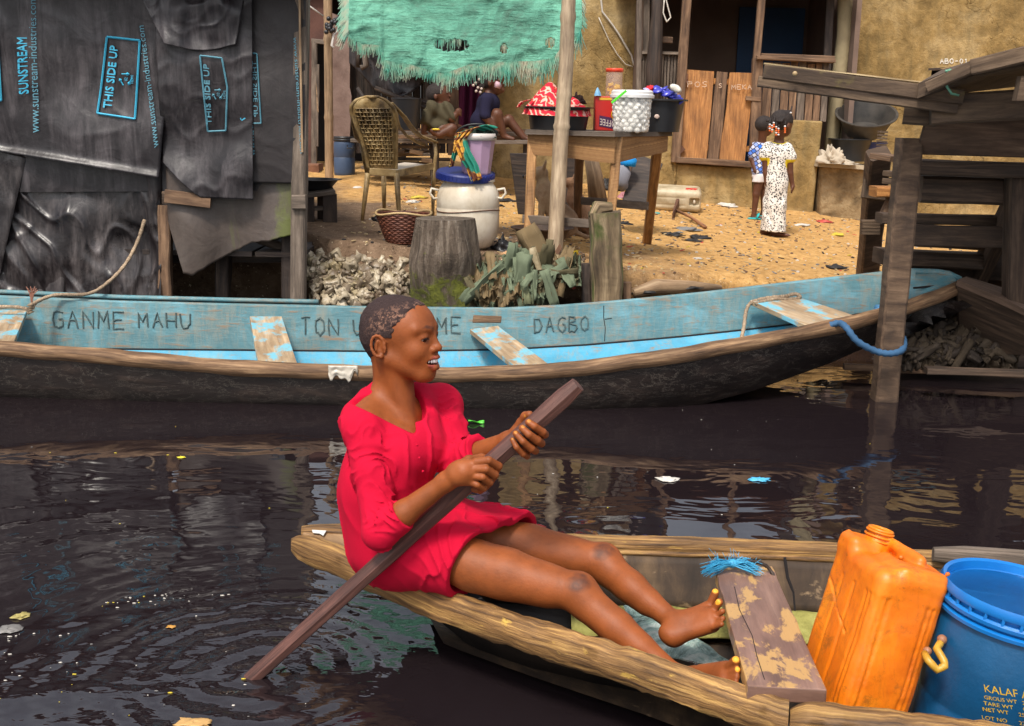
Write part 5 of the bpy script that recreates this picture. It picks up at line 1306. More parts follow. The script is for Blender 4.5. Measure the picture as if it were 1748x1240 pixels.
# ------------------------------------------------------------------ the table and what stands on it
def build_table():
    T = thing('wooden_table', 'rough yellow-brown wooden table carrying basins and buckets in the yard', 'table', GP(1000, 430))
    # corner feet (front-left, front-mid, right, back-left)
    Yf = 7.62
    fl, fm_, fr, bk = PY(899, 430, 7.75), PY(1048, 425, 7.55), PY(1108, 416, 8.15), PY(985, 402, 8.45)
    zt = PY(1050, 222, 7.55).z
    tops = [PY(908, 240, 7.78), PY(1052, 262, 7.55), PY(1122, 240, 8.15), PY(985, 240, 8.45)]
    tz = PY(1050, 222, 7.5).z
    # top plank board
    q = [PY(897, 216, 7.70), PY(1050, 228, 7.45), PY(1148, 216, 8.15), PY(1000, 208, 8.60), PY(905, 208, 8.2)]
    m = MB(); zz = PY(1050, 226, 7.45).z
    q = [V((p.x, p.y, zz)) for p in q]; n_ = []
    for i in range(len(q)):
        a, b_ = q[i], q[(i + 1) % len(q)]
        for k in range(8):
            p = a.lerp(b_, k / 8); n_.append(p + V((.008 * mnoise.noise(p * 9), .010 * mnoise.noise(p * 7 + V((3, 0, 0))), 0)))
    m.slab(n_, 0.028, V((0, 0, 1))); o = m.build('tabletop', W_grey, T)
    # aprons
    def apron(a, b_, h0, h1, m):
        a, b_ = V(a), V(b_); L = (b_ - a); nx = 14; top = []; bot = []
        for k in range(nx + 1):
            p = a + L * (k / nx); top.append(V((p.x, p.y, zz - .029))); d = (h0 + (h1 - h0) * k / nx) + .010 * mnoise.noise(V((p.x * 6, p.y * 6, 1))); bot.append(V((p.x, p.y, zz - .029 - d)))
        nrm = L.cross(V((0, 0, 1))).normalized(); nrm = nrm if nrm.y < 0 else -nrm
        for k in range(nx):
            c = [bot[k], bot[k + 1], top[k + 1], top[k]]; m.quadbox(c + [x - nrm * .03 for x in c])
    A, B_, C_, D_ = V((PY(903, 230, 7.74).x, 7.74, 0)), V((PY(1050, 230, 7.50).x, 7.50, 0)), V((PY(1140, 230, 8.15).x, 8.13, 0)), V((PY(985, 230, 8.5).x, 8.5, 0))
    m = MB(); apron(A, B_, .125, .165, m); apron(B_, C_, .165, .10, m); o = m.build('apron', W_new, T)
    # legs
    for i, (top, foot, w_) in enumerate(((PY(909, 240, 7.78), (901, 430), .062), (PY(1054, 255, 7.56), (1040, 440), .058), (PY(1124, 240, 8.10), (1104, 416), .064), (PY(989, 240, 8.42), (985, 402), .062))):
        ft = GP(*foot); top = V((top.x, top.y, zz - .03))
        if i == 1: ft = PY(1036, 420, 7.5); ft.z = gz(ft.x, ft.y)
        m = MB(); m.beam(ft + V((0, 0, -.01)), top, w_, w_, (0, 1, 0), jit=.003, n=8); m.build('leg', (W_new, W_new, W_new, W_brown)[i], T)
    m = MB(); m.beam(PY(893, 374, 7.68), PY(1036, 384, 7.45), .03, .055, jit=.003); m.build('stretcher', W_grey, T); m = MB(); m.beam(PY(993, 343, 8.40), PY(1106, 352, 8.13), .03, .055, jit=.003); m.build('stretcher', W_grey, T)
    return zz
TZ = build_table()
def onT(px, py_, Y): p = PY(px, py_, Y); return V((p.x, Y, TZ + .001))
# wide basin with red cloth
c = onT(953, 213, 7.95); basin('basin', 'wide black basin of red striped cloth, left on the table', c, .215, .150, rb=.185)
mr, nt, b = newmat('red_striped_cloth'); v = coordn(nt, 'Object', (1, 1, 1), (.4, .9, .5)); wv = nt.nodes.new('ShaderNodeTexWave'); wv.inputs['Scale'].default_value = 7; wv.inputs['Distortion'].default_value = 16; wv.inputs['Detail Scale'].default_value = 1.5; nt.links.new(v, wv.inputs['Vector'])
nt.links.new(ramp(nt, wv.outputs['Fac'], [(.25, (.62, .008, .03)), (.45, (.75, .02, .03)), (.6, (.16, .004, .02)), (.75, (.80, .12, .03)), (.92, (.75, .42, .35))]), b.inputs['Base Color']); b.inputs['Roughness'].default_value = .85
m = MB()
def fr_(u, v):
    a = u * 2 * PI; r = v * .235; k = mnoise.noise(V((math.cos(a) * 2, math.sin(a) * 2, v * 3)))
    X_ = math.cos(a) * r; Z_ = math.sin(a) * r; z = .14 + .15 * math.exp(-((X_ + .06) ** 2 + Z_ ** 2) / .011) + .05 * math.exp(-((X_ - .11) ** 2 + Z_ ** 2) / .006) + .045 * ridges(V((X_, Z_, 0)), 9, 3) * (1 - v ** 3) - .02 - (.03 if v > .93 else 0)
    return c + V((math.cos(a) * r * 1.0 - .01, math.sin(a) * r, z))
m.grid(fr_, 60, 24, (2.2, .5)); o = m.build('red_cloth', mr, None, True); link_thing(o, 'red striped cloth heaped in the wide black basin on the table', 'cloth')
m = MB()
strip([c + V((-.19, -.10, .19)), c + V((-.245, -.13, .175)), c + V((-.27, -.14, .14))], (.10, .05), (.4, .8, .1), m, 10); o = m.build('cloth_end', mr, bpy.data.objects['red_cloth'], True); solidify(o, .004)
rag('brown_cloth_bundle', 'dark brown bundle on the red cloth behind the bamboo pole', c + V((.12, .02, .17)), .06, cloth_mat('dark_brown_cloth', (.03, .015, .012)), 9, 'bundle', .9)
# biscuit tin
Mtin = blotch('red_tin', [(.42, .012, .010), (.52, .022, .014)], 3, .35, .05)
T = thing('red_tin', 'square red tin with yellow swirl on the table, behind the white bucket', 'tin', onT(1043, 213, 8.0))
c = onT(1043, 213, 8.05); m = MB(); m.quadbox([c + V(p) for p in ((-.115, -.07, 0), (.115, -.07, 0), (.115, -.07, .225), (-.115, -.07, .225), (-.115, .1, 0), (.115, .1, 0), (.115, .1, .225), (-.115, .1, .225))]); o = m.build('body', Mtin, T); bevel(o, .006, 2)
my = plain('yellow_print', (.70, .42, .03), .5); mp_ = plain('purple_print', (.06, .012, .07), .5)
m = MB(); m.tube([c + V((.05 + .055 * math.cos(a), -.073, .105 + .05 * math.sin(a))) for a in [math.radians(70 + k * 12) for k in range(14)]], [.012] * 14, 6, flat=.3); m.slab([c + V(p) for p in ((-.09, -.072, .20), (.11, -.072, .20), (.11, -.072, .215), (-.09, -.072, .215))], .002, V((0, -1, 0))); m.build('printed_swirl', my, T)
m = MB(); m.slab([c + V(p) for p in ((-.085, -.073, .03), (.06, -.073, .005), (.06, -.073, .075), (-.085, -.073, .10))], .002, V((0, -1, 0))); pm_ = m.build('printed_band', mp_, T)
text_on('printed_word', 'COFFEE', lambda s, t: c + V((.055 - s * .135, -.0745, .068 - t * .042 + (1 - s) * -.02 + .012)), plain('tin_white_print', (.7, .62, .55)), pm_)
m = MB(); m.slab([c + V(p) for p in ((-.118, -.073, .0), (.118, -.073, .0), (.118, .103, .0), (-.118, .103, .0))], .003); m.build('tin_base', M_rust, T)
# red-lidded jar with yellow packets
c = onT(1048, 160, 8.05) + V((0, .02, .227)); T = thing('jar', 'clear jar of yellow packets with a red-orange lid on top of the red tin', 'jar', c)
mj, nt, b = newmat('clear_jar_plastic'); b.inputs['Base Color'].default_value = (.75, .55, .52, 1); b.inputs['Roughness'].default_value = .2; b.inputs['Alpha'].default_value = .22
m = MB(); m.lathe([(.0001, 0), (.052, 0), (.056, .01), (.056, .15), (.05, .165), (.05, .17)], c, 28); m.build('glass', mj, T, True)
m = MB(); m.lathe([(.054, .158), (.06, .16), (.06, .178), (.057, .182), (.0001, .182)], c, 28); m.build('lid', plain('red_orange_lid', (.72, .06, .02), .35), T, True)
for i in range(14):
    m = MB(); q = c + V((rnd.uniform(-.03, .03), rnd.uniform(-.03, .02), .015 + .008 * (i // 2) + rnd.uniform(0, .01))); m.beam(q + V((-.016, 0, 0)), q + V((.016, rnd.uniform(-.01, .01), rnd.uniform(-.01, .01))), .02, .02, bev=True); m.build('packet', my, T)
c = onT(1022, 160, 8.0) + V((-.01, -.02, .227)); m = MB(); m.lathe([(.026, 0), (.02, .02), (.006, .05), (.0001, .055)], c, 5); o = m.build('funnel', plain('light_blue_plastic', (.2, .48, .75)), None); link_thing(o, 'small light blue paper cone standing on the left edge of the red tin', 'cone')
# white bucket of eggs
c = onT(1077, 217, 7.72); T = thing('egg_bucket', 'clear bucket filled with white balls of food, white lid, green handle, on the table', 'bucket', c)
mb_, nt, b = newmat('clear_bucket_plastic'); b.inputs['Base Color'].default_value = (.85, .83, .80, 1); b.inputs['Roughness'].default_value = .3; b.inputs['Alpha'].default_value = .38
m = MB(); m.lathe([(.0001, 0), (.108, 0), (.114, .006), (.128, .232), (.128, .24)], c, 40); m.build('body', mb_, T, True)
m = MB(); m.lathe([(.129, .212), (.142, .214), (.143, .232), (.134, .236), (.134, .252), (.125, .262), (.0001, .262)], c, 40); o = m.build('lid', plain('frosted_white_lid', (.74, .72, .70), .35), T, True); smooth_angle(o, 40)
eg = MB(); r_ = random.Random(6)
for j in range(8):
    z = .018 + j * .026; rr = .094 + .015 * z / .2
    for k in range(15):
        a = 2 * PI * (k + (j % 2) * .5) / 15 + r_.uniform(-.1, .1); eg.ball(c + V((math.cos(a) * rr, math.sin(a) * rr, z + r_.uniform(-.006, .006))), (.023, .020, .019), 9, 6, axis=V((r_.uniform(-1, 1), r_.uniform(-1, 1), r_.uniform(-1, 1))))
eg.lathe([(.0001, .01), (.085, .01), (.095, .205), (.0001, .21)], c, 20)
e_ = eg.build('white_balls', plain('egg_white', (.88, .85, .78), .5), T, True); e_['kind'] = 'stuff'
m = MB(); m.beam(PY(1044, 176, 7.55), PY(1069, 155, 7.56), .012, .014); m.build('handle', plain('lime_green_handle', (.10, .68, .03), .4), T)
# right basin with packets
c = onT(1125, 213, 8.1); basin('basin', 'deep black basin of blue and red packets at the right end of the table', c, .168, .215, rb=.135)
m = MB(); m.ball(c + V((-.035, -.152, .10)), (.018, .004, .015), 10, 6); o = m.build('sticker', plain('pale_sticker', (.6, .45, .38)), bpy.data.objects['basin.002'] if 'basin.002' in bpy.data.objects else None, True)
Mp = [plain('packet_blue', (.045, .05, .42), .3), plain('packet_red', (.65, .012, .02), .3), plain('packet_lilac', (.42, .42, .70), .3), plain('packet_tan', (.30, .18, .05), .6)]
P_ = thing('packet_pile', 'heap of blue and red food packets in the deep black basin', 'packets', c + V((0, 0, .2)))
for i in range(70):
    x = r_.uniform(-.14, .13); k = 0 if x > -.04 else 1
    if r_.random() < .2: k = 2
    if x < -.11: k = 3
    q = c + V((x, r_.uniform(-.10, .05), .205 + .075 * (1 - ((x + .04) / .17) ** 2) + r_.uniform(-.02, .005)))
    m = MB(); s_ = .038; m.ball(q, (s_ * r_.uniform(.7, 1.1), s_ * .7, .010), 8, 4, axis=V((r_.uniform(-.6, .6), -r_.uniform(.2, .9), .8)), wob=.6); m.build('packet', Mp[k], P_, True)
m = MB(); m.ball(PY(1153, 151, 7.95), (.038, .028, .024), 10, 8, axis=V((.4, -.3, 1)), wob=1.1); o = m.build('white_pouch', plain('white_pouch_plastic', (.68, .64, .56), .4), None, True); link_thing(o, 'small white pouch on the right rim of the deep black basin', 'pouch')

# ------------------------------------------------------------------ under and behind the table
def leaning(name, label, pts, Y, mat, th=.04, cat='board', tilt=0):
    m = MB(); q = [PY(x, y, Y + tilt * (400 - y) / 100) for x, y in pts]; m.slab(q, th, V((0, -1, 0))); o = m.build(name, mat, None); bevel(o, .006, 2); link_thing(o, label, cat); return o
leaning('dark_board', 'tall dark board leaning under the left end of the bench', [(884, 366), (904, 368), (912, 262), (870, 262)], 9.6, W_dark)
leaning('dark_board', 'black tapering board standing upright behind the bamboo pole', [(962, 356), (978, 356), (1000, 262), (962, 262)], 9.7, W_dark)
leaning('dark_board', 'wide black board leaning behind the right table leg', [(1062, 346), (1104, 352), (1132, 280), (1086, 262)], 9.3, W_dark, tilt=.3)
m = MB(); m.tube([PY(1021, 345, 9.0), PY(1015, 300, 9.0), PY(1007, 262, 9.0)], [.075, .062, .05], 10); o = m.build('tree_stub', W_pole, None, True); link_thing(o, 'short leaning tree stub behind the middle of the table', 'stub')
def garment(label, pts, col, nm):
    m = MB(); pts = [PY(x, y, Y) for x, y, Y in pts]; n = len(pts); m.tube(pts, [.05 + .02 * math.sin(i * 1.3) for i in range(n)], 10); o = m.build(nm, cloth_mat(nm + '_cloth', col), None, True); link_thing(o, label, 'clothes')
garment('bright blue cloth bundled behind the table legs', [(1070, 266, 9.5), (1073, 276, 9.5), (1072, 284, 9.5)], (.02, .30, .75), 'blue_cloth')
garment('grey crumpled cloth hanging behind the table legs below the bright blue one', [(1062, 282, 9.5), (1063, 296, 9.5), (1060, 312, 9.48), (1066, 322, 9.5)], (.25, .25, .29), 'grey_cloth')
rag('shoe_pile', 'jumble of dark shoes on the ground behind the table', GP(1040, 325), .11, M_blackrub, 33, 'shoes', .8)
rag('pink_rag', 'pinkish rag at the foot of the wide black board', GP(1066, 338), .06, cloth_mat('pink', (.4, .18, .2)), 34, 'rag', .8)
rag('black_bag', 'black rubbish bag lying right of the white drum', put(860, 428) + V((0, 0, -.01)), .075, M_black, 12, 'bag', 1.05)
rag('torn_cardboard', 'torn orange-brown cardboard below the black rubbish bag', put(868, 436), .05, blotch('cardboard', [(.34, .18, .08), (.48, .28, .14)], 9, .9, .3), 17, 'cardboard', .35)
leaning('folded_cardboard', 'folded brown cardboard flap against the foot of the bamboo pole', [(947, 430), (952, 438), (960, 424), (955, 416)], 7.4, blotch('brown_card', [(.14, .07, .04), (.22, .12, .07)], 9, .9, .3), .006, 'cardboard')
m = MB(); q = GP(972, 434); m.beam(q + V((-.05, 0, .012)), q + V((.01, .01, .02)), .035, .022, jit=.004, n=4); m.beam(q + V((.0, .0, .01)), q + V((.055, -.012, .01)), .04, .026, jit=.004, n=4); o = m.build('yellow_scrap', plain('yellow_plastic', (.74, .52, .01), .4), None); link_thing(o, 'bright yellow plastic scrap on the ground right of the bamboo pole', 'litter')
# shallow dark tub under the table
basin('tub', 'dark brown round tub under the left part of the table', GP(925, 420), .20, .13, blotch('brown_tub', [(.04, .02, .013), (.09, .05, .03)], 5, .6, .3), cat='tub')
# ---- beige jerrycan lying by the wall
T = thing('beige_jerrycan', 'flat beige jerrycan with red mark lying against the house wall', 'jerrycan', GP(1160, 362))
q = GP(1155, 360); S_ = Sdf(); fr2 = Frame(q, V((1, -.12, -.03)), V((-.05, -.15, 1)))
cc_ = q + V((0, .08, .115))
S_.box(cc_, (.235, .14, .105), fr2, .05, 0); S_.box(cc_ + fr2.d(.17, -.15, .0), (.045, .05, .035), fr2, .01, .004, 's')
for dz in (-.04, .03): S_.rc(cc_ + fr2.d(-.2, -.145, dz), cc_ + fr2.d(.08, -.145, dz), .008, .008, .01, 's')
sdf_obj('body', S_, .006, blotch('beige_jerrycan_plastic', [(.27, .20, .11), (.46, .38, .25), (.58, .50, .36)], 5, .5, .2), T)
m = MB(); p0 = cc_ + fr2.d(.12, -.09, .106)
for k in range(3): m.slab([p0 + fr2.d(a, b_, .002) for a, b_ in ((k * .035 - .04, 0), (k * .035 - .015, 0), (k * .035 + .005, .06), (k * .035 - .02, .06))], .003)
m.slab([p0 + fr2.d(a, b_, .003) for a, b_ in ((-.04, .045), (.06, .045), (.065, .06), (-.03, .06))], .003)
m.build('red_mark', plain('red_mark_paint', (.62, .03, .03)), T)
m = MB(); m.ball(cc_ + fr2.d(.17, -.13, 0), (.012, .01, .02), 8, 6); m.build('cap', Mwd, T, True)
# axe
T = thing('axe', 'long-handled axe lying on the sand in front of the beige jerrycan', 'axe', GP(1180, 385))
m = MB(); m.tube([GP(1150, 367) + V((0, 0, .05)), GP(1178, 378) + V((0, 0, .04)), GP(1204, 392) + V((0, 0, .02))], [.014, .014, .017], 7); m.build('handle', wood('axe_handle', (.12, .05, .02), (.27, .12, .05), (.4, .2, .1)), T, True)
m = MB(); m.beam(GP(1156, 362) + V((0, 0, .09)), GP(1148, 374) + V((0, 0, .01)), .03, .07, w2=.008, h2=.09); m.build('head', M_rust, T)
# basins and cloth on the ledge
zl = PY(1450, 281, 12.0).z
def onL(px, Y): p = PY(px, 280, Y); return V((p.x, Y, PY(1450, 283, 11.85).z + .035))
basin('basin', 'large black ribbed basin tilted on its side on top of the ledge basins', onL(1466, 12.25) + V((0, -.10, .30)), .29, .20, blotch('dusty_black', [(.02, .019, .018), (.07, .06, .05)], 6, .5, .2), axis=V((-.08, -.42, .9)), rb=.20)
basin('basin', 'black basin on the stone ledge under the tilted one', onL(1450, 12.15), .21, .225, rb=.15)
basin('basin', 'dark blue basin on the stone ledge, right and behind the black ones', onL(1478, 12.3), .18, .19, plain('navy_basin', (.012, .03, .16), .4), rb=.13)
Mcr = cloth_mat('cream_cotton', (.50, .42, .32), .9, 300, .7)
rag('cream_cloth', 'cream cloth flung over the left end of the stone ledge', PY(1418, 279, 11.78), .13, Mcr, 44, 'cloth', .95, n=22, sx=1.0)
rag('cloth_end', None, PY(1440, 281, 11.76), .07, Mcr, 47, 'cloth', .5, parent=bpy.data.objects['cream_cloth'], sx=1.9)
# ---- litter on the ground
r_ = random.Random(21)
LM = {'black': M_blackrub, 'white': plain('white_scrap', (.62, .58, .52)), 'red': plain('red_scrap', (.5, .07, .05)), 'yellow': plain('yellow_scrap', (.62, .48, .05)), 'teal': plain('teal_scrap', (.05, .32, .30)), 'brown': plain('brown_scrap', (.14, .08, .05)), 'straw': plain('straw', (.48, .35, .18)), 'grey': plain('grey_scrap', (.2, .19, .18))}
lit = [('black', 1195, 407, .075, 'black rag lying in front of the right table leg'), ('black', 1183, 412, .05, None), ('grey', 1172, 393, .07, 'dark grey cloth scrap in front of the axe'), ('black', 1065, 383, .05, 'black rag on the sand just right of the notched post'), ('white', 1245, 353, .07, 'white plastic bag on the sand near the small boy'), ('black', 1146, 402, .055, 'black scrap under the right end of the table'),
       ('white', 1235, 350, .05, None), ('red', 1408, 380, .06, 'red scrap on the sand right of the girl in the print dress'), ('white', 1368, 385, .045, None), ('yellow', 1430, 402, .05, 'yellow scrap on the sand near the dock steps'), ('teal', 1122, 365, .03, 'teal scrap by the beige jerrycan'), ('black', 1425, 458, .06, 'dark stick scrap above the canoe by the dock post'),
       ('yellow', 715, 338, .05, 'yellow wrapper on the ground under the plastic chair'), ('white', 705, 346, .05, 'white wrapper under the plastic chair'), ('black', 862, 344, .06, 'dark scraps on the ground right of the white drum'), ('black', 848, 352, .05, None), ('white', 611, 321, .035, 'white scrap on the ground left of the plastic chair'), ('grey', 1160, 398, .03, None), ('white', 1190, 442, .022, None), ('black', 1100, 500, .05, None), ('black', 1170, 492, .045, None)]
gl = 0
for k, x, y, s_, lb in lit:
    rag('litter', lb or 'small crumpled scrap lying on the sand', GP(x, y), s_, LM[k], x * .37, 'litter', .35, None if lb else 'scraps on the sand', 8, sx=r_.uniform(1, 1.8))
m = MB(); mats_ = [LM[k] for k in ('black', 'white', 'brown', 'straw', 'straw', 'brown', 'grey', 'straw', 'red', 'yellow')]
for i in range(2300):
    X = r_.uniform(-1.1, 4.3); Y = r_.uniform(7.15, 12.2); 
    p = V((X, Y, gz(X, Y))); m.cur = r_.randrange(8) if r_.random() < .95 else r_.choice((8, 9))
    a = r_.uniform(0, PI); L = r_.uniform(.008, .05) * (1 if m.cur not in (1,) else .5); w_ = r_.uniform(.004, .015)
    d = V((math.cos(a), math.sin(a), r_.uniform(-.05, .25)))
    if r_.random() < .4: m.ball(p + V((0, 0, .002)), (w_ * 1.2, w_, w_ * .7), 5, 3)
    else: m.beam(p + V((0, 0, .004)), p + d * L + V((0, 0, .004)), w_, .005, bev=False)
o = m.build('ground_debris', mats_); link_thing(o, 'fine litter, straw and pebbles strewn over the sand', 'debris', kind='stuff')
# ------------------------------------------------------------------ the blue canoe
def interp(tab, x):
    xs = [t[0] for t in tab]; return [float(np.interp(x, xs, [t[i] for t in tab])) for i in range(1, len(tab[0]))]
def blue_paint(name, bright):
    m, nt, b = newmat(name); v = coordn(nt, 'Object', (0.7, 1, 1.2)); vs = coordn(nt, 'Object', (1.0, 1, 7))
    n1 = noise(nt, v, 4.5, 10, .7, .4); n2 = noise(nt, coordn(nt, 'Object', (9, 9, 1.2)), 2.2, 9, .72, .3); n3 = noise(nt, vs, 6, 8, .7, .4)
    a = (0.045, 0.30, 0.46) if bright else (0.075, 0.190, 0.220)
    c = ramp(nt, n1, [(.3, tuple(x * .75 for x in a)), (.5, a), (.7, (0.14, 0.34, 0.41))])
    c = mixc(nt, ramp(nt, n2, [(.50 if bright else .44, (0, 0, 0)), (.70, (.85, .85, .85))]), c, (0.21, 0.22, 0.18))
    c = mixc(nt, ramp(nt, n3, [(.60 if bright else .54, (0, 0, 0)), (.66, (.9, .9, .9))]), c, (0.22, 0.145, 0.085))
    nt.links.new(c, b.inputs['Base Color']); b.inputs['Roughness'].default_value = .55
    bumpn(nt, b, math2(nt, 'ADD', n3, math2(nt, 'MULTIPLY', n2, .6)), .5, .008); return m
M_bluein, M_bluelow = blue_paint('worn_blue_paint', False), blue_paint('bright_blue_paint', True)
W_rail = wood('rail_wood', (.045, .023, .012), (.165, .092, .046), (.36, .23, .125), (4, 50, 1), .75, .9)
M_hull, nt, b = newmat('tarred_hull'); v = coordn(nt, 'Object', (.6, 1, 1.6)); n1 = noise(nt, v, 6, 9, .7, .4); n2 = noise(nt, coordn(nt, 'Object', (1, 1, 3)), 5, 8, .7, .6)
c_ = ramp(nt, n1, [(.3, (.005, .003, .003)), (.55, (.018, .011, .009)), (.75, (.065, .042, .032))])
c_ = mixc(nt, ramp(nt, n2, [(.496, (0, 0, 0)), (.502, (.9, .9, .9)), (.508, (0, 0, 0))]), c_, (.20, .17, .14)); nt.links.new(c_, b.inputs['Base Color']); b.inputs['Roughness'].default_value = .5; bumpn(nt, b, n1, .7, .015)
W_seat = wood('worn_seat_board', (.26, .16, .085), (.42, .31, .19), (.55, .44, .32), (2, 30, 1), .7, .4, patch=(.16, .42, .52), pth=(.49, .56), psc=2.2)
NEAR = [(-420, 572, 5.70), (-200, 576, 5.62), (0, 585, 5.56), (200, 600, 5.55), (400, 618, 5.55), (620, 627, 5.55), (760, 630, 5.55), (900, 626, 5.55), (1000, 618, 5.57), (1150, 598, 5.62), (1300, 572, 5.74), (1450, 543, 5.98), (1540, 518, 6.18), (1610, 494, 6.38), (1638, 480, 6.46)]
FAR = [(-420, 494, 6.40), (-200, 498, 6.48), (0, 506, 6.52), (200, 515, 6.52), (400, 520, 6.52), (640, 525, 6.52), (860, 527, 6.52), (960, 522, 6.52), (1050, 515, 6.54), (1200, 500, 6.56), (1400, 477, 6.56), (1500, 466, 6.55), (1560, 460, 6.52), (1615, 462, 6.50), (1640, 474, 6.48)]
SEAM = [(-420, 572), (0, 592), (200, 596), (430, 598), (650, 600), (860, 597), (1000, 589), (1150, 576), (1300, 560), (1400, 548), (1500, 530), (1560, 512), (1640, 482)]
def nearP(x): y, Y = interp(NEAR, x); return PY(x, y, Y)
def farP(x): y, Y = interp(FAR, x); return PY(x, y, Y)
def farwall(x, t):
    """point on the far inside wall, t = 0 at the gunwale, 1 at the seam"""
    a = farP(x) + V((0, -.03, 0)); s, = interp(SEAM, x); b_ = PY(x, s, a.y - .05); return a.lerp(b_, t)
def build_blue():
    T = thing('blue_canoe', 'long moored wooden canoe painted sky blue inside, with carved names', 'canoe', PY(850, 640, 6.0))
    xs = list(range(-420, 1640, 20)) + [1638]
    keel = [(-420, -.12), (1000, -.12), (1150, -.06), (1300, .04), (1450, .16), (1560, .30), (1638, .46)]
    inner = MB(); low = MB(); hull = MB()
    rows_i = []; rows_l = []; rows_o = []
    for x in xs:
        n_, f_ = nearP(x), farP(x); s_ = farwall(x, 1.0); kz, = interp(keel, x); cz = max(kz + .06, min(n_.z, s_.z) - .13); cz = max(cz, n_.z - .05 - .3 * max(0, f_.y - n_.y - .12))
        cx_ = (n_.x + f_.x) / 2
        w = max(0.0, 1 - ((max(x, 1350) - 1350) / 290.0) ** 2 * .9)
        rows_i.append([farwall(x, 0), farwall(x, .33), farwall(x, .66), s_])
        g_ = max(.0, min(1, (f_.y - n_.y - .06) / .8)); nb_ = V((n_.x * .7 + s_.x * .3, n_.y + .03 + .19 * g_, min(cz, n_.z - .1))); fb_ = V((s_.x, s_.y - .01 - .10 * g_, cz))
        rows_l.append([s_ + V((0, -.006, 0)), fb_, nb_, n_ + V((0, .035, -.05)), n_ + V((0, .02, 0))])
        m1 = n_.lerp(V((n_.x, n_.y + .04 + .10 * (1 - w), kz)), .45) + V((0, -.015, 0)); m2 = V((n_.x, n_.y + .10 + .16 * (1 - w), kz + .02)); m3 = V((f_.x, f_.y - .14 - .1 * (1 - w), kz))
        rows_o.append([n_ + V((0, -.02, -.03)), m1, m2, m3, f_ + V((0, .06, -.15)), f_ + V((0, .03, 0))])
    rows_i, rows_l = rows_i[:100], rows_l[:100]
    for mb, rows in ((inner, rows_i), (low, rows_l), (hull, rows_o)):
        k = len(rows[0])
        for r in rows:
            for p in r: mb.v.append(tuple(p))
        for i in range(len(rows) - 1):
            for j in range(k - 1):
                A = i * k + j; mb.face((A, A + k, A + k + 1, A + 1), [(i * .1, j * .1), (i * .1 + .1, j * .1), (i * .1 + .1, j * .1 + .1), (i * .1, j * .1 + .1)])
    hull.face([(len(rows_o) - 1) * 6 + j for j in range(6)], [(0, 0)] * 6)
    hull.build('hull', M_hull, T, True)
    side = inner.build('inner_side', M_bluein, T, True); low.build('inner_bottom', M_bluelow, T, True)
    # rails
    m = MB(); m.tube([nearP(x) + V((0, -.005, -.030 + .004 * mnoise.noise(V((x * .02, 0, 0))))) for x in range(-420, 1641, 20)], [.040 + .006 * mnoise.noise(V((x * .013, 4, 0))) for x in range(-420, 1641, 20)], 8); m.build('near_rail', W_rail, T, True)
    m = MB(); m.tube([farP(x) + V((0, 0, -.012)) for x in range(-420, 1641, 20)], [.020] * 104, 6); m.build('far_rail', M_bluein, T, True)
    m = MB(); m.tube([farP(x) + V((0, .075, .012)) for x in range(-420, 560, 20)], .016, 5); m.build('outer_strip', M_bluein, T, True)
    m = MB(); m.tube([nearP(x) + V((0, .03 + .05 * (1 - max(0, (x - 1100) / 500)), -.245 + .15 * max(0, (x - 1000) / 600))) for x in range(-420, 1400, 20)], .012, 5); m.build('rubbing_strake', M_hull, T, True)
    # seats
    def seat(x0, x1, x2, x3, name='seat'):
        a, b_ = PY(x0[0], x0[1], 6.44), PY(x1[0], x1[1], 6.44)
        c, d = [V((p.x, p.y + .015, p.z - .030)) for p in (nearP(x2[0]), nearP(x3[0]))]
        mb = MB(); L1 = (a - d).length; mb.slab([d, a, b_, c][::-1], .028, V((0, 0, 1))); o = mb.build(name, W_seat, T); bevel(o, .004)
    seat((-60, 527), (46, 530), (16, 592), (-110, 588)); seat((426, 540), (481, 540), (510, 622), (441, 622)); seat((802, 562), (850, 556), (950, 620), (892, 630)); seat((1280, 512), (1366, 508), (1478, 546), (1394, 572))
    # bow block
    tip = [PY(1553, 500, 6.30), PY(1610, 512, 6.26), PY(1637, 476, 6.46), PY(1612, 463, 6.50), PY(1556, 466, 6.50)]
    m = MB(); m.slab([PY(1534, 496, 6.42), PY(1583, 497, 6.36), PY(1636, 478, 6.45), PY(1616, 464, 6.50), PY(1556, 463, 6.53)], .07, V((0, 0, 1))); o = m.build('bow_block', M_bluein, T); bevel(o, .01)
    m = MB(); m.beam(PY(1560, 492, 6.36), PY(1600, 488, 6.42), .012, .01); m.build('slot', M_dark, T)
    # carved names
    m = MB(); q = lambda x, t, y0, h_: None
    def carve(body, x0, x1, ytop, hpx, dy=0):
        def mp(s, t):
            x = x0 + (x1 - x0) * s; yt = ytop + dy * s; y = yt + hpx * (1 - t); top = farwall(x, 0); a_ = interp(FAR, x)[0]; b_ = interp(SEAM, x)[0]
            return farwall(x, (y - a_) / (b_ - a_)) + V((0, -.004, 0))
        strokes(m, body, mp, .0048, 1.5, .05)
    mgv = blotch('carved_groove', [(.03, .06, .065), (.11, .15, .145)], 30, .9, .4)
    for args in (('GANME', 92, 213, 529, 29, 2), ('MAHU', 238, 326, 533, 25, 1), ('TON', 515, 578, 541, 30, 1), ('U', 604, 620, 545, 26), ('OME', 722, 786, 542, 28, -2), ('DAGBO', 912, 1004, 542, 26, -4)):
        m = MB(); carve(*args); m.build('carved_word', mgv, side)
    m = MB(); x0, x1 = 806, 856
    m.slab([farwall(806, .34) + V((0, -.003, 0)), farwall(856, .34) + V((0, -.003, 0)), farwall(857, .16) + V((0, -.003, 0)), farwall(808, .14) + V((0, -.003, 0))], .02, V((0, -1, 0))); o = m.build('bare_wood_notch', W_rail, side); bevel(o, .006)
    m = MB()
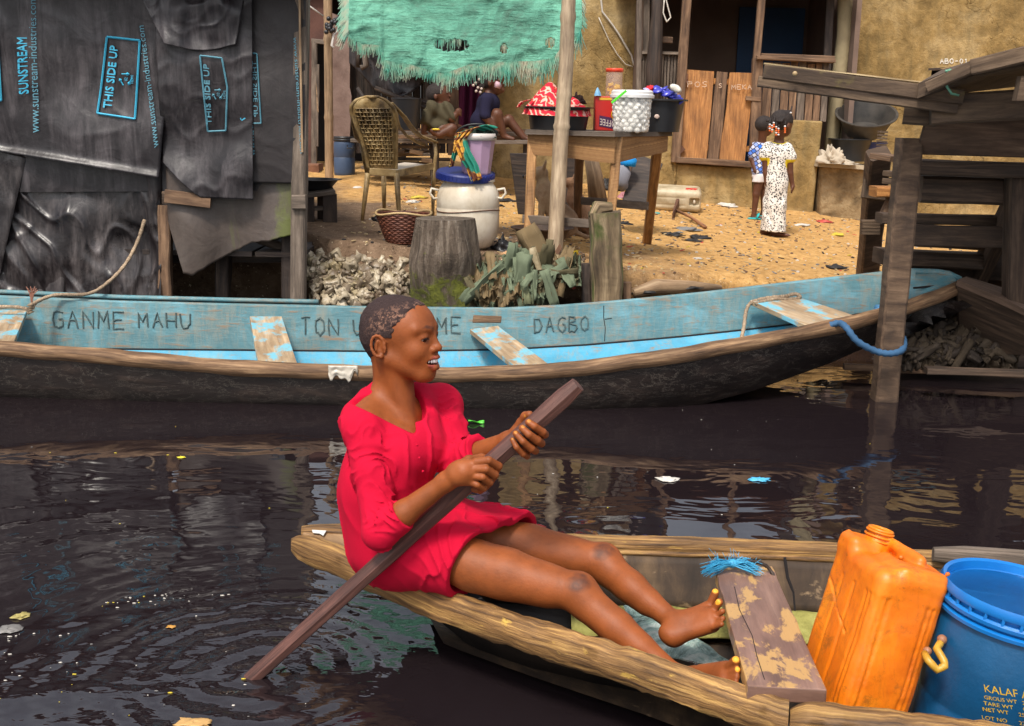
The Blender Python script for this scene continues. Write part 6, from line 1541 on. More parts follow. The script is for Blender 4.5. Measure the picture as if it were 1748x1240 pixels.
    for pts in ([(1030, .06), (1030, .35), (1033, .62), (1032, .95)], [(1032, .4), (1044, .39)]):
        m.tube([farwall(x, t) + V((0, -.001, 0)) for x, t in pts], .0022, 4)
    m.build('crack', M_dark, side)
    m = MB(); m.tube([farwall(x, 1.0) + V((0, -.006, 0)) for x in range(-400, 1560, 40)], .006, 4); m.build('seam', M_dark, side)
    m = MB(); q = nearP(588) + V((0, -.045, -.0)); m.grid(lambda u, v: q + V((-.07 + .14 * u, -.006 + .010 * mnoise.noise(V((u * 6, v * 4, 1))), .014 - .085 * v * (.55 + .8 * mnoise.noise(V((u * 5, 0, 3))) + .25 * (1 - abs(u * 2 - 1))))), 16, 8); o = m.build('torn_patch', plain('pale_tape', (.55, .50, .42), .4), T, True); solidify(o, .003)
    m = MB(); m.tube([PY(1497, 525, 6.4), PY(1505, 529, 6.35), PY(1494, 534, 6.3)], .02, 6); m.build('blue_wad', plain('blue_bag', (.12, .35, .62), .4), T, True)
build_blue()
def rope(name, pts, r, mat, label, cat='rope', parent=None, k=5, seg=6):
    P_ = [V(p) for p in pts]; out = []
    for i in range(len(P_) - 1):
        p0, p1, p2, p3 = P_[max(i - 1, 0)], P_[i], P_[i + 1], P_[min(i + 2, len(P_) - 1)]
        for j in range(k):
            t = j / k; out.append(0.5 * ((2 * p1) + (p2 - p0) * t + (2 * p0 - 5 * p1 + 4 * p2 - p3) * t * t + (3 * p1 - p0 - 3 * p2 + p3) * t ** 3))
    out.append(P_[-1]); m = MB(); m.tube(out, [r * (1 + .12 * (-1) ** i) for i in range(len(out))], seg); o = m.build(name, mat, parent, True)
    if label: link_thing(o, label, cat)
    return o
Rp = rope('mooring_rope', [PY(-60, 526, 6.3), PY(20, 524, 6.3), PY(52, 528, 6.3), PY(62, 516, 6.35), PY(95, 504, 6.45), PY(150, 502, 6.5), PY(185, 482, 6.6), PY(215, 450, 6.75), PY(235, 412, 6.85), PY(247, 375, 6.88)], .0105, M_rope, 'thin tan rope running from the left seat of the blue canoe up to the shack')
m = MB()
for k in range(9): m.tube([PY(54, 520, 6.3), PY(51 + k * .8, 502, 6.29 + .01 * (k % 2)), PY(45 + k * 2.4, 490 + 3 * (k % 3), 6.28)], .0028, 4)
m.build('knot_tassel', plain('pink_fibre', (.42, .20, .14), .9), Rp)
m = MB(); m.tube([PY(52, 520 + k * 2, 6.27 + .02 * (k % 2)) + V((0.01 * (-1) ** k, 0, 0)) for k in range(8)], .012, 6); m.build('knot', M_rope, Rp, True)
R2 = rope('seat_rope', [PY(1265, 582, 6.05), PY(1270, 558, 6.2), PY(1274, 530, 6.38), PY(1284, 516, 6.42), PY(1310, 509, 6.42), PY(1340, 506, 6.42), PY(1358, 502, 6.43), PY(1366, 508, 6.42), PY(1352, 511, 6.42), PY(1320, 511, 6.41), PY(1290, 519, 6.38)], .0105, M_rope, 'tan rope tied round the rightmost seat of the blue canoe')
rope('blue_rope', [PY(1410, 558, 5.9), PY(1432, 552, 5.88), PY(1445, 560, 5.80), PY(1462, 582, 5.78), PY(1490, 598, 5.80), PY(1515, 604, 5.80), PY(1537, 600, 5.84), PY(1543, 590, 5.95), PY(1542, 578, 6.05)], .017, cloth_mat('blue_cloth_rope', (.055, .14, .27), .7, 120, .5), 'twisted blue cloth rope tying the blue canoe to the dock post', seg=7)

# ------------------------------------------------------------------ the girl's canoe
W_can = wood('old_canoe_wood', (.040, .018, .007), (.24, .125, .040), (.52, .31, .10), (5, 60, 1), .6, 1.0, patch=(.58, .36, .07), pth=(.62, .70), psc=5)
W_deck = wood('deck_board', (.20, .115, .055), (.36, .225, .115), (.50, .34, .19), (2.5, 20, 1), .75, .5)
W_inn = wood('stained_inner_plank', (.014, .009, .006), (.055, .034, .020), (.15, .095, .05), (9, 3, 1), .75, .8, patch=(.34, .23, .13), pth=(.60, .70), psc=5)
W_plank = wood('brown_painted_plank', (.155, .085, .065), (.225, .130, .100), (.30, .185, .145), (2, 22, 1), .38, .5, patch=(.46, .27, .10), pth=(.50, .54), psc=3.2)
NR = [(505, 906), (560, 926), (650, 962), (760, 1008), (900, 1054), (1110, 1118), (1230, 1160), (1345, 1196), (1480, 1212), (1600, 1224), (1748, 1246), (1950, 1272)]
FR = [(520, 893), (640, 897), (800, 904), (1000, 914), (1200, 918), (1430, 927), (1600, 936), (1748, 948), (1950, 962)]
ZR = .245
def nr(x): y, = interp(NR, x); return PZ(x, y, ZR)
def fr0(x): y, = interp(FR, x); return PZ(x, y, ZR + .015)
def build_canoe():
    T = thing('wooden_canoe', 'old weathered brown wooden canoe carrying the girl in red, jerrycan and blue drum', 'canoe', PZ(900, 1100, 0.0))
    xs = [505, 530, 560, 600, 650, 700, 760, 830, 900, 1000, 1110, 1230, 1345, 1480, 1600, 1748, 1950]
    hull = MB(); rows = []
    for x in xs:
        n_ = nr(x); xf = x if x > 520 else 520
        # far partner: same station along the boat
        f_ = fr0(min(1950, 505 + (x - 505) * 1.12 + 8))
        d = (f_ - n_); w = d.length; h_ = d / max(w, 1e-4)
        kz = .175 - .275 * sst(600, 960, x)
        n0 = n_ + V((0, 0, -.05))
        rows.append([n0, n0 + h_ * w * .28 + V((0, 0, -(ZR - .05 - kz) * .38)), n_ + h_ * w * .46 + V((0, 0, kz - ZR)), n_ + h_ * w * .7 + V((0, 0, kz - ZR)), f_ + h_ * -.02 * w + V((0, 0, (kz - ZR) * .4)), f_ + V((0, 0, -.04))])
    k = 6
    for r in rows:
        for p in r: hull.v.append(tuple(p))
    for i in range(len(rows) - 1):
        for j in range(k - 1):
            A = i * k + j; u0, u1 = xs[i] * .0015, xs[i + 1] * .0015; hull.face((A, A + k, A + k + 1, A + 1), [(u0, j * .1), (u1, j * .1), (u1, j * .1 + .1), (u0, j * .1 + .1)])
    hull.face(list(range(k))[::-1], [(0, 0)] * k)
    o = hull.build('hull', wood('wet_hull_wood', (.004, .003, .003), (.009, .006, .005), (.03, .02, .014), (2.5, 20, 1), .5, .8), T, True); solidify(o, .02, 1.0 if False else -1.0)
    # near rail: two hewn logs meeting at a dark joint
    def hewn(name, x0, x1, rw, rh, seed, taper0=0, dz=0.0, fn=nr, mat=W_can, off=V((0, 0, 0)), seg=10, irr=.10, npt=46):
        pts = []; m = MB(); base = 0; n = npt
        for i in range(n + 1):
            t = i / n; x = x0 + (x1 - x0) * t; p = fn(x) + off; q = fn(x + 8) + off; d, sd, u = basis(q - p)
            te = 1 - taper0 * max(0, 1 - t * n / 4.0) ** 2 * .55
            for kk in range(seg):
                a = 2 * PI * kk / seg; c_, s_ = math.cos(a), math.sin(a)
                e = 1 / (abs(c_) ** 3.2 + abs(s_) ** 3.2) ** (1 / 3.2) * (1 + irr * mnoise.noise(V((t * n * .35 + seed, c_ * 1.2, s_ * 1.2))) + irr * .5 * mnoise.noise(V((t * n * 1.1, c_ * 2 + seed, s_ * 2))))
                m.v.append(tuple(p + sd * c_ * rw * e * te + u * (s_ * rh * e * te - rh + dz)))
        L = (fn(x1) - fn(x0)).length
        for i in range(n):
            for kk in range(seg):
                k2 = (kk + 1) % seg; A = i * seg; u0, u1 = L * i / n, L * (i + 1) / n; v0, v1 = kk * .035 + seed, (kk + 1) * .035 + seed
                m.face((A + kk, A + k2, A + seg + k2, A + seg + kk), [(u0, v0), (u0, v1), (u1, v1), (u1, v0)])
        m.face(list(reversed(range(seg))), [(.01 * kk, 0) for kk in range(seg)]); m.face([n * seg + kk for kk in range(seg)], [(.01 * kk, 0) for kk in range(seg)])
        o = m.build(name, mat, T); smooth_angle(o, 50); return o
    hewn('near_rail', 497, 1347, .028, .044, 3, 1, irr=.16, npt=80); hewn('near_rail', 1350, 1950, .040, .048, 8, .8, irr=.16)
    hewn('far_rail', 960, 1440, .020, .030, 5, 0, fn=fr0, npt=24); hewn('far_rail', 1425, 1950, .018, .026, 6, .4, fn=fr0, off=V((0, .01, -.012)), npt=24); hewn('far_rail', 515, 800, .020, .030, 15, .6, fn=fr0, npt=18)
    hewn('loose_far_board', 1582, 1950, .02, .030, 16, .6, fn=fr0, off=V((0.0, -.05, .030)), mat=W_grey, npt=14)
    # far inner wall
    m = MB()
    def fw(u, v):
        x = 700 + u * 1250; p = fr0(x); return p + V((0, -.03 - .05 * v, -.045 - .135 * v + .003 * mnoise.noise(V((x * .02, v * 3, 0)))))
    m.grid(fw, 60, 6, (1.9, .15)); o = m.build('inner_side', W_inn, T, True); solidify(o, .02)
    m = MB(); m.tube([fw(.17 + u * .83, 0) + V((0, -.006, .008)) for u in [i / 20 for i in range(21)]], .009, 5); m.build('inner_ledge', W_can, T, True)
    m = MB(); m.tube([fw(.508, 0) + V((0, -.012, .012)), fw(.512, .3) + V((0, -.012, 0)), fw(.520, .6) + V((0, -.008, 0)), fw(.522, 1) + V((0, -.008, 0))], .0045, 5); m.build('crack', M_dark, T)
    # floor, green mat and pale sheet
    m = MB()
    m.grid(lambda u, v: (lambda a, b_: a.lerp(b_, v))(nr(740 + u * 1200) + V((.02, .12, -.215)), fw(.03 + u * .97, 1) + V((0, .02, -.07))), 40, 8, (1.8, .7)); m.build('floor', W_inn, T, True)
    mg = blotch('olive_mat', [(.13, .12, .022), (.30, .28, .07), (.42, .40, .13)], 14, .8, .6, 60); m = MB()
    m.grid(lambda u, v: (lambda a: a + V((0, -.005 - .10 * v, .006 - .045 * v + .008 * mnoise.noise(V((u * 14, v * 3, 3))))))(fw(.22 + u * .5, 1)), 60, 8, (1, .15)); o = m.build('olive_mat', mg, T, True); solidify(o, .006)
    mp, nt, b = newmat('pale_wet_sheet'); v_ = coordn(nt, 'Object'); n_ = noise(nt, v_, 9, 8, .75, 1.0); nt.links.new(ramp(nt, n_, [(.38, (.06, .10, .09)), (.5, (.30, .44, .40)), (.62, (.66, .74, .68))]), b.inputs['Base Color']); b.inputs['Roughness'].default_value = .22; bumpn(nt, b, noise(nt, v_, 22, 6, .7, 1.5), .9, .015)
    A_, B_, C_, D_ = PZ(1000, 1025, .07), PZ(1100, 1030, .085), PZ(1270, 1150, .085), PZ(1110, 1120, .06)
    m = MB(); m.grid(lambda u, v: (A_.lerp(B_, u)).lerp(D_.lerp(C_, u), v) + V((0, 0, .006 + .012 * mnoise.noise(V((u * 5, v * 7, 0))))), 24, 30); o = m.build('pale_sheet', mp, T, True); solidify(o, .004)
    # stern deck
    m = MB(); q = [nr(515) + V((.0, .02, .0)), nr(640) + V((0, .02, 0)), nr(770) + V((0, .02, 0)), fr0(860) + V((0, -.01, -.015)), fr0(700) + V((0, -.01, -.015)), fr0(560) + V((0, -.01, -.015)), fr0(515) + V((0, .0, -.015))]
    q = [V((p.x, p.y, ZR - .008)) for p in q]; m.slab(q, .03, V((0, 0, 1))); o = m.build('stern_deck', W_deck, T); bevel(o, .004)
    m = MB(); q = PZ(547, 903, ZR + .003); m.slab([PZ(x, y, ZR + .001) for x, y in ((536, 896), (532, 903), (534, 909), (545, 910), (552, 914), (557, 906), (563, 901), (560, 896))], .002, V((0, 0, 1))); m.build('white_sticker', plain('white_sticker', (.70, .72, .70), .5), T)
    m = MB()
    for i, (x, y) in enumerate(((612, 934), (660, 938), (668, 952), (700, 975), (820, 1022), (1180, 1130), (1188, 1134))): m.ball(PZ(x, y, ZR + .001), (.006, .004, .002), 6, 4)
    m.build('nail_holes', M_dark, T)
    # seat plank across
    zs = .262
    c = [PZ(1222, 976, zs), PZ(1318, 966, zs - .004), PZ(1412, 1178, zs), PZ(1276, 1170, zs)]; P_ = []
    m = MB(); a, b_, c2, d = c
    n = 16
    def edge(p, q, t, s): return p.lerp(q, t) + V((.004 * mnoise.noise(V((t * 9, s, 0))), 0, 0))
    top = []
    for i in range(n + 1): top.append((edge(a, d, i / n, 1), edge(b_, c2, i / n, 5)))
    for i in range(n):
        l0, r0 = top[i]; l1, r1 = top[i + 1]; dz = V((0, 0, -.034))
        L = (a - d).length; m.quadbox([l1 + dz, r1 + dz, r0 + dz, l0 + dz][::-1] + [l1, r1, r0, l0][::-1]) if False else None
    w0 = (b_ - a).length; L = (d - a).length
    m.v = []; 
    for l, r in top:
        for p in (l, r, r + V((0, 0, -.034)), l + V((0, 0, -.034))): m.v.append(tuple(p))
    for i in range(n):
        A = i * 4; u0, u1 = L * i / n, L * (i + 1) / n
        for j, (v0, v1) in enumerate(((0, w0), (w0, w0 + .03), (.3, .3 + w0), (-.03, 0))):
            j2 = (j + 1) % 4; m.face((A + j, A + 4 + j, A + 4 + j2, A + j2), [(u0, v0), (u1, v0), (u1, v1), (u0, v1)])
    m.face((3, 2, 1, 0)[::-1], [(0, 0), (w0, 0), (w0, .03), (0, .03)]); A = n * 4; m.face((A + 3, A + 2, A + 1, A), [(0, 0), (w0, 0), (w0, .03), (0, .03)])
    o = m.build('seat_plank', W_plank, T); bevel(o, .003)
    pr = [PZ(x, y, zs + .0005) for x, y in ((1254, 1002), (1262, 1040), (1284, 1085), (1292, 1120), (1305, 1160))]; m = MB(); m.tube(pr, .0009, 4); m.build('plank_crack', M_dark, o)
    # frayed blue rope on the plank end
    R_ = thing('blue_frayed_rope', 'frayed bright blue rope end tied at the far end of the brown seat plank', 'rope', PZ(1255, 968, .29))
    m = MB(); q_ = random.Random(9); k0 = PZ(1250, 962, .285)
    for i in range(150):
        lft = q_.random() < .62; a_ = k0 + V((q_.uniform(-.01, .01), q_.uniform(-.01, .01), q_.uniform(-.004, .006)))
        e = (PZ(1205, 974, .27) if lft else PZ(1292, 970, .275)) + V((q_.uniform(-.015, .015), q_.uniform(-.03, .02), q_.uniform(-.012, .012)))
        mid = a_.lerp(e, .5) + V((0, q_.uniform(-.012, .012), q_.uniform(-.002, .016))); m.tube([a_, mid, e], [.0013, .0012, .0006], 3, cap=False)
    for i in range(40):
        a_ = k0 + V((q_.uniform(-.06, .07), q_.uniform(-.01, .01), 0)); m.tube([a_, a_ + V((q_.uniform(-.03, .03), q_.uniform(-.03, .03), q_.uniform(0, .035)))], .0006, 3, cap=False)
    mr_ = blotch('blue_fibre', [(.02, .22, .42), (.06, .38, .60)], 40, .6, .1); m.build('strands', mr_, R_)
    m = MB(); m.ball(k0, (.016, .012, .012), 10, 7, wob=.8); m.build('knot', mr_, R_, True)
    rope('cord', [k0, PZ(1275, 958, .29), PZ(1300, 962, .285), PZ(1316, 975, .265), PZ(1326, 1000, .24)], .005, W_dark, None, parent=R_)
build_canoe()

# ------------------------------------------------------------------ orange jerrycan
def build_jerry():
    T = thing('orange_jerrycan', 'big dirty orange-yellow jerrycan without a cap standing tilted in the canoe', 'jerrycan', PD(1455, 1180, 2.6))
    up = V((.35, .12, .93)); tc_ = PD(1527, 948, 2.665)
    Fj = Frame(tc_, V((1, -.02, -.26)), up)
    W2, D2, H_ = .086, .122, .38
    # local: x = width (right), y = away, z = up; origin at the top centre
    p = lambda x, y, z: Fj.p(x, y, z)
    rz = math.radians(9); xr, yr = Fj.x * math.cos(rz) + Fj.y * math.sin(rz), None
    F2 = Frame(tc_, xr, Fj.z); p = lambda x, y, z: F2.p(x, y, z)
    S_ = Sdf()
    S_.box(p(0, 0, -H_ / 2 - .015), (W2, D2, H_ / 2), F2, .030, 0)
    # raised shoulders front and back, dip in the middle for the handle
    S_.box(p(-.045, .075, -.010), (.045, .042, .026), F2, .02, .02); S_.box(p(.02, -.055, -.018), (.060, .066, .022), F2, .018, .02)
    S_.box(p(.050, .062, -.010), (.032, .055, .022), F2, .014, .015)
    S_.rc(p(-.085, -.02, .008), p(-.02, -.13, .018), .022, .012, .012, 's')
    # neck, threads
    S_.rc(p(-.012, .068, -.01), p(-.012, .068, .030), .030, .029, .012)
    for z in (.014, .024, .034): S_.rc(p(.0, .068, z), p(.0, .068, z + .0005), .0325, .0325, .002) if False else None
    S_.rc(p(-.012, .068, .010), p(-.012, .068, .10), .0235, .0235, .002, 's')
    # handle: recess both sides and a bar
    S_.box(p(.040, -.005, .002), (.014, .050, .030), F2, .010, .006, 's'); S_.box(p(-.005, -.012, .004), (.012, .045, .030), F2, .010, .006, 's')
    S_.rc(p(.012, .040, .018), p(.028, -.062, .010), .0135, .0150, .010)
    # vertical ribs on both faces
    for x in (-.066, -.052, .045, .058, .071): S_.rc(p(x, -D2 - .001, -.08), p(x, -D2 - .001, -.34), .0042, .0042, .006, 's')
    for y in (-.110, -.094, -.078, -.02, .04): S_.rc(p(-W2 - .001, y, -.08), p(-W2 - .001, y, -.34), .0044, .0044, .006, 's')
    S_.rc(p(-W2 + .002, .105, -.10), p(-W2 + .002, -.04, -.19), .003, .003, .004, 's')
    for x, y, z in ((-.072, .098, .012), (.072, .095, .006), (.078, -.098, .004), (-.01, -.045, .006)): S_.ball(p(x, y, z), .0075, .004)
    S_.disp(lambda P: vnoise(P, 16) * .0030 + vnoise(P, 60) * .0006)
    mo, nt, b = newmat('orange_jerrycan_plastic'); v_ = coordn(nt, 'Object'); n1 = noise(nt, v_, 5, 9, .65, .4); n2 = noise(nt, coordn(nt, 'Object', (14, 14, 2.5)), 4, 8, .7, .4); n3 = noise(nt, v_, 60, 6, .7)
    c = ramp(nt, n1, [(.3, (.56, .100, .003)), (.52, (.74, .175, .004)), (.72, (.82, .27, .008))])
    c = mixc(nt, math2(nt, 'MULTIPLY', ramp(nt, n2, [(.52, (0, 0, 0)), (.72, (1, 1, 1))]), .55), c, (.34, .085, .008)); c = mixc(nt, math2(nt, 'MULTIPLY', ramp(nt, n3, [(.62, (0, 0, 0)), (.7, (1, 1, 1))]), .5), c, (.20, .07, .012))
    n5 = noise(nt, v_, 9, 10, .8, .5); c = mixc(nt, math2(nt, 'MULTIPLY', ramp(nt, n5, [(.53, (0, 0, 0)), (.62, (1, 1, 1))]), .65), c, (.24, .075, .01))
    nt.links.new(c, b.inputs['Base Color']); b.inputs['Roughness'].default_value = .42; b.inputs['Subsurface Weight'].default_value = .0
    bumpn(nt, b, math2(nt, 'ADD', n2, n3), .25, .004)
    sdf_obj('body', S_, .0028, mo, T)
    m = MB()
    for z, r in ((.014, .0315), (.024, .0318), (.034, .0305)): m.tube([F2.p(-.012 + r * math.cos(a), .068 + r * math.sin(a), z) for a in [2 * PI * k / 28 for k in range(29)]], .0028, 6, cap=False)
    m.tube([F2.p(-.012 + r * math.cos(a), .068 + r * math.sin(a), .039) for r in (.0265,) for a in [2 * PI * k / 28 for k in range(29)]], .0042, 6, cap=False); m.build('neck_thread', mo, T, True)
build_jerry()

# ------------------------------------------------------------------ blue drum in the canoe
def build_drum():
    c = PD(1744, 1016, 2.58); up = V((.12, -.02, 1)).normalized(); R_ = .170
    T = thing('blue_drum', 'big blue open drum of water with a yellow handle, right of the orange jerrycan', 'drum', c - up * .45)
    mbl = blotch('blue_drum_plastic', [(.002, .050, .13), (.004, .080, .20), (.008, .12, .27)], 2.2, .42, .15, 60, dirt=(.012, .045, .085), dth=(.5, .7), dsc=3)
    mrim = blotch('bright_blue_rim', [(.004, .12, .42), (.008, .19, .55)], 5, .28, .1)
    base = c - up * .46
    m = MB(); m.lathe([(.0001, 0), (R_ * .86, 0), (R_ * .95, .03), (R_ * .96, .20), (R_ * .945, .206), (R_ * .96, .212), (R_ * .975, .30), (R_ * .96, .38), (R_ * .90, .412), (R_ * .90, .44), (R_ * .86, .44), (R_ * .86, .02), (.0001, .02)], base, 64, up); o = m.build('body', mbl, T, True); smooth_angle(o, 50)
    m = MB(); 
    m.lathe([(R_ * .93, .452), (R_ * 1.0, .452), (R_ * 1.02, .462), (R_ * .99, .474), (R_ * .945, .470), (R_ * .93, .452)], base, 64, up)
    m.lathe([(R_ * .88, .425), (R_ * 1.0, .428), (R_ * 1.01, .436), (R_ * .98, .441), (R_ * .88, .440)], base, 64, up); m.lathe([(R_ * .88, .404), (R_ * .99, .408), (R_ * 1.0, .416), (R_ * .97, .420), (R_ * .88, .419)], base, 64, up)
    m.lathe([(R_ * .90, .40), (R_ * .94, .45), (R_ * .90, .455), (R_ * .87, .44)], base, 64, up)
    d_, sd, u2 = basis(up)
    for k in range(28):
        a = 2 * PI * k / 28; q = base + (sd * math.cos(a) + u2 * math.sin(a)) * R_ * .965; m.beam(q + up * .438, q + up * .455, .012, .006, bev=False)
    o = m.build('rim', mrim, T, True); smooth_angle(o, 45)
    mw, nt, b = newmat('drum_water'); b.inputs['Base Color'].default_value = (.001, .006, .015, 1); b.inputs['Roughness'].default_value = .05; v_ = coordn(nt, 'Object'); bumpn(nt, b, noise(nt, v_, 24, 5), .35, .01)
    m = MB(); m.lathe([(.0001, .36), (R_ * .865, .36)], base, 48, V((0, 0, 1)).lerp(up, .6)); m.build('water_surface', mw, T)
    # handle
    mh = blotch('yellow_handle_plastic', [(.42, .22, .02), (.66, .40, .05)], 14, .4, .2)
    hp = [PD(1607, 1095, 2.555), PD(1599, 1108, 2.52), PD(1611, 1128, 2.505), PD(1613, 1137, 2.50), PD(1600, 1144, 2.50), PD(1585, 1128, 2.50), PD(1578, 1116, 2.53)]
    m = MB(); P2 = []
    for i in range(len(hp) - 1): P2 += [hp[i].lerp(hp[i + 1], t) for t in (0, .5)]
    m.tube(P2 + [hp[-1]], .0085, 8); m.build('handle', mh, T, True)
    m = MB(); m.ball(PD(1608, 1092, 2.55), .011, 10, 8); m.ball(PD(1583, 1112, 2.55), .010, 10, 8); m.build('handle_pin', blotch('brown_pin', [(.2, .08, .04), (.35, .16, .08)], 9, .5, .2), T, True)
    # text on the drum wall
    mt = plain('gold_stencil', (.60, .36, .01), .6)
    def cyl(x, y):
        r = ray(x, y); lo_, hi_ = 2.2, 2.9
        # march to the drum surface
        for i in range(400):
            q = CAM + r * (lo_ + i * .002); w_ = q - base; al = w_.dot(up)
            if (w_ - up * al).length < R_ * .968: break
        n_ = (w_ - up * al).normalized(); return base + up * al + n_ * (R_ * .976)
    def line(body, x0, x1, yb, h_, dy):
        def mp(s, t): x = x0 + (x1 - x0) * s; return cyl(x - .06 * h_ * t * 3, yb + dy * s - h_ * t)
        text_on('stencilled_text', body, mp, mt, T)
    line('KALAF ACID', 1682, 1790, 1181, 13, 18)
    for i, (tx_, x1) in enumerate((('GROUS WT   25.30', 1768), ('TARE WT     0.30', 1766), ('NET WT     25.00', 1764), ('LOT NO      2210', 1762), ('DRUM NO. 0771', 1758), ('MFG DT    JUN 22', 1756))): line(tx_, 1681 - i * 1.2, x1, 1193 + i * 10 + (4 if i > 2 else 0), 6.5, 13)
build_drum()

# ------------------------------------------------------------------ things floating on the water
def floatie(name, label, px, py, s, mat, seed, cat='litter', sx=1.5, group=None):
    rag(name, label, PZ(px, py, .002), s, mat, seed, cat, .25, group, 8, sx=sx)
mg_ = plain('green_leaf_colour', (.09, .55, .04), .4)
m = MB(); q = PZ(813, 720, .01); m.grid(lambda u, v: q + V(((u - .5) * .075, (v - .5) * .032 * math.sin(PI * min(1, u + .08)), .008 * math.sin(u * 5 + v * 3))), 8, 4); o = m.build('green_leaf', mg_, None, True); solidify(o, .001); link_thing(o, 'bright green leaf floating behind the hands of the girl in red', 'leaf')
floatie('wrapper', 'white wrapper floating between the canoes, left of the blue one', 1140, 819, .028, LM['white'], 3)
floatie('wrapper', 'blue and yellow wrapper floating right of the white one', 1298, 819, .026, plain('sky_blue_wrapper', (.08, .42, .68), .4), 5)
floatie('wrapper', 'dark yellow peel floating on the far left of the water', 36, 1052, .022, plain('peel', (.36, .30, .10), .5), 7, 'peel', .8)
floatie('foam_scrap', 'greyish foam blob floating below the yellow peel at the far left', 14, 1076, .024, LM['grey'], 9)
floatie('peel', 'orange peel floating at the bottom edge below the pole', 330, 1236, .026, plain('orange_peel', (.55, .33, .12), .5), 11, 'peel')
floatie('leaf', 'tiny yellow leaf floating left of the girl', 310, 781, .011, plain('yellow_leaf', (.75, .62, .04), .4), 13, 'leaf')
floatie('leaf', 'tiny orange-brown leaf floating left of the pole', 292, 1070, .008, plain('orange_leaf', (.52, .26, .05), .4), 14, 'leaf')
m = MB(); r_ = random.Random(33); mats2 = [LM['white'], LM['yellow'], LM['grey']]
for i in range(110):
    k = r_.random()
    if k < .35: x, y = r_.uniform(0, 1748), r_.uniform(700, 900)
    elif k < .6: t = r_.random(); x, y = 150 + 250 * t, 1030 - 15 * t + r_.gauss(0, 4)
    elif k < .8: x, y = r_.uniform(0, 140), r_.uniform(1080, 1200)
    else: x, y = r_.uniform(20, 560), r_.uniform(1000, 1230)
    p = PZ(x, y, .002)
    if 1380 < x and y < 720: continue
    m.cur = r_.choice((0, 0, 0, 1, 2)); s_ = r_.uniform(.0010, .0032); m.ball(p, (s_ * r_.uniform(1, 2.5), s_, s_ * .5), 5, 3)
o = m.build('floating_specks', mats2); link_thing(o, 'small pale specks of foam and litter floating on the dark water', 'debris', kind='stuff')
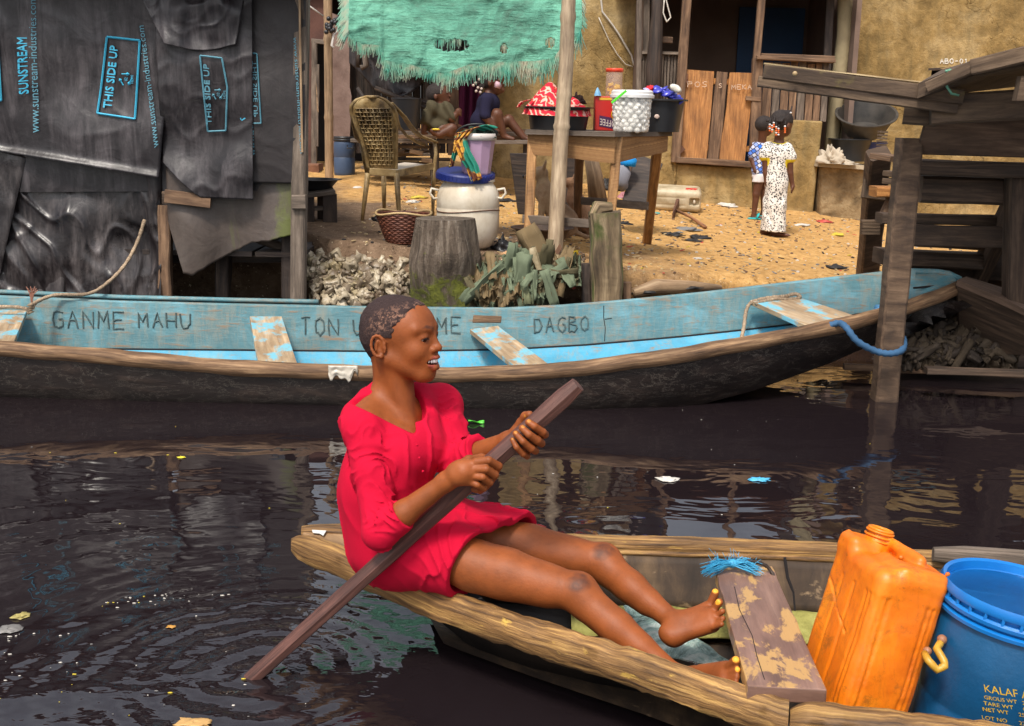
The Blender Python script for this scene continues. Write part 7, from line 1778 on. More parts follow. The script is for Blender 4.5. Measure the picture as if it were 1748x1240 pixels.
# ------------------------------------------------------------------ timber landing stage at the right
def build_dock():
    T = thing('landing_stage', 'dark timber landing stage with open steps at the right edge', 'landing stage', PY(1510, 672, 5.95))
    r_ = random.Random(4)
    W_dock = wood('dock_wood', (.020, .012, .007), (.062, .038, .024), (.13, .085, .056), (3, 50, 1), .75, .7)
    W_drift = wood('drift_wood', (.040, .024, .015), (.115, .075, .046), (.21, .145, .095), (3, 50, 1), .85, .7)
    WM = wood('dark_moss_beam', (.026, .015, .009), (.085, .054, .033), (.17, .115, .07), (3, 40, 1), .8, .9, patch=(.13, .10, .03), pth=(.60, .72), psc=3)
    WS = wood('brown_stair_board', (.060, .036, .023), (.15, .095, .064), (.24, .165, .115), (2, 26, 1), .8, .7)
    def bm(name, a, b_, w, h_, mat, jit=.004, up=(0, 0, 1), **k):
        m = MB(); m.beam(a, b_, w, h_, up, jit=jit, **k); return m.build(name, mat, T)
    WP = wood('ribbed_post_wood', (.038, .022, .014), (.095, .058, .035), (.17, .11, .068), (22, 9, 1), .8, .8)
    # main mooring post
    a, b_ = PY(1510, 672, 5.95), PY(1553, 236, 5.95); bm('main_post', a + (a - b_) * .3, b_, .118, .11, WP, .006, (0, 1, 0), n=24)
    # back post
    a = GP(1480, 472); bm('back_post', a + V((0, 0, -.2)), PY(1500, 262, 7.35), .135, .10, WP, .008, (0, 1, 0), n=14)
    # long double beam with a pale upper edge
    bm('long_beam', PY(1300, 122, 5.75), PY(1640, 166, 5.62), .055, .070, WM, .004, n=24, rag=.01); bm('long_beam', PY(1297, 140, 5.76), PY(1636, 186, 5.63), .055, .052, WM, .005, n=24, rag=.01)
    bm('pale_strip', PY(1304, 109, 5.75), PY(1615, 146, 5.63), .05, .006, wood('pale_edge', (.3, .2, .1), (.48, .36, .2), (.6, .5, .3)), .002, n=14)
    m = MB(); 
    for x, y in ((1357, 126), (1534, 147)): m.ball(PY(x, y, 5.66), (.012, .01, .012), 8, 6)
    m.build('nail', plain('nail_head', (.4, .28, .14), .5), T, True)
    # walkway deck running off to the right, extended out of view to add shade
    q = [PY(1572, 141, 5.55), PY(1760, 82, 4.9), PY(1990, 40, 4.9), PY(1990, 110, 7.0), PY(1640, 130, 7.0)]
    zz = [1.60, 1.74, 1.74, 1.70, 1.62]
    q2 = [PY(1568, 142, 5.6), PY(1665, 103, 5.45), PY(1760, 83, 5.3), PY(1980, 60, 5.2), PY(1980, 100, 7.6), PY(1610, 118, 7.6)]
    m = MB(); m.slab(q2, .07, V((0, 0, 1))); m.build('walkway', WM, T)
    bm('edge_beam', PY(1585, 150, 5.55), PY(1665, 113, 5.42), .05, .055, W_drift, .004, n=8); bm('edge_beam', PY(1660, 115, 5.42), PY(1800, 82, 5.2), .05, .07, W_drift, .004, n=8)
    bm('cross_block', PY(1543, 192, 5.85), PY(1600, 196, 5.80), .16, .115, WM, .006); bm('cross_block', PY(1588, 188, 5.70), PY(1990, 166, 5.5), .10, .14, WM, .006)
    m = MB(); m.slab([PY(1735, 172, 5.3), PY(1800, 172, 5.3), PY(1800, 130, 5.3), PY(1744, 130, 5.3)], .05, V((0, -1, 0))); m.build('bracket', W_drift, T)
    # wide sloping board and steps below it
    m = MB(); m.slab([PY(1566, 262, 5.95), PY(1800, 269, 5.9), PY(1800, 178, 5.75), PY(1700, 188, 5.75), PY(1580, 212, 5.78)], .035, V((0, -1, .2))); m.build('wide_board', WS, T)
    bm('stair_board', PY(1560, 285, 6.2), PY(1800, 292, 6.2), .22, .075, W_dock, .006); bm('stair_board', PY(1565, 322, 6.35), PY(1800, 330, 6.35), .18, .14, W_dock, .006)
    bm('stair_board', PY(1560, 300, 7.0), PY(1990, 308, 7.0), .5, .05, W_dock, .006)
    bm('step', PY(1500, 372, 6.6), PY(1722, 377, 6.6), .14, .055, W_dock, .006); bm('step', PY(1552, 401, 6.45), PY(1800, 408, 6.45), .05, .115, W_dock, .005); bm('step', PY(1498, 437, 6.8), PY(1682, 446, 6.8), .20, .085, W_dock, .006)
    bm('step', PY(1560, 417, 6.75), PY(1682, 424, 6.75), .10, .02, W_brown, .004)
    bm('stringer', PY(1735, 340, 6.35), PY(1668, 474, 6.9), .07, .16, W_dock, .006); bm('stringer', PY(1800, 310, 6.3), PY(1722, 480, 6.8), .05, .16, W_dock, .006)
    bm('side_post', PY(1736, 520, 6.3), PY(1742, 285, 6.2), .14, .10, W_dock, .006, (0, 1, 0)); bm('side_post', PY(1850, 700, 5.8), PY(1860, 80, 5.6), .14, .12, W_dock, .006, (0, 1, 0))
    bm('brace', PY(1502, 380, 6.9), PY(1530, 322, 6.9), .06, .04, W_brown); bm('short_step', PY(1490, 327, 6.9), PY(1525, 327, 6.9), .16, .06, W_orange, .004); bm('short_step', PY(1497, 266, 7.0), PY(1532, 272, 6.9), .16, .03, W_brown, .004)
    for i in range(9):
        y = 225 + i * 5.5; bm('slat', PY(1500 - i * .6, y, 7.6), PY(1514 - i * .6, y + 1, 7.6), .05, .012, W_drift, .001)
    for i in range(3): bm('slat', PY(1516 - i, 296 + i * 13, 7.3), PY(1534, 298 + i * 13, 7.2), .08, .035, W_drift, .004)
    for i in range(5): bm('slat', PY(1470, 378 + i * 5, 7.35), PY(1500, 378 + i * 5, 7.35), .06, .016, W_drift, .002)
    m = MB(); pts = [PY(1494 + 6, 262, 7.55), PY(1497, 300, 7.55), PY(1490, 340, 7.5)]; m.beam(pts[0], pts[2], .15, .05, (0, 1, 0), jit=.01); m.build('slatted_panel', W_drift, T)
    # tied green cord and dark rags on the beams
    m = MB(); m.tube([PY(1622, 118, 5.5), PY(1617, 135, 5.5), PY(1616, 148, 5.5), PY(1624, 160, 5.52), PY(1637, 163, 5.52)], .006, 5); m.tube([PY(1614 + k * 2, 120 + (k % 2) * 3, 5.48) for k in range(7)], .006, 5); m.build('green_cord', plain('green_cord', (.12, .30, .20)), T, True)
    # lower sill of the bank: wide plank, dark space below
    m = MB(); m.slab([PY(1634, 478, 6.35), PY(1700, 505, 6.25), PY(1800, 552, 6.1), PY(1800, 528, 6.3), PY(1740, 500, 6.5), PY(1650, 472, 6.55)], .035, V((0, -.3, 1))); m.build('bank_plank', WS, T)
    m = MB(); m.slab([PY(1634, 486, 6.36), PY(1700, 512, 6.28), PY(1800, 560, 6.13), PY(1800, 610, 6.2), PY(1640, 600, 6.6)], .03, V((0, -1, 0))); m.build('bank_board', W_dock, T)
    bm('bank_plank', PY(1580, 632, 6.0), PY(1990, 645, 5.9), .08, .03, W_dock, .004); bm('bank_plank', PY(1440, 626, 6.5), PY(1760, 640, 6.4), .05, .035, W_brown, .004)
    bm('bank_plank', PY(1500, 538, 6.9), PY(1990, 552, 6.9), .04, .78, W_dock, .004)  # added dark board, deepened to block a bright reflection in the water
build_dock()
leafheap('palm_debris_heap', 'dark heap of dead palm leaves under the bow of the blue canoe', (1540, 1722, 545, 605, lambda x, y: y > 545 + abs(x - 1610) * .30), 6.42, [blotch('dead_leaf_dark', [(.02, .013, .009), (.06, .042, .028)], 9, .8, .4), blotch('dead_leaf_brown', [(.04, .027, .015), (.10, .07, .042)], 9, .8, .4)], 200, .055, 8, 'heap', .5, 1.6, base=(6, 1.5))
leafheap('litter_heap', 'pale litter lying at the foot of the steps beside the canoe bow', (1560, 1740, 462, 490, lambda x, y: y < 470 + (x - 1560) * .10), 7.0, hm, 60, .045, 28, 'litter')
m = MB()
m.grid(lambda u, v: PY(1610 + u * 190, 500 - 28 * math.sin(PI * min(1, u * 1.1 + .05)) * (1) + v * 40, 6.95 - v * .45 + .03 * mnoise.noise(V((u * 9, v * 9, 0)))), 30, 12); o = m.build('sand_mound', M_sand, None, True); o['kind'] = 'structure'
# ------------------------------------------------------------------ children in the yard
M_skin2 = skin_mat('dark_brown_skin', (.115, .042, .020), (.035, .014, .008), (.10, .03, .02), (.3, .15, .09), .5)
M_dhair = blotch('black_hair', [(.010, .006, .005), (.028, .018, .015)], 30, .8, .6, 120)
def print_mat(name, bg, fg, sc, th=(.36, .42), diamond=False):
    m, nt, b = newmat(name); v = coordn(nt, 'Object', (1, 1, 1), (0, math.radians(38) if diamond else 0, 0))
    if diamond:
        ck = nt.nodes.new('ShaderNodeTexBrick'); ck.offset = 0.5; ck.inputs['Scale'].default_value = 13; ck.inputs['Mortar Size'].default_value = .045; ck.inputs['Brick Width'].default_value = .45; ck.inputs['Row Height'].default_value = .45
        ck.inputs['Color1'].default_value = (*bg, 1); ck.inputs['Color2'].default_value = (*fg, 1); ck.inputs['Mortar'].default_value = (.03, .02, .03, 1); ck.inputs['Bias'].default_value = .1
        mp = nt.nodes.new('ShaderNodeMapping'); mp.inputs['Rotation'].default_value = (math.radians(90), 0, 0); nt.links.new(v, mp.inputs[0]); nt.links.new(mp.outputs[0], ck.inputs['Vector']); c = ck.outputs['Color']
    else:
        vo = nt.nodes.new('ShaderNodeTexVoronoi'); vo.inputs['Scale'].default_value = sc; vo.inputs['Randomness'].default_value = 1; nt.links.new(v, vo.inputs['Vector'])
        n_ = noise(nt, v, sc * 1.3, 2, .5, 1.5); c = mixc(nt, ramp(nt, math2(nt, 'ADD', vo.outputs['Distance'], math2(nt, 'MULTIPLY', math2(nt, 'SUBTRACT', n_, .5), .9)), [(th[0], (1, 1, 1)), (th[1], (0, 0, 0))]), bg, fg)
    nt.links.new(c, b.inputs['Base Color']); b.inputs['Roughness'].default_value = .85; return m
def headsdf(S, H, s, k0=.02):
    """child head, scale s (1 = 0.2 m tall)"""
    e = lambda c, r, k, op='u': S.ell(H.p(*[x * s for x in c]), [x * s for x in r], H, k * s, op)
    e((-.012, 0, .026), (.090, .074, .080), k0 / s); e((.034, 0, .02), (.052, .056, .058), .03); e((.036, 0, -.042), (.046, .046, .050), .03)
    S.rc(H.p(.088 * s, 0, .008 * s), H.p(.098 * s, 0, -.016 * s), .007 * s, .010 * s, .008)
    e((.076, 0, -.052), (.020, .024, .018), .015)
    for sd in (-1, 1): e((-.012, sd * .074, -.008), (.015, .009, .024), .006); S.ball(H.p(.088 * s, sd * .032 * s, .006 * s), .010 * s, .008 * s, 's')
def hairsdf(S, H, s, down=-.03, fr=.045):
    S.ell(H.p(-.014 * s, 0, .028 * s), (.094 * s, .078 * s, .084 * s), H, 0); S.ell(H.p(.030 * s, 0, .030 * s), (.054 * s, .058 * s, .060 * s), H, .03 * s)
    o_, R_ = npv(H.o), H.R()
    def f(P): q = (P - o_) @ R_.T / s; return np.maximum(q[:, 0] - fr - (q[:, 2] - .05) * .3, np.where(q[:, 0] > -.02, .012 - q[:, 2] , down - q[:, 2])) * s * .7
    S.inter(f, .003); S.disp(lambda P: vnoise(P, 160) * .0012)
def build_print_girl():
    Y = GP(1322, 404).y; P = lambda x, y, d=0.0: PY(x, y, Y + d)
    ft = GP(1322, 406); dz = ft.z - PY(1322, 404, Y).z
    T = thing('person', 'small girl with beaded braids in a long black and white patterned dress, yellow trim', 'person', ft)
    S = Sdf(); H = Frame(P(1335, 213, 0), V((.75, .55, -.05)), V((.02, 0, 1))); s = 1.12
    headsdf(S, H, s)
    S.rc(H.p(-.02, 0, -.05), P(1329, 246, .02), .040, .040, .02)
    S.ell(P(1329, 262), (.115, .075, .10), None, .03); S.ell(P(1326, 300), (.10, .07, .12), None, .03)
    S.chain([P(1345, 250, -.02), P(1348, 272, -.03), P(1349, 296, -.03), P(1353, 318, -.03)], [.036, .032, .025, .018], .012)
    S.chain([P(1310, 250, .02), P(1306, 272, 0), P(1307, 296, -.01), P(1308, 312, -.02)], [.034, .030, .023, .018], .012)
    for hp, dx in ((P(1353, 320, -.03), 1), (P(1309, 314, -.02), -1)):
        S.ell(hp, (.016, .024, .030), None, .01)
        for i in range(4): S.rc(hp + V((.0, -.015 + .010 * i, -.02)), hp + V((-.006 * dx, -.015 + .010 * i, -.052 + .004 * abs(i - 1.5))), .0065, .0055, .003)
        S.rc(hp + V((-.008 * dx, -.02, 0)), hp + V((-.016 * dx, -.03, -.03)), .008, .006, .004)
    for x, d, fx in ((1313, .05, 1304), (1329, .0, 1322)):
        S.rc(P(x, 330, d), P(fx + 2, 396, d), .055, .030, .02); z0 = gz(P(fx, 404, d).x, Y + d)
        hl = V((P(fx - 2, 400, d).x, Y + d, z0 + .022)); S.rc(P(fx + 1, 396, d), hl, .028, .024, .01); toe = hl + V((.115, -.03, -.006)); S.rc(hl, toe, .024, .016, .01)
        for i in range(5): S.rc(toe + V((0, -.014 + .008 * i, 0)), toe + V((.024 - .002 * i, -.016 + .009 * i, -.003)), .007, .006, .002)
    sdf_obj('body', S, .0055, M_skin2, T)
    Hs = Sdf(); hairsdf(Hs, H, s, -.055, .055)
    for i in range(9):
        y = -.07 + i * .0175; 
        Hs.rc(H.p(.03 * s, y * .55 * s, .104 * s), H.p(-.095 * s, y * s, .02 * s), .010, .011, .004)
    Hs.pr = [p for p in Hs.pr if p[1] != 'i'] ; 
    o_, R_ = npv(H.o), H.R()
    Hs.inter(lambda P_: (lambda q: np.maximum(q[:, 0] - .060 - (q[:, 2] - .05) * .3, np.where(q[:, 0] > -.02, .012 - q[:, 2], -.055 - q[:, 2])))((P_ - o_) @ R_.T / s) * s * .7, .003)
    sdf_obj('hair', Hs, .005, M_dhair, T)
    mo_, mw_ = plain('orange_bead', (.75, .14, .02), .3), plain('white_bead', (.7, .68, .68), .3)
    for x, y, n_ in ((1314, 216, 4), (1318, 218, 4), (1321, 213, 3), (1325, 220, 5), (1329, 223, 4), (1340, 219, 4), (1350, 196, 1)):
        a = P(x, y - 6, -.11); m = MB(); m.tube([P(x + 2, y - 14, -.08), a], .007, 5); m.build('braid', M_dhair, T)
        for k in range(n_): m = MB(); m.ball(P(x, y - 3 + k * 3.4, -.12), (.010, .010, .008), 8, 5); m.build('bead', mw_ if k == 0 or (k + x) % 4 == 0 else mo_, T, True)
    D = Sdf()
    D.ell(P(1329, 262), (.118, .085, .105), None, 0); D.chain([P(1326, 270), P(1325, 310), P(1323, 350), P(1320, 392)], [.088, .096, .098, .108], .03)
    D.chain([P(1343, 252, -.02), P(1349, 268, -.03)], [.050, .055], .02); D.chain([P(1311, 252, .02), P(1305, 266, .0)], [.048, .052], .02)
    D.disp(lambda P_: .006 * np.sin(P_[:, 0] * 75 + vnoise(P_, 6) * 4) * np.clip((1.1 - P_[:, 2]) / .5, 0, 1) + vnoise(P_, 12) * .005)
    D.plane(P(1320, 395, 0), (-.05, 0, -1), .002, 's'); D.plane(P(1353, 277, 0), (.15, 0, -1), .002, 's') if False else None
    D.rc(P(1332, 228, 0), P(1331, 245, 0), .046, .046, .004, 's')
    D.ell(P(1320, 402, 0), (.085, .085, .12), None, .002, 's')
    mp_ = print_mat('black_white_print', (.72, .68, .62), (.012, .01, .012), 62); my_ = plain('yellow_trim', (.78, .60, .02), .7)
    A1, A2 = npv(P(1351, 276, -.03)), npv(P(1303, 273, 0)); nk = npv(P(1331, 240, 0))
    def mf(c):
        d1, d2 = np.sqrt(((c - A1) ** 2).sum(1)), np.sqrt(((c - A2) ** 2).sum(1)); d3 = np.sqrt(((c - nk) ** 2).sum(1))
        return (((c[:, 2] < A1[2] + .018) & (d1 < .075)) | ((c[:, 2] < A2[2] + .018) & (d2 < .070) & (c[:, 0] < A2[0] + .045) & (c[:, 2] > A2[2] - .05)) | (d3 < .066)).astype(np.int32)
    sdf_obj('dress', D, .0055, [mp_, my_], T, matfn=mf)
build_print_girl()
def build_boy():
    Y = GP(1288, 374).y; P = lambda x, y, d=0.0: PY(x, y, Y + d)
    ft = V((P(1288, 375).x, Y, gz(P(1288, 375).x, Y)))
    T = thing('person', 'small boy in a blue and white diamond shirt and turquoise slippers on the sand', 'person', ft)
    S = Sdf(); H = Frame(P(1305, 217, 0), V((.8, .45, 0)), V((0, 0, 1))); s = .93
    headsdf(S, H, s); S.rc(H.p(-.02, 0, -.05), P(1301, 243, .02), .036, .040, .02)
    S.ell(P(1299, 262), (.085, .065, .09), None, .03); S.ell(P(1298, 292), (.08, .065, .08), None, .03)
    S.chain([P(1287, 250, 0), P(1284, 272, 0), P(1290, 292, -.05)], [.034, .028, .022], .012)
    S.chain([P(1311, 250, .05), P(1314, 272, .08), P(1313, 295, .08)], [.034, .028, .022], .012)
    zf = lambda q: gz(q.x, q.y)
    for hx, kx, fx, d in ((1297, 1291, 1287, -.03), (1306, 1304, 1303, .10)):
        a = P(fx, 366, d); a.z = zf(a) + .05; S.chain([P(hx, 300, d), P(kx, 332, d), a], [.048, .034, .022], .015); S.rc(a, a + V((-.01, 0, -.025)), .022, .020, .01); S.rc(a + V((-.01, 0, -.028)), a + V((.09, -.03, -.034)), .020, .014, .01)
    sdf_obj('body', S, .0055, M_skin2, T)
    Hs = Sdf(); hairsdf(Hs, H, s, -.04, .055); sdf_obj('hair', Hs, .005, M_dhair, T)
    D = Sdf(); D.ell(P(1299, 258), (.092, .072, .085), None, 0); D.chain([P(1299, 262), P(1297, 290)], [.075, .082], .03); D.chain([P(1289, 250, 0), P(1285, 264, 0)], [.042, .045], .015)
    D.disp(lambda P_: vnoise(P_, 14) * .006); D.plane(P(1297, 302), (0, 0, -1), .01); D.rc(P(1303, 228), P(1301, 240), .038, .038, .004, 's')
    sdf_obj('shirt', D, .0055, print_mat('blue_diamond_print', (.74, .72, .70), (.012, .13, .60), 20, diamond=True), T)
    D = Sdf(); D.ell(P(1298, 301), (.082, .068, .04), None, 0); D.rc(P(1297, 302, -.03), P(1294, 312, -.03), .056, .058, .01); D.rc(P(1305, 302, .10), P(1305, 312, .10), .052, .056, .01); D.plane(P(1297, 311), (0, 0, -1), .002)
    sdf_obj('shorts', D, .0055, plain('white_shorts', (.66, .60, .58), .8), T)
    msl = plain('turquoise_rubber', (.012, .42, .44), .5)
    for fx, d in ((1287, -.03), (1303, .10)):
        a = P(fx, 366, d); z = zf(a); a = V((a.x, a.y, z)); m = MB(); m.ball(a + V((.02, -.005, .008)), (.085, .036, .012), 18, 8); m.tube([a + V((.02, -.04, .012)), a + V((.035, -.03, .045)), a + V((.045, -.008, .052)), a + V((.035, .02, .042)), a + V((.02, .03, .012))], .013, 8, flat=.6); m.build('slipper', msl, T, True)
build_boy()
def build_toddler():
    Y = 11.15; P = lambda x, y, d=0.0: PY(x, y, Y + d)
    T = thing('person', 'toddler in a loose olive shirt sitting on the bench facing right', 'person', P(745, 225))
    S = Sdf(); H = Frame(P(749, 164), V((.95, -.15, .12)), V((-.1, 0, 1))); s = 1.10; headsdf(S, H, s)
    S.rc(H.p(-.02, 0, -.05), P(752, 180), .045, .05, .02); S.ell(P(752, 198), (.11, .09, .12), None, .03); S.ell(P(750, 220), (.12, .11, .06), None, .03)
    S.chain([P(738, 182, -.08), P(727, 203, -.10), P(723, 224, -.10)], [.045, .036, .026], .012); S.ell(P(725, 228, -.10), (.035, .02, .014), None, .01)
    S.chain([P(765, 184, -.08), P(772, 203, -.12), P(781, 193, -.12)], [.042, .034, .026], .012); S.ball(P(783, 190, -.12), .030, .01)
    for i in range(4): S.rc(P(784, 186 + i * 3, -.14), P(787, 189 + i * 3, -.13), .009, .008, .003)
    S.chain([P(745, 222, -.06), P(772, 219, -.10), P(750, 230, -.16)], [.062, .048, .036], .015); S.chain([P(755, 222, 0), P(782, 222, .02), P(768, 228, -.12)], [.06, .048, .034], .015)
    S.ell(P(742, 226, -.17), (.050, .022, .026), Frame(P(742, 226), V((.8, 0, -.5)), V((.4, 0, .8))), .012)
    sdf_obj('body', S, .0065, M_skin2, T); Hs = Sdf(); hairsdf(Hs, H, s, -.03, .055); sdf_obj('hair', Hs, .006, M_dhair, T)
    D = Sdf(); D.ell(P(752, 194), (.13, .11, .12), None, 0); D.ell(P(749, 214), (.165, .13, .075), None, .05); D.chain([P(738, 182, -.08), P(727, 206, -.10)], [.06, .055], .03); D.chain([P(764, 184, -.08), P(771, 199, -.11)], [.055, .052], .03)
    D.disp(lambda P_: .008 * np.sin(P_[:, 0] * 60 + P_[:, 2] * 30 + vnoise(P_, 6) * 4)); D.rc(P(752, 168), P(753, 178), .058, .055, .004, 's'); D.plane(P(749, 224), (0, 0, -1), .01)
    sdf_obj('shirt', D, .0065, cloth_mat('olive_cloth', (.085, .070, .040), .9, 300, .6), T)
    m = MB(); m.ball(P(744, 221, -.2), (.04, .01, .01), 8, 5); m.build('yellow_sole', plain('yellow_sole', (.7, .5, .03)), T, True)
build_toddler()
def build_navy():
    Y = 11.25; P = lambda x, y, d=0.0: PY(x, y, Y + d)
    T = thing('person', 'girl in a navy top sitting on the bench with knees drawn up, seen in profile', 'person', P(825, 230))
    S = Sdf(); H = Frame(P(841, 141), V((.97, -.1, -.05)), V((.05, 0, 1))); s = 1.25; headsdf(S, H, s)
    S.rc(H.p(-.02, 0, -.06), P(834, 164), .045, .05, .02); S.ell(P(832, 182), (.10, .12, .13), None, .03); S.ell(P(828, 215), (.115, .13, .10), None, .04)
    S.chain([P(836, 218, -.08), P(848, 196, -.10), P(860, 232, -.08)], [.078, .055, .032], .015); S.rc(P(860, 233, -.08), P(876, 238, -.10), .028, .020, .012)
    S.chain([P(840, 220, .08), P(868, 205, .06), P(893, 234, .04)], [.072, .050, .032], .015); S.rc(P(893, 235, .04), P(906, 240, .02), .028, .020, .012)
    S.chain([P(830, 172, -.12), P(829, 200, -.15), P(845, 222, -.14)], [.045, .038, .028], .012); S.ell(P(848, 224, -.14), (.03, .02, .02), None, .01)
    sdf_obj('body', S, .0065, M_skin2, T)
    Hs = Sdf(); hairsdf(Hs, H, s, -.07, .055); 
    Hs.pr = [p for p in Hs.pr]
    sdf_obj('hair', Hs, .006, M_dhair, T)
    mbd = plain('pale_hair_bead', (.50, .38, .32), .4)
    for k, (x, y) in enumerate(((822, 128), (818, 136), (812, 142), (816, 150), (808, 146), (813, 156), (820, 158), (822, 152))):
        m = MB(); m.tube([P(832, 132 + k, -.02), P((832 + x) / 2, (134 + y) / 2, -.05), P(x, y, -.05)], .012, 5); m.build('braid', M_dhair, T, True); m = MB(); m.ball(P(x, y, -.06), .014, 8, 6); m.build('bead', mbd, T, True)
    m = MB(); m.tube([P(846, 144, -.12), P(851, 146, -.10), P(853, 147, -.05)], .020, 6, flat=1.6); m.build('hair_clip', plain('pink_clip', (.55, .35, .40), .5), T, True)
    D = Sdf(); D.ell(P(833, 178), (.115, .135, .12), None, 0); D.ell(P(827, 206), (.13, .145, .13), None, .05); D.chain([P(830, 170, -.11), P(828, 196, -.15)], [.058, .055], .02); D.disp(lambda P_: vnoise(P_, 9) * .009); D.rc(P(836, 150), P(835, 160), .055, .052, .004, 's'); D.plane(P(828, 226), (0, 0, -1), .01)
    sdf_obj('top', D, .0065, cloth_mat('navy_cloth', (.018, .016, .042), .9, 300, .6), T)
build_navy()
# ---- two dogs under the table
def dog(pos, Y, label, col, flip=1, sc=1.0, seated=True):
    T = thing('dog', label, 'dog', GP(*pos)); base = GP(*pos); base = V((PY(pos[0], pos[1], Y).x, Y, gz(PY(pos[0], pos[1], Y).x, Y)))
    q = lambda x, y, z: base + V((x * flip * sc, y * sc, z * sc)); S = Sdf()
    S.ell(q(-.02, 0, .12), (.11 * sc, .085 * sc, .12 * sc), Frame(q(0, 0, 0), V((1 * flip, 0, .5)), V((-.5 * flip, 0, 1))), 0)        # haunch
    S.rc(q(.02, 0, .18), q(.12, 0, .34), .085 * sc, .078 * sc, .05); S.rc(q(.13, 0, .34), q(.15, 0, .46), .060 * sc, .042 * sc, .03)
    S.ell(q(.165, 0, .49), (.060 * sc, .048 * sc, .045 * sc), None, .02); S.rc(q(.20, 0, .48), q(.27, 0, .455), .030 * sc, .018 * sc, .02)
    for sd in (-1, 1):
        S.rc(q(.14, sd * .03, .52), q(.125, sd * .055, .575), .016 * sc, .006 * sc, .008)
        S.chain([q(.14, sd * .055, .30), q(.15, sd * .055, .16), q(.145, sd * .055, .03)], [.034 * sc, .020 * sc, .014 * sc], .02); S.ell(q(.165, sd * .055, .015), (.030 * sc, .018 * sc, .014 * sc), None, .01)
        S.chain([q(-.02, sd * .075, .13), q(.075, sd * .085, .10), q(-.01, sd * .085, .03)], [.06 * sc, .036 * sc, .016 * sc], .02); S.rc(q(-.01, sd * .085, .02), q(.07, sd * .085, .014), .015 * sc, .014 * sc, .01)
    S.chain([q(-.10, 0, .06), q(-.19, .03, .02), q(-.26, .08, .02)], [.022 * sc, .014 * sc, .007 * sc], .02); S.disp(lambda P_: vnoise(P_, 60) * .0015)
    sdf_obj('body', S, .0065, blotch('dog_fur_%s' % label.split()[0], col, 6, .9, .5, 120), T)
    m = MB(); m.ball(q(.287, 0, .458), .012 * sc, 8, 6); m.build('nose', M_black, T, True)
dog((958, 372), 8.75, 'tan dog sitting under the table, half hidden by the bamboo pole', [(.17, .095, .05), (.33, .21, .12), (.42, .30, .18)], -1, 1.0)
dog((1004, 340), 9.25, 'brown dog sitting behind the back table leg', [(.10, .045, .02), (.20, .10, .05), (.28, .16, .09)], -1, .85)
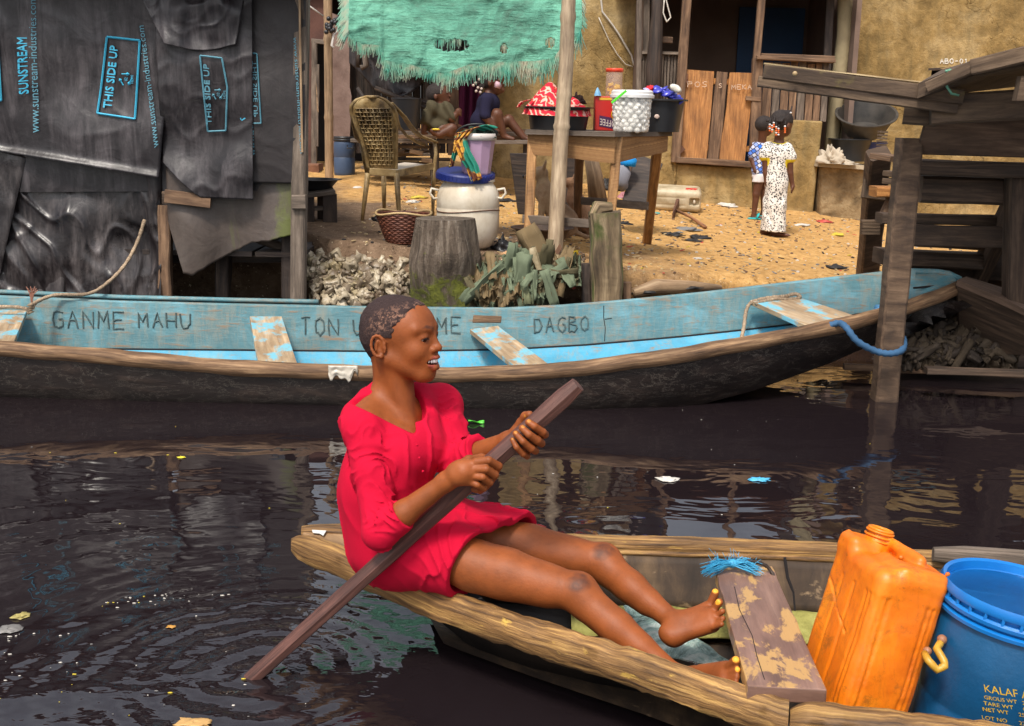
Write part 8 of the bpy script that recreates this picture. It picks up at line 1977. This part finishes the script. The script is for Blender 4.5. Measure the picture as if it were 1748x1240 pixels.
# ------------------------------------------------------------------ the girl in red
def build_girl():
    root = thing('person', 'girl in a red dress sitting on the canoe stern, paddling with a pole', 'person', PD(705, 950, 3.05))
    S = Sdf()
    # head frame
    yaw, pit = math.radians(-21), math.radians(0)
    hx = V((math.cos(yaw), math.sin(yaw), math.sin(pit)))
    H = Frame(PD(683, 578, 2.97), hx, V((0.03, 0, 1)))
    h = lambda x, y, z: H.p(x, y, z)
    # cranium, face
    S.ell(h(-0.016, 0, 0.026), (0.0900, 0.0725, 0.0820), H, k=0)
    S.ell(h(0.038, 0, 0.028), (0.0560, 0.0580, 0.0640), H, k=0.03)
    S.ell(h(0.040, 0, -0.036), (0.0540, 0.0520, 0.0560), H, k=0.03)
    S.ell(h(0.0775, 0, -0.0850), (0.0175, 0.0210, 0.0180), H, k=0.022)        # chin
    for sd in (-1, 1):
        S.rc(h(-0.002, sd * 0.052, -0.044), h(0.066, sd * 0.020, -0.082), 0.017, 0.0165, 0.028)   # jaw
        S.ball(h(0.061, sd * 0.034, -0.022), 0.0235, 0.022)                   # cheek
        S.rc(h(0.0860, sd * 0.016, 0.0335), h(0.067, sd * 0.047, 0.035), 0.0075, 0.008, 0.016)    # brow
    S.ell(h(0.076, 0, -0.048), (0.0240, 0.0300, 0.0270), H, k=0.02)         # mouth mound
    S.rc(h(0.0900, 0, 0.018), h(0.1030, 0, -0.009), 0.0068, 0.0085, 0.012)     # nose bridge
    S.ball(h(0.1065, 0, -0.0145), 0.0098, 0.007)
    for sd in (-1, 1): S.ball(h(0.0985, sd * 0.0125, -0.0180), 0.0086, 0.006)
    for sd in (-1, 1): S.ball(h(0.1045, sd * 0.0065, -0.0255), 0.0036, 0.003, 's')
    EY = (0.0765, 0.0310, 0.0130)
    for sd in (-1, 1):
        S.ball(h(0.099, sd * 0.034, 0.014), 0.0112, 0.014, 's')
        S.ball(h(EY[0], sd * EY[1], EY[2]), 0.0147, 0.006)
        ed = Frame(h(0, 0, 0), H.d(1, sd * 0.30, -0.22), H.d(0.22, sd * 0.10, 1))
        S.ell(h(EY[0] + 0.0115, sd * (EY[1] + 0.0035), EY[2] - 0.0050), (0.0085, 0.0132, 0.0047), ed, 0.0022, 's')
    # mouth: open smile
    up = [h(0.0715, -0.0350, -0.0320), h(0.0925, -0.0185, -0.0400), h(0.1020, -0.0050, -0.0390), h(0.1020, 0.0050, -0.0390), h(0.0925, 0.0185, -0.0400), h(0.0715, 0.0350, -0.0320)]
    lo_ = [h(0.0715, -0.0350, -0.0330), h(0.0900, -0.0210, -0.0560), h(0.0990, -0.0070, -0.0650), h(0.0990, 0.0070, -0.0650), h(0.0900, 0.0210, -0.0560), h(0.0715, 0.0350, -0.0330)]
    S.chain(up, [0.0026, 0.0054, 0.0062, 0.0062, 0.0054, 0.0026], 0.004)
    S.chain(lo_, [0.0024, 0.0060, 0.0078, 0.0078, 0.0060, 0.0024], 0.004)
    mf = Frame(h(0, 0, 0), H.d(1, 0, 0), H.d(0, 0, 1))
    S.ell(h(0.0930, 0, -0.0500), (0.0200, 0.0295, 0.0078), mf, 0.003, 's')
    # ears
    for sd in (-1, 1):
        ec = lambda a, b, o=0: h(-0.021 + a, sd * (0.0715 + o), -0.0105 + b)
        pts = []
        for i in range(12):
            t = math.radians(-35 + i * 26.0)
            pts.append(ec(0.0165 * math.cos(t) - 0.004 * math.sin(t) , 0.0265 * math.sin(t) * (1.05 if math.sin(t) > 0 else 0.95), 0.002 + 0.007 * (1 - math.cos(t)) * 0.8))
        S.ell(ec(0.000, 0.0, 0.000), (0.0155, 0.0055, 0.0255), H, 0.006)
        S.ell(ec(0.003, -0.001, 0.0100), (0.0085, 0.0075, 0.0135), H, 0.004, 's')
        S.chain(pts, [0.0028, 0.0032, 0.0034] + [0.0034] * 7 + [0.0038, 0.0045], 0.003)
        S.rc(ec(-0.007, -0.010, 0.006), ec(-0.003, 0.014, 0.007), 0.0026, 0.0024, 0.004)
        S.rc(ec(0.0125, -0.004, 0.002), ec(0.0120, 0.003, 0.003), 0.0040, 0.0030, 0.003)
        S.ball(ec(0.006, -0.0245, 0.004), 0.0062, 0.005)
    # neck and trunk
    nb = PD(676, 712, 3.025)
    S.rc(h(-0.032, 0, -0.050), nb, 0.0440, 0.0500, 0.03)
    S.rc(h(-0.006, 0, -0.066), PD(688, 735, 3.02), 0.0330, 0.0360, 0.02)
    S.rc(h(-0.012, -0.036, -0.050), PD(702, 738, 2.985), 0.016, 0.014, 0.03)      # neck muscle
    RS, LS = PD(621, 733, 2.925), PD(752, 692, 3.13)
    S.rc(PD(665, 668, 3.03), PD(622, 712, 2.95), 0.034, 0.036, 0.03); S.rc(nb, RS, 0.040, 0.045, 0.03); S.rc(nb, LS, 0.040, 0.043, 0.03)
    S.rc(PD(703, 742, 2.955), PD(662, 728, 2.935), 0.010, 0.007, 0.02)          # collar bone
    chest = PD(664, 790, 3.02); waist = PD(672, 870, 3.04); pel = PD(700, 935, 3.07)
    TF = Frame(chest, V((1, -0.45, -0.1)), V((-0.12, 0, 1)))
    S.ell(chest, (0.084, 0.117, 0.125), TF, 0.04)
    S.ell(PD(684, 778, 2.985), (0.066, 0.10, 0.072), TF, 0.03)
    S.ell(waist, (0.078, 0.105, 0.10), TF, 0.04)
    PF = Frame(pel, V((1, -0.35, 0.0)), V((-0.1, 0, 1)))
    S.ell(pel, (0.10, 0.135, 0.085), PF, 0.04)
    # legs
    RH, RK, RA = PD(722, 938, 2.965), PD(985, 1012, 2.86), PD(1160, 1160, 2.74)
    LH, LK, LA = PD(755, 905, 3.12), PD(1028, 960, 3.08), PD(1155, 1066, 2.90)
    def leg(Hp, K, A, rt=0.067):
        mid = Hp.lerp(K, 0.55)
        S.chain([Hp, mid, K], [rt, rt * 0.86, 0.0460], 0.02)
        S.rc(Hp.lerp(K, 0.35) + V((0, 0, -0.012)), Hp.lerp(K, 0.8) + V((0, 0, -0.008)), rt * 0.85, 0.044, 0.03)
        S.ball(K + V((0.006, -0.004, 0.010)), 0.0405, 0.02)
        c1 = K.lerp(A, 0.28) + V((-0.010, 0.0, -0.014))
        S.chain([K, K.lerp(A, 0.4), A], [0.0400, 0.0345, 0.0245], 0.02)
        S.rc(K.lerp(A, 0.12) + V((0, 0, -0.01)), K.lerp(A, 0.62) + V((-0.004, 0, -0.006)), 0.0355, 0.027, 0.03)
    leg(RH, RK, RA); leg(LH, LK, LA)
    nails = []
    # left foot (braced on the seat plank)
    heel = PD(1150, 1086, 2.875); ball = PD(1212, 1052, 2.865)
    S.rc(LA, heel, 0.0270, 0.0240, 0.015); S.ball(PD(1138, 1080, 2.88), 0.0205, 0.015)
    S.rc(LA, ball, 0.0280, 0.0200, 0.02); S.rc(heel, PD(1215, 1066, 2.85), 0.0220, 0.0210, 0.02)
    S.rc(LA.lerp(ball, 0.3), PD(1208, 1038, 2.90), 0.0240, 0.0170, 0.02)
    toesL = [((1212, 1034, 2.895), (1221, 1012, 2.888), 0.0105), ((1216, 1046, 2.872), (1228, 1028, 2.855), 0.0098), ((1219, 1056, 2.855), (1233, 1044, 2.836), 0.0080), ((1220, 1064, 2.840), (1234, 1056, 2.82), 0.0074), ((1219, 1071, 2.83), (1232, 1066, 2.81), 0.0068)]
    for a, b, r in toesL:
        A_, B_ = PD(*a), PD(*b); S.rc(A_, B_, r, r * 0.95, 0.006)
    nails += [(PD(1221, 1008, 2.882), 0.0085), (PD(1224, 1028, 2.846), 0.0095)]
    # right foot behind the near rail
    rh, rb = PD(1170, 1170, 2.76), PD(1240, 1142, 2.60)
    S.rc(RA, rh, 0.0260, 0.0230, 0.015); S.rc(RA, rb, 0.0270, 0.0180, 0.02); S.rc(rh, PD(1238, 1162, 2.58), 0.0210, 0.0190, 0.02)
    toesR = [((1243, 1140, 2.585), (1256, 1128, 2.555), 0.0108), ((1243, 1152, 2.575), (1259, 1144, 2.550), 0.0085), ((1242, 1160, 2.57), (1258, 1156, 2.545), 0.0075), ((1240, 1166, 2.565), (1256, 1166, 2.54), 0.0070)]
    for a, b, r in toesR: S.rc(PD(*a), PD(*b), r, r * 0.95, 0.006)
    nails += [(PD(1256, 1124, 2.545), 0.0105), (PD(1259, 1142, 2.542), 0.0075)]
    # arms
    RE, RW = PD(652, 905, 2.83), PD(762, 822, 2.775)
    LE, LW = PD(778, 790, 3.00), PD(868, 752, 2.855)
    S.chain([RS, RS.lerp(RE, 0.4), RE], [0.0400, 0.0345, 0.0300], 0.02)
    S.chain([RE, RE.lerp(RW, 0.35), RW], [0.0305, 0.0300, 0.0215], 0.015)
    S.chain([LS, LS.lerp(LE, 0.4), LE], [0.0400, 0.0340, 0.0295], 0.02)
    S.chain([LE, LE.lerp(LW, 0.35), LW], [0.0320, 0.0305, 0.0210], 0.015)
    # right hand: back of the hand to us, fingers over the pole
    S.rc(RW, PD(792, 806, 2.750), 0.0225, 0.0255, 0.015)
    S.rc(PD(785, 797, 2.752), PD(812, 793, 2.748), 0.0170, 0.0125, 0.010)
    S.rc(PD(785, 815, 2.752), PD(806, 822, 2.752), 0.0200, 0.0120, 0.010)
    S.rc(PD(778, 806, 2.760), PD(806, 807, 2.748), 0.0230, 0.0135, 0.010)
    fingR = [[(813, 789, 2.745), (834, 786, 2.735), (851, 796, 2.755), (846, 806, 2.785), (830, 806, 2.800)],
             [(812, 801, 2.742), (830, 801, 2.732), (845, 811, 2.752), (839, 820, 2.782), (824, 818, 2.797)],
             [(808, 813, 2.745), (824, 815, 2.736), (836, 824, 2.756), (830, 831, 2.784), (816, 828, 2.797)],
             [(802, 823, 2.750), (815, 828, 2.745), (826, 834, 2.762), (820, 839, 2.786), (808, 836, 2.795)]]
    for i, ch in enumerate(fingR):
        r0 = [0.0098, 0.0096, 0.0090, 0.0080][i]
        S.chain([PD(*p) for p in ch], [r0 * 1.12, r0 * 0.98, r0 * 1.0, r0 * 0.86, r0 * 0.8], 0.0022)
    S.chain([PD(778, 800, 2.775), PD(800, 786, 2.80), PD(822, 782, 2.82), PD(838, 786, 2.825)], [0.014, 0.0115, 0.0100, 0.0085], 0.006)
    # left hand: palm behind the pole, fingers curl round to the front
    S.rc(LW, PD(886, 744, 2.835), 0.0205, 0.0215, 0.015)
    S.rc(PD(886, 738, 2.835), PD(916, 742, 2.815), 0.0165, 0.0140, 0.010)
    S.rc(PD(880, 752, 2.835), PD(906, 764, 2.815), 0.0170, 0.0140, 0.010)
    fingL = [[(918, 736, 2.820), (930, 742, 2.795), (926, 738, 2.762), (912, 728, 2.745), (902, 721, 2.748)],
             [(913, 748, 2.820), (924, 757, 2.792), (917, 752, 2.757), (903, 742, 2.740), (891, 731, 2.745)],
             [(906, 758, 2.822), (914, 770, 2.795), (907, 766, 2.760), (893, 754, 2.744), (880, 740, 2.750)],
             [(896, 766, 2.826), (900, 779, 2.800), (893, 775, 2.768), (882, 764, 2.755), (875, 751, 2.760)]]
    for i, ch in enumerate(fingL):
        r0 = [0.0098, 0.0098, 0.0090, 0.0078][i]
        S.chain([PD(*p) for p in ch], [r0 * 1.15, r0 * 1.0, r0 * 1.02, r0 * 0.92, r0 * 0.84], 0.0020)
    S.chain([PD(880, 738, 2.840), PD(890, 722, 2.828), PD(897, 711, 2.815), PD(904, 708, 2.80)], [0.0150, 0.0118, 0.0108, 0.0092], 0.006)
    nailR = [(PD(903, 718.5, 2.741), 0.0052), (PD(893, 728, 2.738), 0.0050), (PD(880, 738, 2.743), 0.0048), (PD(874.5, 749, 2.752), 0.0044), (PD(898, 710, 2.803), 0.0055)]
    lipsU = [npv(p) for p in up]; lipsL = [npv(p) for p in lo_]
    def tint(P):
        T = np.zeros((len(P), 4), dtype=np.float32); T[:, 3] = 1
        def seg(a, b): ba = b - a; t = np.clip(((P - a) @ ba) / (ba @ ba), 0, 1); return np.sqrt(((P - a - t[:, None] * ba) ** 2).sum(1))
        for L, r in ((lipsU, 0.0076), (lipsL, 0.0084)):
            for i in range(len(L) - 1):
                rr = r * (0.45 if i in (0, 4) else (1.0))
                T[:, 0] = np.maximum(T[:, 0], np.clip((rr - seg(L[i], L[i + 1])) / 0.0018, 0, 1))
        for L_, k_ in ((nails, 1), (nailR, .35)):
            for p, r in L_: d = np.sqrt(((P - npv(p)) ** 2).sum(1)); T[:, 2] = np.maximum(T[:, 2], np.clip((r - d) / 0.0015, 0, k_))
        kk = [(RK + V((0.0, -0.03, 0.035)), 0.034), (LK + V((0.0, -0.02, 0.038)), 0.034)]
        for p, r in kk:
            d = np.sqrt(((P - npv(p)) ** 2).sum(1)) + vnoise(P, 60) * 0.008; T[:, 1] = np.maximum(T[:, 1], np.clip((r - d) / 0.018, 0, 0.8))
        # eyebrows
        for sd in (-1, 1):
            q = [npv(h(0.0955, sd * 0.013, 0.0365)), npv(h(0.0880, sd * 0.031, 0.0415)), npv(h(0.0730, sd * 0.048, 0.0360))]
            for i in range(2): T[:, 1] = np.maximum(T[:, 1], np.clip((0.0058 * (1, 0.75)[i] - seg(q[i], q[i + 1])) / 0.003, 0, 0.8))
            # lash line
            q = [npv(h(EY[0] + 0.012, sd * (EY[1] - 0.010), EY[2] - 0.0035)), npv(h(EY[0] + 0.0148, sd * (EY[1] + 0.002), EY[2] - 0.0008)), npv(h(EY[0] + 0.008, sd * (EY[1] + 0.0145), EY[2] - 0.0045))]
            for i in range(2): T[:, 1] = np.maximum(T[:, 1], np.clip((0.0038 - seg(q[i], q[i + 1])) / 0.0012, 0, 1))
        return T
    body = sdf_obj('body', S, 0.0024, M_skin, root, tint, 1)
    eyes(root, H, 1.0, (EY[0] + 0.0012, EY[1], EY[2]), 0.0124, (0.92, -0.36, -0.28))
    # teeth
    m = MB()
    for i in range(8):
        y = (i - 3.5) * 0.0058; x = 0.1010 - 6.5 * y * y * 4.0
        m.ball(h(x, y, -0.0478 + y * y * 4), (0.0030, 0.0036, 0.0060), 8, 6, axis=H.z, xd=H.x)
    m.build('teeth', M_white, root, True)
    # hair
    Hs = Sdf()
    Hs.ell(h(-0.016, 0, 0.026), (0.0930, 0.0755, 0.0850), H, k=0)
    Hs.ell(h(0.038, 0, 0.028), (0.0578, 0.0600, 0.0660), H, k=0.03)
    Hs.rc(h(-0.045, 0.0, -0.015), h(-0.052, 0.0, -0.062), 0.052, 0.026, 0.03)
    Hs.disp(lambda P: vnoise(P, 210) * 0.0011 + vnoise(P, 90) * 0.0008)
    def front(P):
        q = (P - npv(H.o)) @ H.R().T
        x, y, z = q[:, 0], np.abs(q[:, 1]), q[:, 2]
        w = vnoise(P, 120) * 0.004 + vnoise(P, 230) * 0.0045
        hl = np.where(z > 0.035, 0.064 - (z - 0.085) * 0.2 - y * 0.35 - np.clip(0.07 - z, 0, 1) * 0.75, 0.030 + (z - 0.035) * 0.55 - 0.0) - np.clip(y - 0.03, 0, 1) * 0.25
        hl = np.where(z > 0.035, hl, np.minimum(hl, 0.019 + (z + 0.0) * 0.2))
        # below the ear: only behind
        hl = np.where(z < 0.012, -0.030 + (z - 0.012) * 0.35, hl)
        return np.maximum((x - hl + w) * 0.7, -(z + 0.078 + w))
    Hs.inter(front, 0.003)
    def htint(P):
        q = (P - npv(H.o)) @ H.R().T
        T = np.zeros((len(P), 4), dtype=np.float32); T[:, 3] = 1
        x, y, z = q[:, 0], q[:, 1], q[:, 2]
        T[:, 0] = np.clip(1 - np.abs(z - 0.058 - x * 0.35) / 0.034, 0, 1) ** 0.6 * np.clip((x + 0.075) / 0.05, 0, 1)
        return T
    sdf_obj('hair', Hs, 0.0022, M_hair, root, htint, 0)
    # ---------------- dress
    D = Sdf()
    D.ell(chest, (0.098, 0.129, 0.135), TF, 0.03)
    D.ell(PD(694, 772, 2.975), (0.082, 0.112, 0.088), TF, 0.03)
    D.ell(waist, (0.094, 0.112, 0.115), TF, 0.05)
    D.ell(pel, (0.116, 0.145, 0.098), PF, 0.05)
    D.rc(nb + V((-0.015, 0.0, 0.0)), RS, 0.056, 0.056, 0.03); D.rc(nb + V((0, 0, -0.004)), LS, 0.052, 0.054, 0.03)
    D.rc(PD(652, 835, 3.01), PD(668, 920, 3.05), 0.110, 0.118, 0.05)
    RC_, LC_ = RE.lerp(RW, 0.35), LE.lerp(LW, 0.52)
    D.chain([RS, RS.lerp(RE, 0.45), RE + V((-0.004, 0, -0.004)), RC_], [0.051, 0.0465, 0.0425, 0.0415], 0.014)
    D.chain([LS, LS.lerp(LE, 0.45), LE, LC_], [0.054, 0.050, 0.0445, 0.0430], 0.014)
    D.rc(PD(714, 676, 3.075), LS, 0.040, 0.050, 0.02); D.rc(PD(722, 694, 3.04), PD(722, 765, 2.985), 0.036, 0.060, 0.03)
    # skirt
    hemR, hemL = RH.lerp(RK, 0.36), LH.lerp(LK, 0.56)
    D.rc(RH, hemR, 0.096, 0.094, 0.04); D.rc(LH, hemL, 0.094, 0.090, 0.04)
    D.rc(RH.lerp(LH, 0.5) + V((0, 0, 0.01)), hemR.lerp(hemL, 0.5) + V((0, 0, 0.0)), 0.10, 0.088, 0.03)
    D.rc(PD(655, 674, 3.05), PD(616, 714, 2.97), 0.046, 0.052, 0.03)
    def folds(P):
        out = np.zeros(len(P), dtype=np.float32)
        # sleeve wrinkles: rings along the arms
        for A, B, amp in ((RS, RE, 0.0058), (RE, RC_, 0.0044), (LS, LE, 0.0048), (LE, LC_, 0.0038)):
            a, b = npv(A), npv(B); ba = b - a; L = float(np.sqrt(ba @ ba)); t = ((P - a) @ ba) / (L * L); tc = np.clip(t, 0, 1)
            d = np.sqrt(((P - a - tc[:, None] * ba) ** 2).sum(1)); w = np.clip((0.075 - d) / 0.02, 0, 1) * np.clip((t + 0.05) / 0.3, 0, 1)
            nz = vnoise(P, 9) * 3.0 + vnoise(P + 7, 26) * 1.0
            sv = np.sin(t * L * 105 + nz * 2.6); msk = np.clip(vnoise(P + 3, 17) * 1.6 + 0.75, 0, 1)
            out += w * amp * msk * (-1.5 * np.exp(-6 * sv * sv) + 0.5)
        nw = vnoise(P * np.array([1.0, 1.0, 0.38], dtype=np.float32), 22)
        body = np.clip((0.9 - np.abs(nw) * 3.0), 0, 1)
        out += -0.0085 * body * body * np.clip(vnoise(P, 7) * 2 + 0.7, 0, 1)
        out += vnoise(P, 10) * 0.0042
        u = npv((hemR - RH).normalized()); q = P - npv(RH); al = q @ u
        s2 = (q @ npv(V((0.35, -0.1, 0.9)).normalized()))
        ss = np.sin(s2 * 70 + vnoise(P, 9) * 5 + al * 14)
        out += np.clip((al + 0.06) / 0.12, 0, 1) * (0.0030 - 0.0066 * np.exp(-4 * ss * ss)) * np.clip(vnoise(P + 1, 8) * 1.6 + 0.7, 0.15, 1)
        # placket down the front
        return out
    D.disp(folds)
    # neckline
    NF = Frame(PD(690, 700, 2.96), V((1, -0.75, 0.25)), V((-0.25, 0, 1)))
    D.rc(PD(676, 640, 3.0), PD(690, 705, 2.99), 0.056, 0.056, 0.006, 's')
    vb = PD(711, 744, 2.9)
    na = npv((PD(598, 688, 2.9) - CAM).cross(vb - CAM).normalized()); nbn = npv((PD(701, 640, 2.9) - CAM).cross(vb - CAM).normalized())
    ins_pt = npv(PD(670, 690, 2.9) - vb); na = na * (-1 if float(na @ ins_pt) > 0 else 1); nbn = nbn * (-1 if float(nbn @ ins_pt) > 0 else 1); v0 = npv(vb)
    def vcut(P):
        q = P - v0; w = vnoise(P, 20) * 0.002
        a_ = q @ na; b_ = q @ nbn; kk = 0.014
        hh = np.maximum(kk - np.abs(a_ - b_), 0) / kk
        e = np.maximum(a_, b_) + hh * hh * kk * 0.25 + w
        return np.maximum(e, np.maximum(q[:, 1] - 0.085, -q[:, 1] - 0.2))
    D._add(vcut, 's', 0.003, (0, 0, 0), 1e9)
    # cuffs
    dR = (RW - RE).normalized(); dL = (LW - LE).normalized()
    def cutcap(c, dr, rad):
        c0, d0 = npv(c), npv(dr)
        def fn(P):
            q = P - c0; al = q @ d0; rr = np.sqrt(np.maximum((q * q).sum(1) - al * al, 0))
            return np.maximum(-al, np.maximum(rr - rad, al - 0.12))
        return fn
    D._add(cutcap(RC_ - dR * 0.004, dR, 0.085), 's', 0.001, (0, 0, 0), 1e9)
    D._add(cutcap(LC_ - dL * 0.004, dL, 0.062), 's', 0.001, (0, 0, 0), 1e9)
    # hollow sleeve mouths
    D.rc(RC_ + dR * 0.012, RC_ + dR * 0.04, 0.0360, 0.0380, 0.001, 's'); D.rc(LC_ + dL * 0.012, LC_ + dL * 0.04, 0.0340, 0.0360, 0.001, 's')
    # hem: plane through hem line
    hp = PD(759, 1000, 2.86); hq = PD(897, 877, 3.08)
    hn = (hq - hp).cross(V((0.15, -1, 0.1)).cross(hq - hp)).normalized()
    # normal perpendicular to the hem line, roughly along the thighs
    hl = (hq - hp).normalized(); th = (RK - RH).normalized(); hn = (th - hl * th.dot(hl)).normalized()
    c0, n0 = npv(hp), npv(hn)
    D._add(lambda P: -((P - c0) @ n0 + vnoise(P, 12) * 0.003), 's', 0.001, (0, 0, 0), 1e9)
    ins = Sdf()
    ins.rc(RH.lerp(hemR, 0.8), hemR + th * 0.05, 0.078, 0.082, 0.01); ins.rc(LH.lerp(hemL, 0.8), hemL + th * 0.05, 0.076, 0.078, 0.03)
    ins.rc(RH.lerp(LH, 0.5).lerp(hemR.lerp(hemL, 0.5), 0.8), hemR.lerp(hemL, 0.5) + th * 0.04, 0.076, 0.074, 0.03)
    D._add(ins.ev, 's', 0.002, (0, 0, 0), 1e9)
    M_red = cloth_mat('red_jersey', (0.53, 0.0022, 0.030), 0.9, 900, 0.84)
    sdf_obj('dress', D, 0.0030, M_red, root, None, 2)
    # little buttons down the placket
    m = MB()
    for (x, y, d) in ((712, 760, 2.862), (716, 782, 2.862), (722, 805, 2.872)):
        m.ball(PD(x, y, d), 0.0035, 8, 6)
    m.build('button', M_red, root, True)
    return root
def build_pole():
    M_pole = wood('pole_wood', (0.050, 0.022, 0.018), (0.105, 0.045, 0.036), (0.19, 0.085, 0.065), (5, 70, 1), 0.55, 0.5)
    a, b = PD(425, 1163, 3.0), PD(987, 657, 2.74)
    m = MB(); n = 26
    pts = []; rad = []
    for i in range(n + 1):
        t = i / n; p = a.lerp(b, t)
        q = 0.0022 * mnoise.noise(V((t * 6, 2, 0)))
        pts.append(p + V((q, q * 0.5, q))); rad.append(0.0205 + 0.0035 * t + 0.0010 * mnoise.noise(V((t * 12, 7, 1))))
    rad[-1] *= 0.80; pts[-1] = pts[-2].lerp(pts[-1], 1.0)
    m.tube(pts, rad, 7)
    o = m.build('paddle_pole', M_pole); smooth_angle(o, 28)
    link_thing(o, 'dark brown wooden pole held in both hands by the girl in red', 'pole')
    return o
build_girl()
build_pole()
